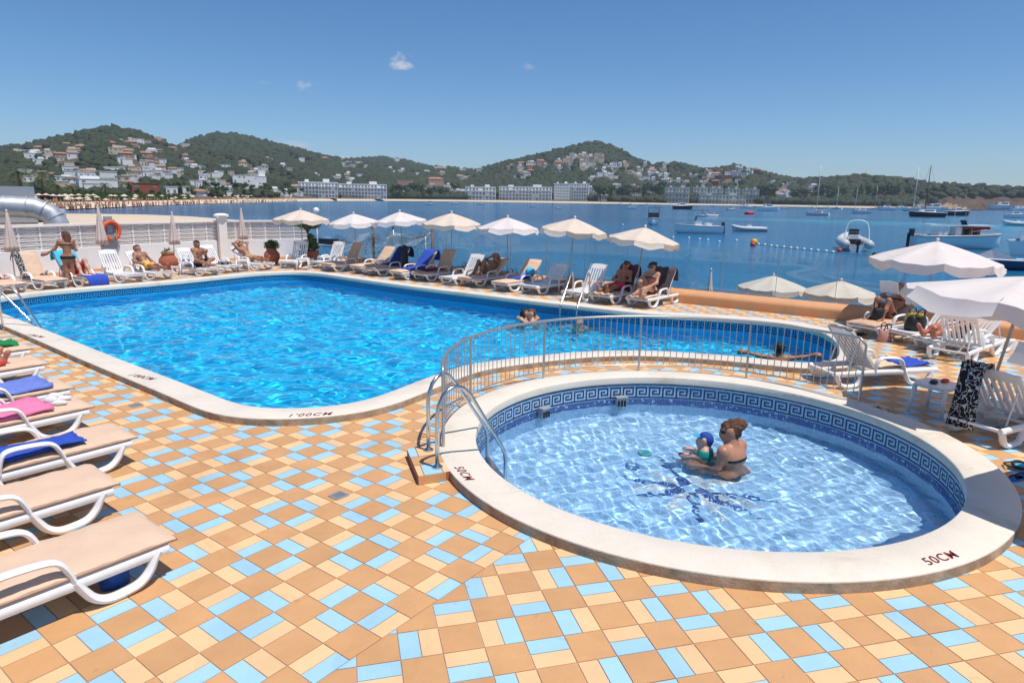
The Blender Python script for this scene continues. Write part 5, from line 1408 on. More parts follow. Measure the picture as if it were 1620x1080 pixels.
d = Vector(ray(1125, 428)); k = 19.8 / d.y; p = Vector((d.x * k, d.y * k, CAM_H + d.z * k)); closed_parasol(p.x, p.y, p.z + 1.3, 'closed white parasol beyond the orange parapet', 'parasols on the lower terrace', 'cloth_white', z0=-1.3, full=.8)
# ================================================================ PEOPLE: one continuous surface each, grown from tapered limbs
def sdf_mesh(name, caps, res=.018, k=.022, cuts=(), inflate=0.0, smooth=2):
    P = np.array([c[0] for c in caps] + [c[1] for c in caps]); rm = max(max(c[2], c[3]) for c in caps) + inflate + .05
    lo, hi = P.min(0) - rm, P.max(0) + rm; n = np.ceil((hi - lo) / res).astype(int) + 1; S = np.full(n, 1e-12)
    ax = [lo[i] + np.arange(n[i]) * res for i in range(3)]
    for a, b, ra, rb in caps:
        a, b = np.array(a, float), np.array(b, float); ra, rb = ra + inflate, rb + inflate; m = max(ra, rb) + k * 7
        i0 = np.maximum(((np.minimum(a, b) - m - lo) / res).astype(int), 0); i1 = np.minimum(((np.maximum(a, b) + m - lo) / res).astype(int) + 2, n)
        if (i1 <= i0).any(): continue
        X = ax[0][i0[0]:i1[0], None, None] - a[0]; Y = ax[1][None, i0[1]:i1[1], None] - a[1]; Z = ax[2][None, None, i0[2]:i1[2]] - a[2]
        d = b - a; L = max(d @ d, 1e-9); t = np.clip((X * d[0] + Y * d[1] + Z * d[2]) / L, 0, 1)
        D = np.sqrt((X - t * d[0]) ** 2 + (Y - t * d[1]) ** 2 + (Z - t * d[2]) ** 2) - (ra + (rb - ra) * t)
        S[i0[0]:i1[0], i0[1]:i1[1], i0[2]:i1[2]] += np.exp(np.clip(-D / k, -60, 60))
    D = -k * np.log(S)
    for p, nr in cuts:                                        # keep the side the normal points away from
        p, nr = np.array(p, float), np.array(nr, float); nr /= np.linalg.norm(nr)
        pl = (ax[0][:, None, None] - p[0]) * nr[0] + (ax[1][None, :, None] - p[1]) * nr[1] + (ax[2][None, None, :] - p[2]) * nr[2]; D = np.maximum(D, pl)
    # surface nets
    ins = D < 0; c = np.zeros(np.array(n) - 1, int)
    for i in (0, 1):
        for j in (0, 1):
            for l in (0, 1): c += ins[i:n[0] - 1 + i, j:n[1] - 1 + j, l:n[2] - 1 + l]
    cell = (c > 0) & (c < 8); ids = -np.ones(cell.shape, int); ci = np.argwhere(cell); ids[cell] = np.arange(len(ci))
    acc = np.zeros((len(ci), 3)); cnt = np.zeros(len(ci)); corner = [(i, j, l) for i in (0, 1) for j in (0, 1) for l in (0, 1)]
    for o in corner:
        for axn in range(3):
            if o[axn]: continue
            o2 = list(o); o2[axn] = 1; d0 = D[ci[:, 0] + o[0], ci[:, 1] + o[1], ci[:, 2] + o[2]]; d1 = D[ci[:, 0] + o2[0], ci[:, 1] + o2[1], ci[:, 2] + o2[2]]
            cr = (d0 < 0) != (d1 < 0); t = np.where(cr, d0 / np.where(cr, d0 - d1, 1), 0); pt = np.array(o, float)[None] + np.zeros((len(ci), 3)); pt[:, axn] += t
            acc += pt * cr[:, None]; cnt += cr
    V = (ci + acc / np.maximum(cnt, 1)[:, None]) * res + lo; F = []
    for axn in range(3):
        u, w = [(1, 2), (2, 0), (0, 1)][axn]; sl0 = [slice(1, -1)] * 3; sl0[axn] = slice(0, -1); sl1 = [slice(1, -1)] * 3; sl1[axn] = slice(1, None)
        A, B = ins[tuple(sl0)], ins[tuple(sl1)]; e = np.argwhere(A != B); st = A[tuple(e.T)]; off_ = np.array([1, 1, 1]); off_[axn] = 0; e = e + off_
        def cellid(du, dw):
            q = e.copy(); q[:, u] += du; q[:, w] += dw; return ids[q[:, 0], q[:, 1], q[:, 2]]
        f = np.stack([cellid(-1, -1), cellid(0, -1), cellid(0, 0), cellid(-1, 0)], 1); f = f[(f >= 0).all(1)] if len(f) else f
        stt = st[: len(f)] if len(st) == len(f) else np.ones(len(f), bool); F.append(np.where(stt[:, None], f, f[:, ::-1]))
    F = np.vstack(F)
    if smooth:
        E_ = np.vstack([F[:, [i, (i + 1) % 4]] for i in range(4)])
        for _ in range(smooth):
            s = np.zeros_like(V); d = np.zeros(len(V)); np.add.at(s, E_[:, 0], V[E_[:, 1]]); np.add.at(d, E_[:, 0], 1); V = .5 * V + .5 * s / np.maximum(d, 1)[:, None]
    return npmesh(name, V, F, True)
v3 = lambda *a: np.array(a, float)
def unit(a): a = np.array(a, float); return a / max(np.linalg.norm(a), 1e-9)
def limbs(J, g=1.0, fem=False, fingers=True):
    """J: joints. returns named groups of tapered limbs"""
    G = {}; up = unit(J['neck'] - J['pelvis']); side = unit(J['shL'] - J['shR'])
    G['torso'] = [(J['hipL'], J['hipR'], .105 * g, .105 * g), (J['pelvis'], J['waist'], .115 * g, (.095 if fem else .105) * g), (J['waist'], J['chest'], (.095 if fem else .108) * g, .118 * g),
                  (J['chest'] + side * .07, J['chest'] - side * .07, .108 * g, .108 * g), (J['shL'], J['shR'], .058 * g, .058 * g), (J['chest'], J['neck'], .10 * g, .055 * g)]
    if fem:
        fr = J['front']
        for s in (-1, 1): q = J['chest'] + side * s * .075 + fr * .085 - up * .02; G['torso'].append((q, q, .055 * g, .055 * g))
    G['neck'] = [(J['neck'], J['head'], .052 * g, .055 * g)]
    f, u = unit(J['face']), unit(J['crown']); s = np.cross(f, u); h = J['head']
    G['head'] = [(h + u * .03 - f * .02, h + u * .03 + f * .012, .085 * g, .083 * g), (h + f * .03 - u * .02, h + f * .045 - u * .085, .066 * g, .042 * g), (h + f * .092 + u * .0, h + f * .108 - u * .03, .010 * g, .014 * g),
                 (h + s * .083 - u * .01, h + s * .086 + u * .025, .014, .014), (h - s * .083 - u * .01, h - s * .086 + u * .025, .014, .014), (h + f * .08 - u * .062, h + f * .082 - u * .06, .018, .018)]
    for S in 'LR':
        sh, el, wr = J['sh' + S], J['el' + S], J['wr' + S]; hd = J.get('hd' + S, wr + unit(wr - el) * .09); G['arm' + S] = [(sh, el, .05 * g, .038 * g), (el, wr, .040 * g, .027 * g), (wr, wr + (hd - wr) * .7, .028 * g, .034 * g)]
        d = unit(hd - wr); sd = unit(np.cross(d, J.get('palm' + S, v3(0, 0, 1)))); cu = unit(J.get('palm' + S, v3(0, 0, 1)))
        if fingers:
            for i, (o, L) in enumerate(((-.03, .055), (-.01, .068), (.01, .064), (.03, .05))):
                b = wr + (hd - wr) * .8 + sd * o * g; m = b + d * L * .55; G['arm' + S] += [(b, m, .0105, .010), (m, m + (d * .6 - cu * .5) * L * .6, .010, .009)]
            b = wr + (hd - wr) * .35 + sd * .028; G['arm' + S].append((b, b + (d + sd * .9) * .045, .013, .010))
        hp, kn, an = J['hip' + S], J['kn' + S], J['an' + S]; to = J['to' + S]; G['thigh' + S] = [(hp, kn, .088 * g, .058 * g)]; G['shin' + S] = [(kn, (kn + an) / 2 + unit(np.cross(np.cross(unit(an - kn), J['front']), unit(an - kn))) * -.012, .056 * g, .054 * g), ((kn + an) / 2, an, .05 * g, .036 * g), (an, to, .038 * g, .028 * g), (an, an - unit(to - an) * .04, .036 * g, .03 * g), (to, to + unit(to - an) * .035, .026 * g, .018 * g)]
    return G
def person(label, xf, J, skin, hair='short', hairm='hair_dark', shorts=None, bikini=None, fem=False, glasses=False, res=.018, only=None, group=None, g=1.0, receiver=False, cap=None):
    G = limbs(J, g, fem); caps = [c for k, L in G.items() for c in L if only is None or k in only]
    o = link('person', sdf_mesh('person', caps, res), skin); o.matrix_world = xf; tag(o, label, 'person', group)
    if receiver: o.cycles.is_caustics_receiver = True
    f, u = unit(J['face']), unit(J['crown']); s = np.cross(f, u); h = J['head']
    H = []
    if hair in ('short', 'long', 'bun', 'tail'):
        H = [(h + u * .045 - f * .03, h + u * .05 + f * .025, .088 * g, .078 * g), (h - f * .04 - u * .02, h - f * .03 + u * .04, .078 * g, .085 * g)]
        cut = [(h + f * .075 + u * .035, f * .8 - u * .55)]
        if hair == 'long': H += [(h - f * .06, h - f * .075 - u * .2, .075, .05), (h - f * .05 + s * .05, h - f * .06 + s * .07 - u * .17, .05, .04), (h - f * .05 - s * .05, h - f * .06 - s * .07 - u * .17, .05, .04)]
        if hair == 'tail': H += [(h - f * .08 + u * .05, h - f * .13 + u * .06, .03, .035), (h - f * .13 + u * .06, h - f * .14 - u * .12, .035, .02)]
        if hair == 'bun':
            H += [(h - f * .09 + u * .06, h - f * .135 + u * .085, .068, .062), (h - f * .12 + u * .03 + s * .03, h - f * .13 + u * .06 - s * .03, .035, .035), (h - f * .02 + u * .12, h - f * .09 + u * .12, .04, .05), (h - f * .085 + s * .04 + u * .09, h - f * .085 + s * .04 + u * .09, .03, .03), (h - f * .10 - s * .045 + u * .05, h - f * .11 - s * .045 + u * .05, .032, .032)]
        hm = sdf_mesh('hair', H, min(res, .011), .008, cut, smooth=1); nv = len(hm.vertices); co = np.zeros(nv * 3, np.float32); hm.vertices.foreach_get('co', co); co = co.reshape(-1, 3); rel = co - h; nrm_ = rel / np.maximum(np.linalg.norm(rel, axis=1), .01)[:, None]
        co = co + nrm_ * (.006 * np.sin(rel @ s * 210 + np.sin(rel @ u * 60) * 1.6) + .005 * np.sin(rel @ u * 95 + rel @ f * 70))[:, None]; hm.vertices.foreach_set('co', co.astype(np.float32).ravel()); hm.update(); link('hair', hm, hairm, o)
    if glasses:
        mb = MB(); mb.tube([tuple(h + f * .055 + s * .09 + u * .028), tuple(h + f * .10 + s * .065 + u * .024), tuple(h + f * .116 + u * .022), tuple(h + f * .10 - s * .065 + u * .024), tuple(h + f * .055 - s * .09 + u * .028)], .008, 6, rb=.02); mb.build('sunglasses', 'black', o)
    up = unit(J['waist'] - J['pelvis'])
    if shorts:
        S = [(J['hipL'], J['hipR'], .107 * g, .107 * g), (J['pelvis'], J['pelvis'] + (J['waist'] - J['pelvis']) * .45, .118 * g, .112 * g)]
        for q in 'LR': S.append((J['hip' + q], J['hip' + q] + (J['kn' + q] - J['hip' + q]) * .58, .094 * g, .084 * g))
        link('shorts', sdf_mesh('shorts', S, res, .02, inflate=.012), shorts, o)
    if bikini:
        S = [(J['hipL'], J['hipR'], .105 * g, .105 * g), (J['pelvis'], J['waist'], .115 * g, .095 * g), (J['hipL'], J['hipL'] + (J['knL'] - J['hipL']) * .2, .088 * g, .086 * g), (J['hipR'], J['hipR'] + (J['knR'] - J['hipR']) * .2, .088 * g, .086 * g)]
        link('bikini_bottom', sdf_mesh('bikini_bottom', S, min(res, .015), .02, [(J['pelvis'] + up * .015, up), (J['pelvis'] - up * .085, -up)], inflate=.007), bikini, o)
        t = unit(J['neck'] - J['waist']); link('bikini_top', sdf_mesh('bikini_top', G['torso'], min(res, .013), .022, [(J['chest'] + t * .012, t), (J['chest'] - t * .035, -t)], inflate=.006), bikini, o)
    return o
def recline(back, legs='flat', arms='rest', x=1.02, z=None, h=1.0, tilt=0.0, turn=0.0):
    """lying on a lounger, lounger frame: x foot to head"""
    b = R(back); t = v3(cos(b), 0, sin(b)); n = v3(-sin(b), 0, cos(b)); z = z or SEAT + .15; p = v3(x, 0, z); J = dict(pelvis=p, waist=p + t * .17 * h + n * .015, chest=p + t * .36 * h + n * .03, neck=p + t * .50 * h + n * .035)
    J['front'] = n; J['head'] = J['neck'] + t * .13 + n * .045; J['face'] = unit(n * .9 - t * .35 + v3(0, turn, 0)); J['crown'] = unit(t * .9 + n * .35)
    for S, s in (('L', 1), ('R', -1)):
        J['hip' + S] = p + v3(-.02, s * .085, -.01); J['sh' + S] = J['neck'] - t * .055 + v3(0, s * .175, 0)
        if legs == 'flat': J['kn' + S] = p + v3(-.44, s * .11, .02); J['an' + S] = p + v3(-.83, s * .12, -.06); J['to' + S] = J['an' + S] + v3(-.07, s * .05, .14)
        elif legs == 'knees': J['kn' + S] = p + v3(-.30, s * .12, .34); J['an' + S] = p + v3(-.52, s * .13, -.05); J['to' + S] = J['an' + S] + v3(-.15, s * .02, -.035)
        elif legs == 'kneeone':
            if s > 0: J['knL'] = p + v3(-.30, .12, .33); J['anL'] = p + v3(-.52, .13, -.05); J['toL'] = J['anL'] + v3(-.15, .02, -.035)
            else: J['knR'] = p + v3(-.42, -.13, .08); J['anR'] = p + v3(-.80, -.14, -.06); J['toR'] = J['anR'] + v3(-.06, -.05, .14)
        elif legs == 'cross':
            J['kn' + S] = p + v3(-.30, s * .33, .12); J['an' + S] = p + v3(-.42 - .05 * s, -s * .06, -.04); J['to' + S] = J['an' + S] + v3(-.09, -s * .13, -.02)
        if arms == 'rest': J['el' + S] = J['sh' + S] - t * .22 + v3(0, s * .12, -.06); J['wr' + S] = p + v3(-.06, s * .22, .09); J['hd' + S] = J['wr' + S] + v3(-.08, -s * .03, -.01)
        elif arms == 'belly': J['el' + S] = J['sh' + S] - t * .24 + v3(0, s * .10, -.03); J['wr' + S] = p + t * .1 + n * .13 + v3(0, s * .06, 0); J['hd' + S] = J['wr' + S] + v3(-.02, -s * .08, .0)
        elif arms == 'up': J['el' + S] = J['sh' + S] + t * .20 + v3(0, s * .16, .05) + n * .05; J['wr' + S] = J['head'] + t * .13 + v3(.02, s * .07, .0); J['hd' + S] = J['wr' + S] + v3(.02, -s * .07, .02)
        elif arms == 'knees': J['el' + S] = J['sh' + S] * .55 + J['kn' + S] * .45 + v3(.05, s * .07, -.06); J['wr' + S] = J['kn' + S] * .7 + J['an' + S] * .3 + v3(0, s * .0, .07); J['hd' + S] = J['wr' + S] + v3(-.07, -s * .02, -.03)
        elif arms == 'phone': J['el' + S] = J['sh' + S] - t * .2 + n * .14 + v3(0, s * .03, -.1); J['wr' + S] = J['chest'] + n * .36 + v3(0, s * .06, -.06); J['hd' + S] = J['wr' + S] + n * .06 + v3(0, -s * .05, .03)
        elif arms == 'read': J['el' + S] = J['sh' + S] - t * .12 + n * .20 + v3(0, s * .08, 0); J['wr' + S] = J['neck'] + n * .32 - t * .02 + v3(0, s * .12, 0); J['hd' + S] = J['wr' + S] + t * .05 + v3(0, -s * .04, .04)
        elif arms == 'face': J['el' + S] = J['sh' + S] - t * .10 + n * .2 + v3(0, s * .06, 0); J['wr' + S] = J['head'] + n * .14 - t * .06 + v3(0, s * .06, 0); J['hd' + S] = J['wr' + S] + t * .07
    return J
PG = 'people around the pool'
person('man in red trunks lying with bent knees beside the white wall', lxform(LR[2]), recline(30, 'knees', 'rest', turn=-.5), 'skin_fair', 'short', 'hair_blond', shorts='red_shorts', group=PG)
person('dark-haired man in yellow shorts reclining by the wall', lxform(LR[4]), recline(48, 'flat', 'rest', turn=-.2), 'skin_tan', 'short', shorts='yellow_shorts', group=PG)
ph = person('bare-chested man sitting cross-legged looking at his phone', lxform(LR[5]), recline(78, 'cross', 'phone', x=.75), 'skin_tan', 'short', shorts='black', group=PG)
pm_ = lxform(LR[5]) @ Vector((.42, 0, .86)); t = thing('phone', tuple(pm_), LR[5].rotation_euler.z, 'dark phone in the hands of the seated man', 'phone'); m = Matrix.Rotation(R(50), 3, 'Y'); MB().box((0, 0, 0), (.012, .075, .15), m=m).build('phone_body', 'phone', t); MB().box((.008, 0, 0.005), (.003, .068, .135), m=m).build('screen', 'windscreen', t)
person('bearded man lying with both arms raised behind his head', lxform(LR[7]), recline(40, 'flat', 'up'), 'skin_tan', 'short', shorts='bag_tan', group=PG)
person('sunbathing woman with raised knees by the glass', lxform(BR[6]), recline(34, 'knees', 'face', h=.95), 'skin_tan', 'long', 'hair_blond', bikini='print_leopard', fem=True, group=PG, g=.94)
person('man in pink trunks reclining in the shade with sunglasses', lxform(BR[10]), recline(52, 'flat', 'belly', turn=.25), 'skin_tan', 'short', shorts='pink_shorts', glasses=True, group=PG)
person('woman with sunglasses and dark ponytail sitting cross-legged on lounger', lxform(BR[11]), recline(84, 'kneeone', 'knees', x=.78, h=.96, turn=.3), 'skin', 'tail', bikini='towel_maroon', fem=True, glasses=True, group=PG, g=.94)
person('woman in black reading with raised knees in the parasol shade', lxform(R1), recline(40, 'knees', 'read', h=.95), 'skin_tan', 'long', 'towel_maroon' if False else 'hair_brown', bikini='black', fem=True, glasses=True, group=PG, g=.94)
rd = lxform(R1) @ Vector((.90, .0, 1.02)); t = thing('magazine', tuple(rd), R1.rotation_euler.z, 'white magazine held by the reading woman', 'magazine')
for s in (-1, 1): MB().box((0, s * .1, 0), (.006, .2, .28), m=Matrix.Rotation(R(-22), 3, 'Y') @ Matrix.Rotation(s * .2, 3, 'Z')).build('page', 'towel_white', t)
person('sunburnt person in dark swimwear sitting up at the right edge', lxform(R3), recline(62, 'flat', 'knees', x=.92), 'skin_red', 'short', 'hair_brown', shorts='towel_purple', group=PG)
# standing woman beside the lounger at the left
ps = at(113, 453.5); fdir = unit(v3(-.55, .83, 0)); sdir = v3(fdir[1], -fdir[0], 0)   # faces the wall; sdir = her right
def standing(f, s, lean=.04):
    J = dict(pelvis=v3(0, 0, .90), waist=v3(0, 0, 1.06) + f * .01, chest=v3(0, 0, 1.24) + f * lean, neck=v3(0, 0, 1.38) + f * lean); J['head'] = J['neck'] + v3(0, 0, .125) + f * .04; J['face'] = unit(f - s * .8 - v3(0, 0, .35)); J['crown'] = unit(v3(0, 0, 1) + J['face'] * .25); J['front'] = f
    for S, q in (('L', -1), ('R', 1)):
        J['hip' + S] = v3(0, 0, .87) + s * q * .085; J['kn' + S] = v3(0, 0, .47) + s * q * .075 + f * .03; J['an' + S] = v3(0, 0, .08) + s * q * .08 - f * .03; J['to' + S] = J['an' + S] + f * .14 + v3(0, 0, -.05); J['sh' + S] = J['neck'] + s * q * .165 - v3(0, 0, .05)
    J['elL'] = J['shL'] + v3(0, 0, -.22) - s * .13 + f * .05; J['wrL'] = J['elL'] - s * .20 + f * .06 + v3(0, 0, -.12); J['hdL'] = J['wrL'] - s * .08 + v3(0, 0, -.02)
    J['elR'] = J['shR'] + v3(0, 0, -.25) + s * .06; J['wrR'] = J['elR'] + f * .18 - s * .06 + v3(0, 0, .04); J['hdR'] = J['wrR'] + f * .08
    return J
person('woman in dark bikini standing with her back turned', Matrix.Translation((ps.x, ps.y, 0)), standing(fdir, sdir), 'skin_tan', 'long', 'hair_brown', bikini='black', fem=True, group=PG, g=.92, res=.015)
# mother and child sitting in the paddling pool
pm0 = at(1161, 729, W_KID); f = unit(v3(-.62, .78, 0)); s = v3(f[1], -f[0], 0); K = 1.13
zf = F_KID; J = dict(pelvis=v3(0, 0, zf + .13), waist=v3(0, 0, zf + .32) - f * .0, chest=v3(0, 0, zf + .545) + f * .02, neck=v3(0, 0, zf + .71) + f * .04); J['front'] = f
J['head'] = J['neck'] + v3(0, 0, .14) + f * .045; J['face'] = unit(v3(-.95, .28, -.16)); J['crown'] = unit(v3(-.1, 0, 1))
for S, q in (('L', -1), ('R', 1)):
    J['hip' + S] = J['pelvis'] + s * q * .10; J['kn' + S] = J['pelvis'] + f * .40 + s * q * .26 + v3(0, 0, .02); J['an' + S] = J['pelvis'] + f * .58 - s * q * .02 + v3(0, 0, -.06); J['to' + S] = J['an' + S] + f * .1 - s * q * .06; J['sh' + S] = J['neck'] + s * q * .185 - v3(0, 0, .06)
    J['el' + S] = J['sh' + S] + v3(0, 0, -.29) + s * q * .05 + f * .03; J['wr' + S] = J['el' + S] + f * .22 - s * q * .05 + v3(0, 0, -.05); J['hd' + S] = J['wr' + S] + f * .07 - s * q * .05
J['knL'] = J['pelvis'] + v3(-.46, .10, .06); J['anL'] = J['knL'] + v3(.10, .32, -.1); J['toL'] = J['anL'] + v3(.05, .13, 0)
J['wrL'] = J['elL'] + v3(-.18, .12, -.06); J['hdL'] = J['wrL'] + v3(-.07, .05, 0)
mother = person('woman with brown hair in a bun sitting in the paddling pool', Matrix.Translation((pm0.x, pm0.y, 0)), J, 'skin_warm', 'bun', 'hair_brown', bikini='black', fem=True, glasses=True, group='people in the pools', g=1.08, res=.012, receiver=True)
nk = J['neck'] - f * .03; bk = J['chest'] - f * .12
MB().tube([tuple(nk + s * .05 + f * .05), tuple(nk - f * .03 + s * .025), tuple(nk - f * .035), tuple(nk - f * .03 - s * .025), tuple(nk - s * .05 + f * .05)], .008, 6).build('neck_strap', 'black', mother)
MB().tube([tuple(nk - f * .038), tuple(nk - f * .06 + s * .01 + v3(0, 0, -.05)), tuple(nk - f * .065 + s * .015 + v3(0, 0, -.09))], .006, 6).build('strap_end', 'black', mother)
f = unit(v3(-.92, .38, 0)); s = v3(f[1], -f[0], 0); cp0 = J['pelvis'] + v3(-.27, .24, .15); c = {}
c['pelvis'] = cp0; c['waist'] = cp0 + v3(0, 0, .09); c['chest'] = cp0 + v3(0, 0, .20) + f * .01; c['neck'] = cp0 + v3(0, 0, .29) + f * .01; c['head'] = c['neck'] + v3(0, 0, .10) + f * .01; c['face'] = unit(f + v3(0, .2, -.05)); c['crown'] = v3(0, 0, 1); c['front'] = f
for S, q in (('L', -1), ('R', 1)):
    c['hip' + S] = cp0 + s * q * .05; c['kn' + S] = cp0 + f * .16 + s * q * .1 + v3(0, 0, .03); c['an' + S] = c['kn' + S] + f * .1 + v3(0, 0, -.12); c['to' + S] = c['an' + S] + f * .06; c['sh' + S] = c['neck'] + s * q * .085 - v3(0, 0, .03); c['el' + S] = c['sh' + S] + v3(0, 0, -.10) + f * .06 + s * q * .03; c['wr' + S] = c['el' + S] + f * .11 + v3(0, 0, .01); c['hd' + S] = c['wr' + S] + f * .045
child = person('small child with a blue cap on the lap of the woman', Matrix.Translation((pm0.x, pm0.y, 0)), c, 'skin_fair', 'none', group='people in the pools', g=.66, res=.011, receiver=True)
Gc = limbs(c, .66, False, False); S_ = [q for q in Gc['torso']] + Gc['armL'][:1] + Gc['armR'][:1]
link('shirt', sdf_mesh('shirt', S_, .011, .02, [(c['neck'], v3(0, 0, 1))], inflate=.010), 'shirt_teal', child)
h = c['head']; link('cap', sdf_mesh('cap', [(h + v3(0, 0, .035) - f * .01, h + v3(0, 0, .035) + f * .01, .074, .074), (h - f * .03 - v3(0, 0, .03), h - f * .03, .056, .07)], .010, .012, [(h + f * .05 + v3(0, 0, .01), f * .8 - v3(0, 0, .6))]), 'cap_blue', child)
mb = MB(); pk = h + v3(0, 0, .05); mb.add([tuple(pk + f * .055 + s * .06), tuple(pk + f * .055 - s * .06), tuple(pk + f * .14 - s * .04 + v3(0, 0, -.005)), tuple(pk + f * .16 + v3(0, 0, .0)), tuple(pk + f * .14 + s * .04 + v3(0, 0, -.005)), tuple(pk + f * .05 + v3(0, 0, .014))], [(0, 5, 3, 4), (5, 1, 2, 3)]); pk_o = mb.build('cap_peak', 'cap_peak', child); sm = pk_o.modifiers.new('t', 'SOLIDIFY'); sm.thickness = .006
o = MB().ball((0, 0, 0), (.045, .03, .03), 10, 7).build('bath_toy', 'red', None, True); q = c['hdL'] + f * .06; o.location = (pm0.x + q[0], pm0.y + q[1], q[2] + .02); tag(o, 'small red toy in the hand of the child', 'toy')
tj = at(1020, 718, W_KID); t = thing('toy_ring', (tj.x, tj.y, W_KID), 0, 'small turquoise toy floating in the paddling pool', 'toy'); MB().tube([(.07 * cos(a), .07 * sin(a), .01) for a in np.linspace(0, 2 * pi, 17)[:-1]], .022, 8, closed=True).build('ring', 'rope_teal', t, True); MB().box((.0, 0, .015), (.12, .02, .02)).build('cross_bar', 'cap_peak', t)
# bathers in the large pool: shoulders and heads above the water
def bather(px, py, face, label, skin, hair, hairm, arms=None, lift=0.0, g=1.0, fem=False, **kw):
    p = at(px, py, W_MAIN); f = unit(v3(*face, 0)); s = v3(f[1], -f[0], 0); zn = lift; J = dict(pelvis=v3(0, 0, -.55), waist=v3(0, 0, -.38), chest=v3(0, 0, -.17), neck=v3(0, 0, -.02)); J['front'] = f; J['head'] = J['neck'] + v3(0, 0, .125) + f * .03; J['face'] = unit(f + v3(0, 0, .05)); J['crown'] = v3(0, 0, 1)
    for S, q in (('L', -1), ('R', 1)):
        J['hip' + S] = J['pelvis'] + s * q * .085; J['kn' + S] = J['hip' + S] + v3(0, 0, -.25) - f * .1; J['an' + S] = J['kn' + S] - f * .3; J['to' + S] = J['an' + S] - f * .1; J['sh' + S] = J['neck'] + s * q * .17 - v3(0, 0, .05)
        if arms == 'spread': J['el' + S] = J['sh' + S] + s * q * .24 + v3(0, 0, .03); J['wr' + S] = J['el' + S] + s * q * .23 + v3(0, 0, .06); J['hd' + S] = J['wr' + S] + s * q * .08
        elif arms == 'hug': J['el' + S] = J['sh' + S] + f * .16 + s * q * .12 + v3(0, 0, -.04); J['wr' + S] = J['el' + S] + f * .16 - s * q * .14 + v3(0, 0, .1); J['hd' + S] = J['wr' + S] - s * q * .08
        else: J['el' + S] = J['sh' + S] + f * .18 + s * q * .1 + v3(0, 0, .0); J['wr' + S] = J['el' + S] + f * .22 + v3(0, 0, .02); J['hd' + S] = J['wr' + S] + f * .08
    return person(label, Matrix.Translation((p.x, p.y, W_MAIN + lift)), J, skin, hair, hairm, fem=fem, group='people in the pools', g=g, receiver=True, **kw)
bather(829, 506, (.9, .1), 'dark-haired woman embracing a man in the large pool', 'skin', 'long', 'hair_dark', 'hug', .06, .92, True)
bather(842, 506, (-.9, -.15), 'fair-haired man embraced by a woman in the large pool', 'skin_fair', 'short', 'hair_brown', 'hug', .05)
bather(917, 514, (-.5, -.85), 'swimmer splashing in the large pool below the far ladder', 'skin_fair', 'short', 'hair_brown', 'reach', -.02)
bather(1232, 570, (.15, .98), 'dark-haired man resting with spread arms on the near pool edge', 'skin_tan', 'short', 'hair_dark', 'spread', .12)
bather(1326, 572, (-.7, .7), 'bather behind the slatted lounger at the pool end', 'skin', 'short', 'hair_dark', 'spread', .06)
p = at(3, 590, .0); J = recline(35, 'flat', 'rest'); person('tanned sunbather cut by the left edge of the view', lxform(NR[5]), recline(25, 'flat', 'rest', x=1.3), 'skin_red', 'short', group=PG)
# ================================================================ SMALL THINGS ON THE TERRACE
def side_table(x, y, rz, label, s=1.0, grp='white plastic side tables'):
    t = thing('side_table', (x, y, 0), rz, label, 'table', grp); w, h = .48 * s, .42 * s
    mb = MB(); n = 24; mb.prism([(w / 2 * max(-1, min(1, 1.18 * cos(a))), w / 2 * max(-1, min(1, 1.18 * sin(a)))) for a in np.linspace(0, 2 * pi, n + 1)[:-1]], h - .03, h); mb.build('table_top', 'white_plastic', t)
    mb = MB(); mb.box((0, 0, h - .045), (w * .86, w * .86, .03)); mb.build('apron', 'white_plastic', t)
    for i in (-1, 1):
        for j in (-1, 1): MB().tube([(i * w * .4, j * w * .4, h - .03), (i * w * .46, j * w * .46, 0)], [.032, .022], 6).build('leg', 'white_plastic', t, True)
    return t
p = at(1455, 657); q = at(1500, 637); tb = side_table(5.75, 8.62, .5, 'white plastic side table in the shade behind the round pool')
for dx, dy, mm, lab, sc_ in ((-.08, -.02, 'black', 'black sunglasses case on the shaded side table', (.09, .05, .03)), (.12, .06, 'red', 'red flip-flops on the shaded side table', (.11, .05, .02))):
    o = MB().ball((0, 0, 0), sc_, 12, 8).build('small_item', mm, None, True); o.location = (5.75 + dx, 8.62 + dy, .44); o.rotation_euler = (0, 0, .8); tag(o, lab, 'case' if mm == 'black' else 'sandals')
p = at(297, 434); t2 = side_table(p.x, p.y, .4, 'white side table with water bottles in front of the terracotta urn')
for dx in (-.08, .1):
    t = thing('water_bottle', (p.x + dx, p.y - .05, .42), 0, 'clear water bottle with blue label, ' + ('left' if dx < 0 else 'right') + ' one on the side table', 'bottle', 'bottles on the side table')
    MB().lathe([(0, 0), (.035, 0), (.035, .15), (.013, .20), (.013, .22), (0, .22)], n=10).build('bottle_body', 'clear_plastic', t, True, 40); MB().lathe([(.0365, .05), (.0365, .11)], n=10).build('bottle_label', 'label_blue', t, True); MB().lathe([(0, .22), (.015, .22), (.015, .24), (0, .24)], n=8).build('bottle_cap', 'label_blue', t)
p = at(478, 426); side_table(p.x + .05, p.y, .2, 'white side table between the loungers by the potted tree')
p = at(888, 463); side_table(p.x - .1, p.y + .3, HB, 'white side table behind the far ladder')
p = at(390, 430); side_table(p.x - .2, p.y + .2, .3, 'white side table with dark things beside the raised-arms man')
p = at(532, 422); side_table(p.x - .4, p.y - .1, HB, 'white side table at the left end of the glass row')
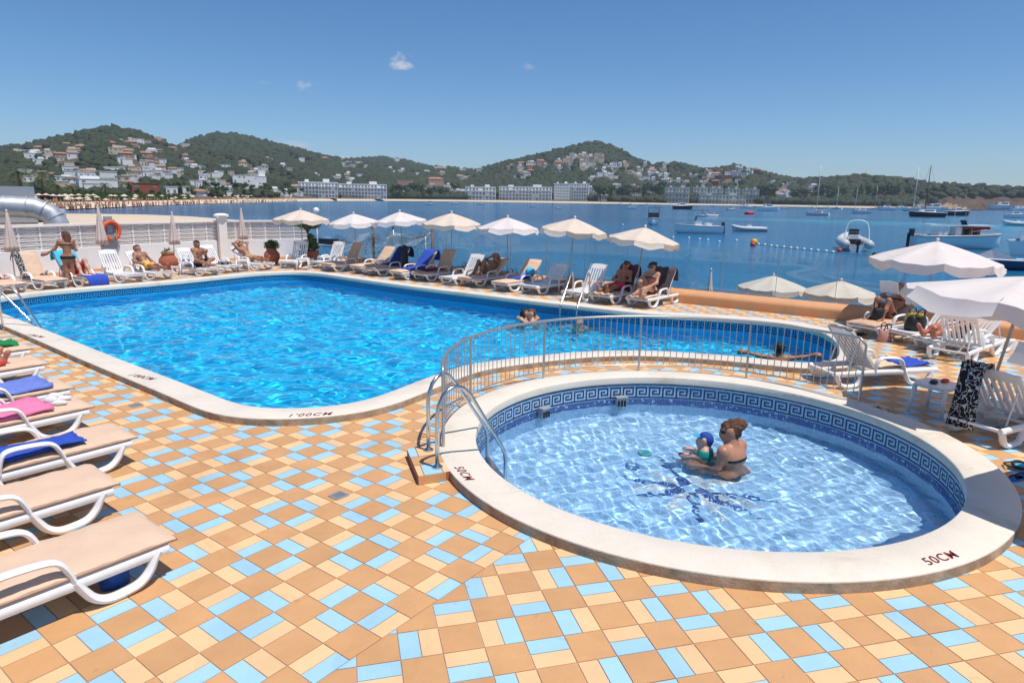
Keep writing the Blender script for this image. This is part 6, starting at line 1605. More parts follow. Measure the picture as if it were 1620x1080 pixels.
# planters
def urn(px, py, label, s=1.0, bush='leaf', nl=420, br=.28, bz=.2):
    p = at(px, py); t = thing('terracotta_urn', (p.x, p.y, 0), 0, label, 'planter', 'terracotta urns along the white wall'); k = s
    MB().lathe([(0, 0), (.16 * k, 0), (.20 * k, .08 * k), (.27 * k, .25 * k), (.26 * k, .38 * k), (.18 * k, .48 * k), (.16 * k, .53 * k), (.20 * k, .58 * k), (.18 * k, .58 * k), (.13 * k, .54 * k), (0, .53 * k)], n=20).build('pot', 'terracotta', t, True)
    mb = MB(); leafy(mb, (0, 0, (.56 + bz) * k), br * k, nl, .05, int(px), .7); mb.build('foliage', bush, t)
urn(431, 418, 'terracotta urn with a round green bush left of the grey lounger', 1.15, 'leaf_dark', 700, .27, .12)
urn(268, 430, 'terracotta urn behind the side table with water bottles', 1.2, 'leaf', 60, .18, .05)
p = at(68, 433); t = thing('low_bush', (p.x - .3, p.y + .5, 0), 0, 'green bush in a pot against the white wall behind the standing woman', 'bush'); MB().lathe([(0, 0), (.2, 0), (.28, .45), (.3, .5), (0, .48)], n=14).build('pot', 'terracotta', t, True); mb = MB(); leafy(mb, (0, 0, .82), .45, 900, .06, 3, .6); mb.build('foliage', 'leaf', t)
p = at(489, 416); t = thing('potted_tree', (p.x, p.y, 0), 0, 'small round-headed tree in a big terracotta pot under the beige parasol', 'potted tree')
MB().lathe([(0, 0), (.28, 0), (.40, .42), (.43, .52), (.38, .52), (.36, .46), (0, .46)], n=20).build('pot', 'terracotta', t, True); MB().lathe([(.40, .36), (.43, .37), (.43, .42), (.41, .43)], n=20).build('pot_band', 'terracotta', t, True)
MB().tube([(0, 0, .4), (.05, .02, .9), (-.02, 0, 1.45)], [.045, .04, .03], 8).build('trunk', 'trunk', t, True)
for k in range(6): a = k * 1.05; MB().tube([(-.01, 0, 1.25), (.22 * cos(a), .22 * sin(a), 1.55)], [.018, .008], 6).build('limb', 'trunk', t, True)
mb = MB(); 
for k, (cx, cy, cz, r_) in enumerate(((-.28, 0, 1.62, .25), (.05, .1, 1.70, .28), (.32, -.05, 1.6, .24), (0, -.2, 1.58, .25), (.15, .2, 1.55, .2), (.05, -.1, .85, .24), (-.22, .1, .72, .2), (.25, 0, .7, .22), (.1, .05, 1.1, .14))): leafy(mb, (cx, cy, cz), r_, 260, .055, 40 + k, .75)
mb.build('crown', 'leaf', t)
lp = at(488, 415); t = thing('globe_lamp', (lp.x + .25, lp.y + .6, 0), 0, 'white globe lamp on a post behind the beige parasol', 'lamp'); zt = zat(lp.x + .25, lp.y + .6, 333); MB().tube([(0, 0, 0), (0, 0, zt)], .03, 8).build('lamp_post', 'white_plastic', t, True); MB().ball((0, 0, zt), .13, 16, 10).build('globe', 'lamp_globe', t, True)
# net hung on posts beyond the glass
t = thing('hung_net', (0, 0, 0), 0, 'pale mesh net sagging between posts beyond the glass', 'net')
def behind(px, py, dist): 
    d = Vector(ray(px, py)); k = dist / d.y; return Vector((d.x * k, d.y * k, CAM_H + d.z * k))
pp = [behind(497, 372, 33), behind(537, 371, 31.5), behind(590, 366, 30), behind(621, 368, 29), behind(684, 364, 27.5)]
V, F = [], []; N_ = 40
for i in range(N_ + 1):
    u = i / N_ * 4; k = min(3, int(u)); fr_ = u - k; a = pp[k].lerp(pp[k + 1], fr_); sag = .10 * sin(pi * fr_); hgt = (1.05 if k < 1 else 1.35 - .95 * (i / N_)) * (.85 + .3 * sin(pi * fr_))
    for j in range(9): V.append((a.x, a.y + .15 * sin(j * .8 + i * .5), a.z - sag - hgt * j / 8))
for i in range(N_):
    for j in range(8): a = i * 9 + j; F.append((a, a + 1, a + 10, a + 9))
link('mesh_sheet', npmesh('mesh_sheet', V, F, True), 'net', t)
for k in range(1, 4):
    pts = [pp[k].lerp(pp[k + 1], f_) + Vector((0, -.02, -.16 * sin(pi * f_) - .35 * (1 - k * .2))) for f_ in np.linspace(0, 1, 9)]; MB().tube(pts, .018, 5).build('net_rope', 'pole_wood', t)
for i, (px, yt, yb, di, mm) in enumerate(((534, 380, 412, 31.5, 'pole_wood'), (590, 358, 412, 30, 'pole_wood'), (622, 358, 412, 29, 'pole'), (684, 354, 425, 27.4, 'pole_wood'), (673, 368, 410, 29, 'pole'))):
    a = behind(px, yt, di); tt = thing('net_post', (a.x, a.y, SEA), 0, ('dark wooden' if mm == 'pole_wood' else 'thin grey') + ' post holding the net, ' + ('first', 'second', 'third', 'fifth', 'fourth')[i] + ' from the left', 'post', 'posts holding the net')
    MB().tube([(0, 0, -.5), (0, 0, a.z - SEA)], .07 if mm == 'pole_wood' else .04, 8).build('shaft', mm, tt, True); MB().lathe([(0, 0), (.085, 0), (.085, .05), (0, .07)], (0, 0, a.z - SEA - .02), 8).build('post_cap', mm, tt)
a, b = behind(495, 381, 31.8), behind(536, 384, 31.2); t = thing('dark_board', tuple((a + b) / 2), atan2(b.y - a.y, b.x - a.x), 'dark weathered board hung beside the net', 'board'); L_ = (b - a).length; mb = MB(); mb.box((0, 0, .02), (L_, .05, .26)); mb.build('board', 'board_dark', t); MB().tube([(-L_ / 2, -.05, -.2), (L_ / 2, -.05, -.22)], .03, 6).build('board_rail', 'pole_wood', t)

# bags and beach things
def bag(loc, rz, size, mm, label, strap='black', top=None, parent=None):
    t = thing('beach_bag', loc, rz, label, 'bag', 'bags on and under the loungers'); a, b, c = size
    V, F = [], []; n = 20; prof_ = [(.0, .02), (.92, 0), (1.0, .25), (.96, .6), (.82, .9), (.7, 1.0), (.55, .97), (0, .9)]
    mb = MB(); mb.lathe(prof_, n=n, f=lambda a_, z: 1 + .06 * sin(a_ * 3 + z * 5)); mb.v = [(x * a / 2, y * b / 2, z * c) for x, y, z in mb.v]; mb.build('bag_body', mm, t, True)
    for s in (-1, 1): MB().tube([(-a * .25, s * b * .22, c * .9), (-a * .2, s * b * .3, c * 1.35), (0, s * b * .33, c * 1.5), (a * .2, s * b * .3, c * 1.35), (a * .25, s * b * .22, c * .9)], .012, 6).build('strap', strap, t, True)
    if top:
        mb = MB(); rr_ = random.Random(3)
        for k in range(9): mb.ball((rr_.uniform(-.3, .3) * a, rr_.uniform(-.3, .3) * b, c * rr_.uniform(.9, 1.08)), (a * .17, b * .2, c * .14), 8, 6)
        mb.build('scarf', top, t, True)
    return t
x2 = lxform(R2); bag(tuple(x2 @ Vector((.42, .02, SEAT + .012))), R2.rotation_euler.z, (.46, .34, .30), 'black', 'black beach bag with a yellow and black patterned scarf', top='print_leopard')
x1 = lxform(R1); bag(tuple(x1 @ Vector((.50, -.05, SEAT + .07))), .4, (.30, .24, .27), 'black', 'black bag on the lounger between the reading woman and the camera')
pb = at(1399, 540); bag((pb.x, pb.y, 0), .2, (.32, .2, .26), 'bag_pink', 'pinkish bag standing on the floor by the reading woman')
pb = at(700, 448); bag((pb.x + .55, pb.y + .75, 0), HB, (.38, .26, .34), 'bag_tan', 'tan beach bag beside the brown lounger')
pb = at(722, 434); bag((pb.x + .3, pb.y + .4, 0), HB, (.4, .3, .28), 'black', 'black bag on the floor behind the brown lounger')
pb = at(806, 447); bag((pb.x + .1, pb.y + .2, 0), HB, (.55, .3, .3), 'black', 'black bag behind the sunbathing woman by the glass')
xn = lxform(NR[0]); pb = at(180, 930); tb_ = bag((pb.x - .02, pb.y + .05, 0), HN, (.2, .17, .17), 'bag_blue', 'colourful toy bag under the nearest lounger', strap='bag_green', top='bag_red')
MB().ball((.09, -.06, .16), (.06, .05, .07), 10, 7).build('green_pouch', 'bag_green', tb_, True)
x7 = lxform(BR[7]); o = MB().ball((0, 0, 0), (.17, .15, .14), 14, 9).build('inflatable_toy', 'towel_cyan', None, True); o.matrix_world = x7 @ Matrix.Translation((1.2, -.22, .55)); tag(o, 'turquoise inflatable toy on a lounger by the glass', 'toy')
xt = lxform(NR[2]); o = MB().tube([(0, 0, 0), (.05, .03, .03), (.12, .02, .02), (.18, .06, .01)], [.03, .04, .035, .02], 8).build('orange_toy', 'yellow_shorts', None, True); o.matrix_world = xt @ Matrix.Translation((1.45, .12, SEAT + .10)); tag(o, 'orange toy on the dark blue towel', 'toy')
xt = lxform(NR[3])
for i, (x_, y_) in enumerate(((.30, .1), (.22, -.04))):
    t = thing('trainer_shoe', (0, 0, 0), 0, 'white trainer on the pink towel lounger, ' + ('inner' if i == 0 else 'outer') + ' one', 'shoe', 'white shoes on the lounger'); t.matrix_world = xt @ Matrix.Translation((x_, y_, SEAT + .07)) @ Matrix.Rotation(2.4 + i * .3, 4, 'Z')
    mb = MB(); mb.ball((.02, 0, .03), (.13, .045, .032), 12, 7); mb.build('sole', 'towel_white', t, True); mb = MB(); mb.ball((-.03, 0, .06), (.075, .042, .05), 12, 7); mb.build('upper', 'towel_white', t, True)
def sandals(px, py, rz, mm, lab):
    p = at(px, py)
    for i in (-1, 1):
        t = thing('sandal', (p.x + i * .06, p.y + i * .03, 0), rz + i * .15, lab + (', left' if i < 0 else ', right') + ' of the pair', 'sandal', 'pairs of sandals on the floor'); mb = MB(); P_ = [(.13 * cos(a), .045 * sin(a) * (1 + .2 * cos(a))) for a in np.linspace(0, 2 * pi, 17)[:-1]]; mb.prism(P_, .002, .022); mb.build('sole', mm, t); MB().tube([(.0, -.045, .02), (.03, 0, .055), (.0, .045, .02)], .009, 6).build('strap', 'black', t, True)
sandals(1609, 757, .5, 'bag_blue', 'blue and black flip-flop beside the round pool at the right edge')
sandals(1360, 530, .2, 'black', 'black flip-flop under the reading woman')
sandals(960, 490, .2, 'towel_maroon', 'dark flip-flop by the man in pink trunks')
# mask-like dark goggles beside flip-flops
p = at(1612, 742); t = thing('diving_mask', (p.x, p.y, .0), .4, 'dark diving mask on the floor at the right edge', 'mask'); MB().tube([(.09 * cos(a), .05 * sin(a), .05 + .02 * sin(a)) for a in np.linspace(0, 2 * pi, 17)[:-1]], .018, 8, closed=True).build('frame', 'black', t, True); MB().tube([(-.09, 0, .05), (-.13, .05, .04), (-.05, .13, .03), (.08, .12, .03), (.1, .03, .05)], .01, 6).build('strap', 'black', t, True); MB().ball((0, 0, .05), (.075, .04, .012), 10, 6).build('lens', 'towel_cyan', t, True)
# dark clothes on the lounger by the pillar
cloth(LR[6], 'black and white clothes heaped on the lounger by the pillar', 'print_bw', flatP(.35, .75, 7), .4, seed=31, off_=.06, amp=.04, name='clothes', cat='clothes')
xh = glass_base(641, .55); t = thing('hung_wrap', (xh.x, xh.y - .05, 0), 0, 'dark wrap hanging from a parasol pole by the glass', 'cloth'); MB().lathe([(.0, .25), (.10, .25), (.13, .6), (.10, .95), (.04, 1.1), (0, 1.1)], n=14, f=lambda a, z: 1 + .25 * sin(a * 4 + z * 6)).build('wrap', 'black', t, True)

# ================================================================ BOATS
def hull_mesh(L, B, H, fine=.55, stern=.85, sheer=.25):
    V, F = [], []; n, m = 14, 9
    for i in range(n + 1):
        u = i / n; w = B / 2 * (stern + (1 - stern) * min(1, u * 3)) * (1 if u < fine else max(.02, math.sqrt(max(0, 1 - ((u - fine) / (1 - fine)) ** 2.1)))); z1 = H * (1 + sheer * u * u); kz = -.28 * H + (.5 * H * max(0, (u - .7) / .3) ** 2)
        for j in range(m):
            v = j / (m - 1) * 2 - 1; a = abs(v); y = math.copysign(w * min(1, a ** .7 * 1.0) if a < .55 else w * (.66 + .34 * (a - .55) / .45), v) if a > 0 else 0; z = kz + (z1 - kz) * (a ** 1.9 if a < .6 else .38 + .62 * (a - .6) / .4)
            V.append((u * L - L / 2, y, z))
    for i in range(n):
        for j in range(m - 1): a = i * m + j; F.append((a, a + m, a + m + 1, a + 1))
    k = len(V); F.append(tuple(range(m)))
    return V, F, n, m
def boat(px, py, L, kind, head, label, hullm='gelcoat', cat='boat', depth=None, group='boats in the bay', tall=None):
    """head: world angle the bow points to"""
    p = at(px, py, SEA); t = thing({'sail': 'sailing_boat', 'rib': 'inflatable_boat'}.get(kind, 'motor_boat'), (p.x, p.y, SEA), head, label, cat, group)
    B = L * {'sail': .30, 'rib': .36, 'cruiser': .32, 'cat': .5}.get(kind, .36); H = L * {'sail': .12, 'rib': .085, 'cruiser': .17}.get(kind, .15)
    if kind != 'rib':
        V, F, n, m = hull_mesh(L, B, H); mb = MB().add(V, F); mb.build('hull', hullm, t, True, 45)
        rim = [Vector(V[i * m]) for i in range(n + 1)] + [Vector(V[i * m + m - 1]) for i in range(n, -1, -1)]
        mb = MB().add([q - Vector((0, 0, .10 * H)) for q in rim], [tuple(range(len(rim)))[::-1]]); mb.build('deck', 'gelcoat' if kind != 'cover' else 'cover_blue', t)
        MB().tube(rim, .035 * H / .7 + .02, 6).build('rub_rail', 'gelcoat' if hullm != 'gelcoat' else 'gelcoat_grey', t, True)
    else:
        V, F, n, m = hull_mesh(L * .96, B * .7, H); MB().add(V, F).build('hull', 'gelcoat', t, True, 45); r = B * .15; P_ = []
        for s in (1, -1):
            Q_ = [(-L * .5, s * B * .36, H * 1.0), (-L * .1, s * B * .37, H * 1.05), (L * .2, s * B * .33, H * 1.15), (L * .38, s * B * .2, H * 1.45), (L * .46, 0, H * 1.7)]; P_ += Q_ if s > 0 else Q_[::-1][1:]
        MB().tube(catmull(P_, 4), r, 10).build('buoyancy_tube', 'tube_grey', t, True)
        MB().box((0, 0, H * .8), (L * .8, B * .5, .04)).build('floor', 'gelcoat_grey', t)
        MB().box((-.02 * L, 0, H * 1.4), (L * .12, B * .3, H * 1.5)).build('console', 'gelcoat', t); MB().box((-.2 * L, 0, H * 1.1), (L * .14, B * .35, H * .9)).build('seat', 'black', t)
    if kind in ('open', 'rib', 'cover', 'bow'):
        for s in ((-.5, .5) if (kind == 'rib' and L < 6) else (0,)):
            MB().box((-L * .52, s * B * .25, H * 1.25), (L * .05, B * .12, H * .6)).build('outboard', 'black' if kind != 'cover' else 'gelcoat', t); MB().box((-L * .55, s * B * .25, H * .4), (L * .03, B * .06, H * 1.6)).build('outboard_leg', 'black', t)
    if kind == 'open':
        MB().box((.02 * L, 0, H * 1.3), (L * .14, B * .4, H * .9)).build('console', 'gelcoat', t); mb = MB(); mb.box((.07 * L, 0, H * 2.0), (.03, B * .4, H * .7), m=Matrix.Rotation(-.4, 3, 'Y')); mb.build('windscreen', 'windscreen', t)
        MB().box((-.2 * L, 0, H * 1.15), (L * .1, B * .6, H * .5)).build('bench', 'towel_white', t)
        for sx_ in (-.1, .12):
            for sy_ in (-1, 1): MB().tube([(sx_ * L, sy_ * B * .3, H), (sx_ * L, sy_ * B * .28, H * 3.1)], .02, 5).build('awning_post', 'steel', t)
        MB().box((.01 * L, 0, H * 3.15), (L * .34, B * .75, .05)).build('awning', 'hull_blue', t)
        MB().tube([(L * .44, -B * .12, H * 1.5), (L * .3, -B * .38, H * 1.6), (L * .1, -B * .47, H * 1.45)], .02, 5).build('bow_rail', 'steel', t); MB().tube([(L * .44, B * .12, H * 1.5), (L * .3, B * .38, H * 1.6), (L * .1, B * .47, H * 1.45)], .02, 5).build('bow_rail', 'steel', t)
    if kind == 'bow':
        mb = MB(); mb.add([(.05 * L, -B * .42, H * 1.1), (.05 * L, B * .42, H * 1.1), (-.05 * L, B * .36, H * 2.1), (-.05 * L, -B * .36, H * 2.1)], [(0, 1, 2, 3)]); mb.build('windscreen', 'windscreen', t); MB().tube([(-.1 * L, -B * .4, H), (-.12 * L, -B * .38, H * 3), (-.12 * L, B * .38, H * 3), (-.1 * L, B * .4, H)], .06, 7).build('roll_bar', 'black', t)
    if kind == 'rib' and tall: 
        MB().tube(catmull([(-L * .38, -B * .38, H), (-L * .34, -B * .34, H * 3.2), (-L * .33, -B * .2, H * 4.2), (-L * .33, B * .2, H * 4.2), (-L * .34, B * .34, H * 3.2), (-L * .38, B * .38, H)], 3), .05, 8).build('arch', 'gelcoat', t, True); MB().box((-L * .02, 0, H * 2.4), (.04, B * .32, H * 1.2), m=Matrix.Rotation(-.4, 3, 'Y')).build('windscreen', 'windscreen', t)
    if kind in ('cruiser',):
        mb = MB(); P_ = [(-L * .25, H * .95), (L * .28, H * 1.05), (L * .1, H * 1.75), (-L * .2, H * 1.8)]; 
        for s in (-1, 1): mb.add([(x, s * B * .34, z) for x, z in P_], [(0, 1, 2, 3)])
        mb.add([(x, s * B * .34, z) for s in (-1, 1) for x, z in P_], [(0, 1, 5, 4), (1, 2, 6, 5), (2, 3, 7, 6), (3, 0, 4, 7)]); mb.build('cabin', 'gelcoat', t)
        for s in (-1, 1):
            mb = MB(); mb.add([(-L * .18, s * B * .345, H * 1.3), (L * .12, s * B * .345, H * 1.35), (L * .05, s * B * .345, H * 1.62), (-L * .17, s * B * .345, H * 1.62)], [(0, 1, 2, 3)]); mb.build('window', 'windscreen', t)
        mb = MB(); mb.add([(L * .255, -B * .3, H * 1.16), (L * .255, B * .3, H * 1.16), (L * .125, B * .3, H * 1.68), (L * .125, -B * .3, H * 1.68)], [(0, 1, 2, 3)]); mb.build('windscreen', 'windscreen', t)
        MB().box((-L * .1, 0, H * 2.5), (L * .26, B * .6, .06)).build('hardtop', 'gelcoat', t)
        for sx_ in (-.2, 0.0):
            for sy_ in (-1, 1): MB().tube([(sx_ * L, sy_ * B * .27, H * 1.7), (sx_ * L, sy_ * B * .27, H * 2.5)], .03, 5).build('hardtop_post', 'gelcoat', t)
        MB().tube([(L * .46, 0, H * 1.65), (L * .3, -B * .36, H * 1.6), (L * .1, -B * .48, H * 1.4)], .02, 5).build('bow_rail', 'steel', t)
    if kind in ('sail', 'cat'):
        mh = tall or L * 1.35; MB().tube([(L * .06, 0, H), (L * .06, 0, mh)], [L * .017, L * .010], 7).build('mast', 'white_plastic' if not hullm == 'hull_black' else 'pole_wood', t, True)
        MB().tube([(L * .05, 0, H * 2.3), (-L * .36, 0, H * 2.2)], L * .009, 6).build('boom', 'steel', t); MB().tube([(L * .04, 0, H * 2.55), (-L * .33, 0, H * 2.45)], L * .016, 7).build('furled_sail', 'towel_white' if random.random() < .5 else 'cover_blue', t, True)
        MB().tube([(L * .48, 0, H * 1.3), (L * .07, 0, mh * .95)], L * .004, 5).build('forestay', 'pole', t); MB().tube([(-L * .48, 0, H * 1.1), (L * .06, 0, mh * .98)], L * .0025, 4).build('backstay', 'pole', t)
        for s in (-1, 1): MB().tube([(L * .03, s * B * .45, H), (L * .06, s * B * .12, mh * .55), (L * .06, 0, mh * .9)], L * .0025, 4).build('shroud', 'pole', t)
        for q_ in (.45, .7): MB().tube([(L * .06, -B * .2, mh * q_), (L * .06, B * .2, mh * q_)], L * .003, 4).build('spreader', 'steel', t)
        mb = MB(); mb.box((-L * .02, 0, H * 1.3), (L * .38, B * .5, H * .7)); mb.build('cabin', 'gelcoat', t)
        for s in (-1, 1): MB().box((-L * .02, s * B * .255, H * 1.38), (L * .28, .03, H * .25)).build('window', 'windscreen', t)
    if kind == 'cover':
        mb = MB(); mb.add([(-L * .3, -B * .45, H), (L * .1, -B * .48, H * 1.05), (L * .36, -B * .25, H * 1.2), (L * .36, B * .25, H * 1.2), (L * .1, B * .48, H * 1.05), (-L * .3, B * .45, H), (-L * .25, 0, H * 1.25), (L * .05, 0, H * 2.0)], [(0, 1, 7, 6), (1, 2, 7), (2, 3, 7), (3, 4, 7), (4, 5, 6, 7), (5, 0, 6)]); mb.build('cover', 'cover_blue', t)
    return t
def mpp(px, py): p = at(px, py, SEA); return hypot(p.x, p.y) / FPX
W_ = pi; mk = lambda x, y, lpx: lpx * mpp(x, y)
boat(1104, 369, mk(1104, 369, 72), 'open', pi + .05, 'white open motorboat with dark blue awning and black outboard')
boat(1183, 366, mk(1183, 366, 50), 'rib', pi + .1, 'grey inflatable boat right of the white open motorboat')
boat(1347, 394, 7.4, 'rib', 1.22, 'white and grey inflatable with arch seen from its stern', tall=1)
boat(1033, 355, 6.6, 'bow', atan2(-1, -.25), 'white motorboat pointing its bow at the camera')
boat(1570, 426, mk(1570, 426, 84), 'cover', pi - .12, 'dark blue dinghy under a grey-blue cover', 'hull_blue')
boat(1640, 402, 7.2, 'cruiser', .55, 'white speedboat cut by the right edge of the view')
tb_ = boat(1510, 393, mk(1510, 393, 105), 'open', -.15, 'small wooden-cabined fishing boat with a long white canopy roof')
Lb = mk(1510, 393, 105); MB().box((.12 * Lb, 0, 1.45), (Lb * .2, 1.5, 1.3)).build('wheelhouse', 'boat_wood', tb_); MB().box((0.0, 0, 2.25), (Lb * .72, 2.1, .12)).build('roof', 'gelcoat', tb_); MB().box((.2 * Lb, 0, 2.05), (Lb * .22, 1.9, .28)).build('red_band', 'boat_red', tb_)
for sx_ in (-.33, -.2, -.06):
    for sy_ in (-1, 1): MB().tube([(sx_ * Lb, sy_ * .9, .6), (sx_ * Lb, sy_ * .9, 2.2)], .03, 5).build('roof_post', 'steel', tb_)
for k in (-1, 1):
    for i in range(2): MB().box((.06 * Lb + i * .1 * Lb, k * .76, 1.6), (.5, .02, .6)).build('window', 'windscreen', tb_)
MB().tube([(.1 * Lb, 0, 2.3), (.1 * Lb, 0, 3.9)], .015, 4).build('aerial', 'towel_white', tb_)
boat(1293, 341, mk(1293, 341, 31), 'sail', pi / 2 + .9, 'white sailing catamaran with a tall mast at anchor', tall=mk(1293, 341, 68))
boat(1465, 343, mk(1465, 343, 48), 'sail', pi + .05, 'dark-hulled sailing yacht, nearest of the two-masted pair', 'hull_black', tall=mk(1465, 343, 66))
boat(1447, 334, mk(1447, 334, 30), 'sail', 2.6, 'white sailing yacht behind the dark-hulled yacht', tall=mk(1447, 334, 56))
boat(1476, 335, mk(1476, 335, 34), 'cruiser', pi, 'white motor cruiser behind the dark-hulled yacht')
far = [(998, 331, 17, 'cruiser', 3.0, 'gelcoat', 'white motorboat above the bow-on boat'), (1080, 331, 30, 'cruiser', .1, 'hull_black', 'black motor launch with white deck off the far beach'), (1216, 334, 32, 'cruiser', .1, 'gelcoat', 'white motor yacht left of the catamaran'), (1183, 330, 18, 'open', 3.1, 'gelcoat', 'small white boat above the red float'),
       (1362, 338, 24, 'cruiser', 3.0, 'gelcoat', 'white cabin boat right of the catamaran'), (1401, 333, 23, 'cruiser', 3.1, 'gelcoat', 'white flybridge cruiser before the dunes'), (1376, 342, 9, 'open', 1.0, 'gelcoat', 'tiny white boat below the cabin boat'), (1515, 341, 32, 'cruiser', .1, 'hull_black', 'sleek dark sport boat below the cliffs'),
       (1583, 332, 32, 'cruiser', 3.1, 'gelcoat', 'white motor yacht under the rocky headland'), (1606, 345, 26, 'cruiser', .0, 'gelcoat', 'white cabin cruiser at the right edge'), (1608, 357, 34, 'rib', 3.1, 'hull_black', 'black inflatable at the right edge below the cabin cruiser'), (1612, 334, 22, 'cruiser', .2, 'gelcoat', 'small white cruiser at the far right under the cliffs'),
       (1324, 331, 16, 'sail', 2.0, 'gelcoat', 'small sailing boat anchored before the pines'), (1353, 331, 14, 'sail', 1.2, 'gelcoat', 'small sailing boat left of the flybridge cruiser'), (1425, 332, 18, 'cruiser', .2, 'gelcoat', 'white boat before the pale dunes'), (1385, 331, 12, 'sail', 2.6, 'gelcoat', 'short-masted boat before the wooded point'),
       (680, 325, 14, 'open', 3.0, 'gelcoat', 'small white boat far left in the bay'), (720, 324, 13, 'cruiser', .1, 'gelcoat', 'small white boat second from the left in the bay'), (761, 324, 11, 'open', 3.0, 'gelcoat', 'small white boat third from the left in the bay'), (789, 325, 10, 'open', .0, 'gelcoat', 'small white boat fourth from the left in the bay'), (842, 328, 9, 'open', 3.0, 'gelcoat', 'small white boat below the broad white hotel'), (883, 330, 9, 'open', .2, 'gelcoat', 'tiny white boat below the tall hotel block'),
       (1157, 333, 14, 'open', .2, 'gelcoat', 'white boat above the red float'), (1240, 331, 10, 'open', 3.0, 'gelcoat', 'tiny white boat left of the catamaran mast')]
for x, y, l, kd, hd, hm, lb_ in far: boat(x, y, mk(x, y, l), kd, hd, lb_, hm, tall=mk(x, y, 30) if kd == 'sail' else None)
for k in range(26):
    x = random.uniform(940, 1310); y = 316.2 + (x - 810) * .0157 + random.uniform(5.2, 7.0); boat(x, y, mk(x, y, random.uniform(6, 10)), random.choice(('open', 'cruiser', 'cruiser')), random.choice((0, pi)) + random.uniform(-.4, .4), 'tiny white boat moored close to the far shore', group='tiny boats moored along the far shore')
# red float, jet ski rider, pedalo
p = at(1185, 339, SEA); t = thing('red_float', (p.x, p.y, SEA), 0, 'round red inflatable float on the water', 'float'); s_ = mk(1185, 339, 6.5); MB().tube([(s_ * .7 * cos(a), s_ * .7 * sin(a), s_ * .25) for a in np.linspace(0, 2 * pi, 17)[:-1]], s_ * .36, 8, closed=True).build('ring', 'buoy_red', t, True); MB().lathe([(0, .1), (s_ * .6, .1), (s_ * .5, s_ * .3), (0, s_ * .35)], n=12).build('seat', 'buoy_red', t, True)
p = at(1111, 343, SEA); t = thing('jet_ski', (p.x, p.y, SEA), 2.8, 'white jet ski with a standing rider', 'jet ski'); V, F, n, m = hull_mesh(2.6, 1.0, .5); MB().add(V, F).build('hull', 'gelcoat', t, True); MB().box((-.2, 0, .7), (1.2, .45, .3)).build('seat', 'red', t); MB().tube([(.3, -.4, 1.0), (.3, .4, 1.0)], .04, 6).build('handlebar', 'black', t); MB().ball((0, 0, .35), (1.1, .5, .3), 10, 6).build('engine_cover', 'gelcoat', t, True)
person('rider standing on the jet ski', Matrix.Translation((p.x, p.y, SEA + .5)), standing(v3(-1, .3, 0), v3(.3, 1, 0)), 'skin_tan', 'short', shorts='black', res=.05, group='people far out on the water')
p = at(1127, 342, SEA); t = thing('pedalo', (p.x, p.y, SEA), 3.0, 'red and white pedalo right of the jet ski', 'pedalo')
for s_ in (-.6, .6): MB().tube([(-1.6, s_, .2), (1.2, s_, .2), (1.7, s_, .45)], .25, 8).build('float', 'gelcoat', t, True)
MB().box((0, 0, .5), (2.4, 1.3, .15)).build('deck', 'red', t)
for s_ in (-.35, .35): MB().box((-.4, s_, .85), (.15, .5, .7)).build('seat', 'gelcoat', t)
# line of small white buoys, and the yellow and red markers
bl = [(1065, 376), (1090, 377), (1107, 379), (1120, 380), (1138, 383), (1165, 381), (1190, 384.5), (1200, 387), (1210, 388), (1220, 389.5), (1229, 390.5), (1240, 391.5), (1251, 393), (1261, 394), (1272, 395), (1283, 396), (1294, 397), (1307, 398), (1318, 399.5), (1398, 406.5), (1413, 408), (1428, 409.5), (1444, 411), (1460, 413), (1477, 415.5), (1494, 417.5), (1512, 419), (1530, 421), (1549, 424), (1569, 426.5), (1589, 429)]
bme = MB().ball((0, 0, .05), .13, 8, 6).mesh('buoy', True); bme.materials.append(M['buoy_white'])
for i, (x, y) in enumerate(bl): p = at(x, y, SEA); o = link('buoy', bme, None); o.location = p; tag(o, 'small white float in the swimming-area line', 'buoy', 'white floats of the swimming-area line')
tag(MB().tube([tuple(at(x, y, SEA) + Vector((0, 0, .02))) for x, y in bl[7:]], .025, 5).build('buoy_rope', 'pole'), 'thin rope joining the white floats', 'rope')
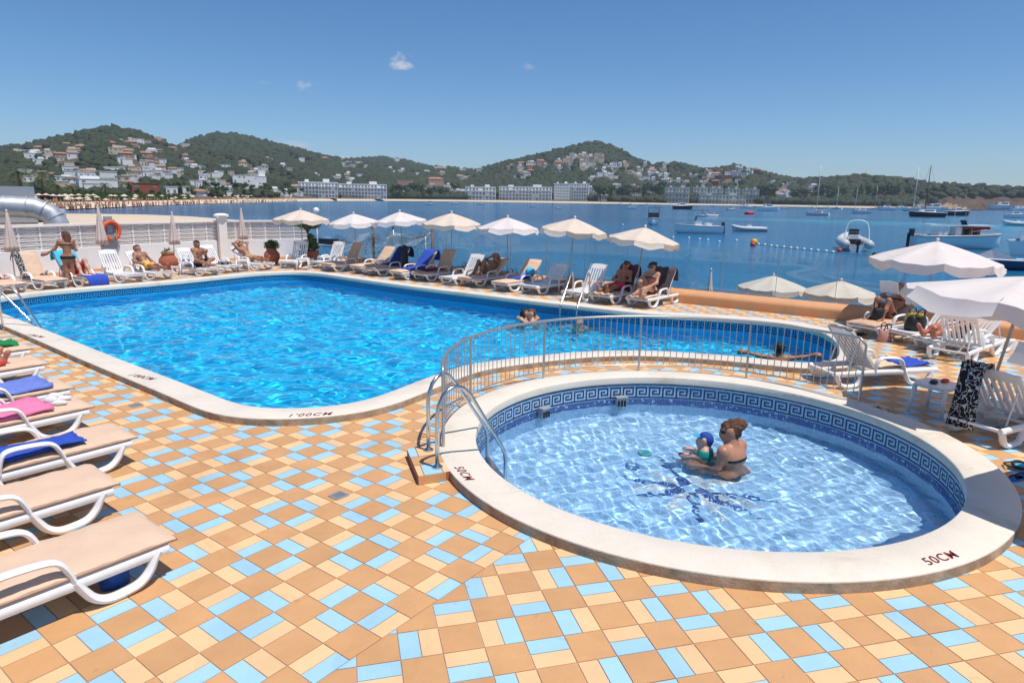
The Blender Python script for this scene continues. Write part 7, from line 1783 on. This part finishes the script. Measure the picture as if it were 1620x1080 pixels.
for x, y, r_, mm, lab in ((1193, 385.5, .36, 'buoy_yellow', 'yellow round buoy on the swimming-area line'), (1191, 389, .26, 'buoy_red', 'red round buoy just below the yellow one'), (985, 357, .22, 'gelcoat_grey', 'small grey buoy left of the bow-on boat'), (1384, 406, .25, 'black', 'dark round buoy right of the stern-view inflatable'), (1328, 398, .2, 'buoy_red', 'small red buoy at the stern of the inflatable with arch')):
    p = at(x, y, SEA); t = thing('mooring_buoy', tuple(p), 0, lab, 'buoy'); MB().ball((0, 0, r_ * .45), r_, 12, 8).build('ball', mm, t, True); MB().tube([(r_ * .25 * cos(a), 0, r_ * 1.5 + r_ * .2 * sin(a)) for a in np.linspace(0, 2 * pi, 9)[:-1]], r_ * .08, 5, closed=True, up=(0, 1, 0)).build('eye', 'pole', t)
for x, y, lab in ((1126, 379, 'swimmer head left of the yellow buoy line'), (1141, 380, 'second swimmer head near the yellow buoy')):
    p = at(x, y, SEA); J = recline(80); person(lab, Matrix.Translation((p.x, p.y, SEA - 1.0)) , recline(85, 'flat', 'rest', x=0, z=.25), 'skin_tan', 'short', only=('head', 'neck', 'torso'), res=.03, group='people far out on the water')
# ================================================================ AIR
hz = MB(); hz.box((0, 600, 115), (8400, 8400, 240)); hzo = hz.build('haze', None)
hm = bpy.data.materials.new('haze'); hm.use_nodes = True; hn, hl = hm.node_tree.nodes, hm.node_tree.links; hn.clear()
ho = hn.new('ShaderNodeOutputMaterial'); hv = hn.new('ShaderNodeVolumePrincipled'); hv.inputs['Color'].default_value = (.80, .90, 1.0, 1); hv.inputs['Density'].default_value = .00013; hv.inputs['Anisotropy'].default_value = .2
hl.new(hv.outputs[0], ho.inputs['Volume']); hzo.data.materials.append(hm); tag(hzo, 'light summer haze over the bay', kind='stuff')

# ================================================================ LABELS: tell look-alikes apart by their order from the left
ORD = 'leftmost second third fourth fifth sixth seventh eighth ninth tenth eleventh twelfth thirteenth fourteenth fifteenth sixteenth seventeenth eighteenth nineteenth twentieth'.split() + [a + b for a in ('twenty-', 'thirty-', 'forty-') for b in 'first second third fourth fifth sixth seventh eighth ninth tenth'.split()]
byl = {}
for o in bpy.data.objects:
    if o.parent is None and 'label' in o and o.get('kind') is None: byl.setdefault(o['label'], []).append(o)
for lab, L in byl.items():
    if len(L) < 2: continue
    L.sort(key=lambda o: atan2(o.location.x, o.location.y))
    for i, o in enumerate(L):
        o['label'] = f"{lab}, {ORD[min(i, len(ORD) - 1)]}" + (" from left" if i else "")
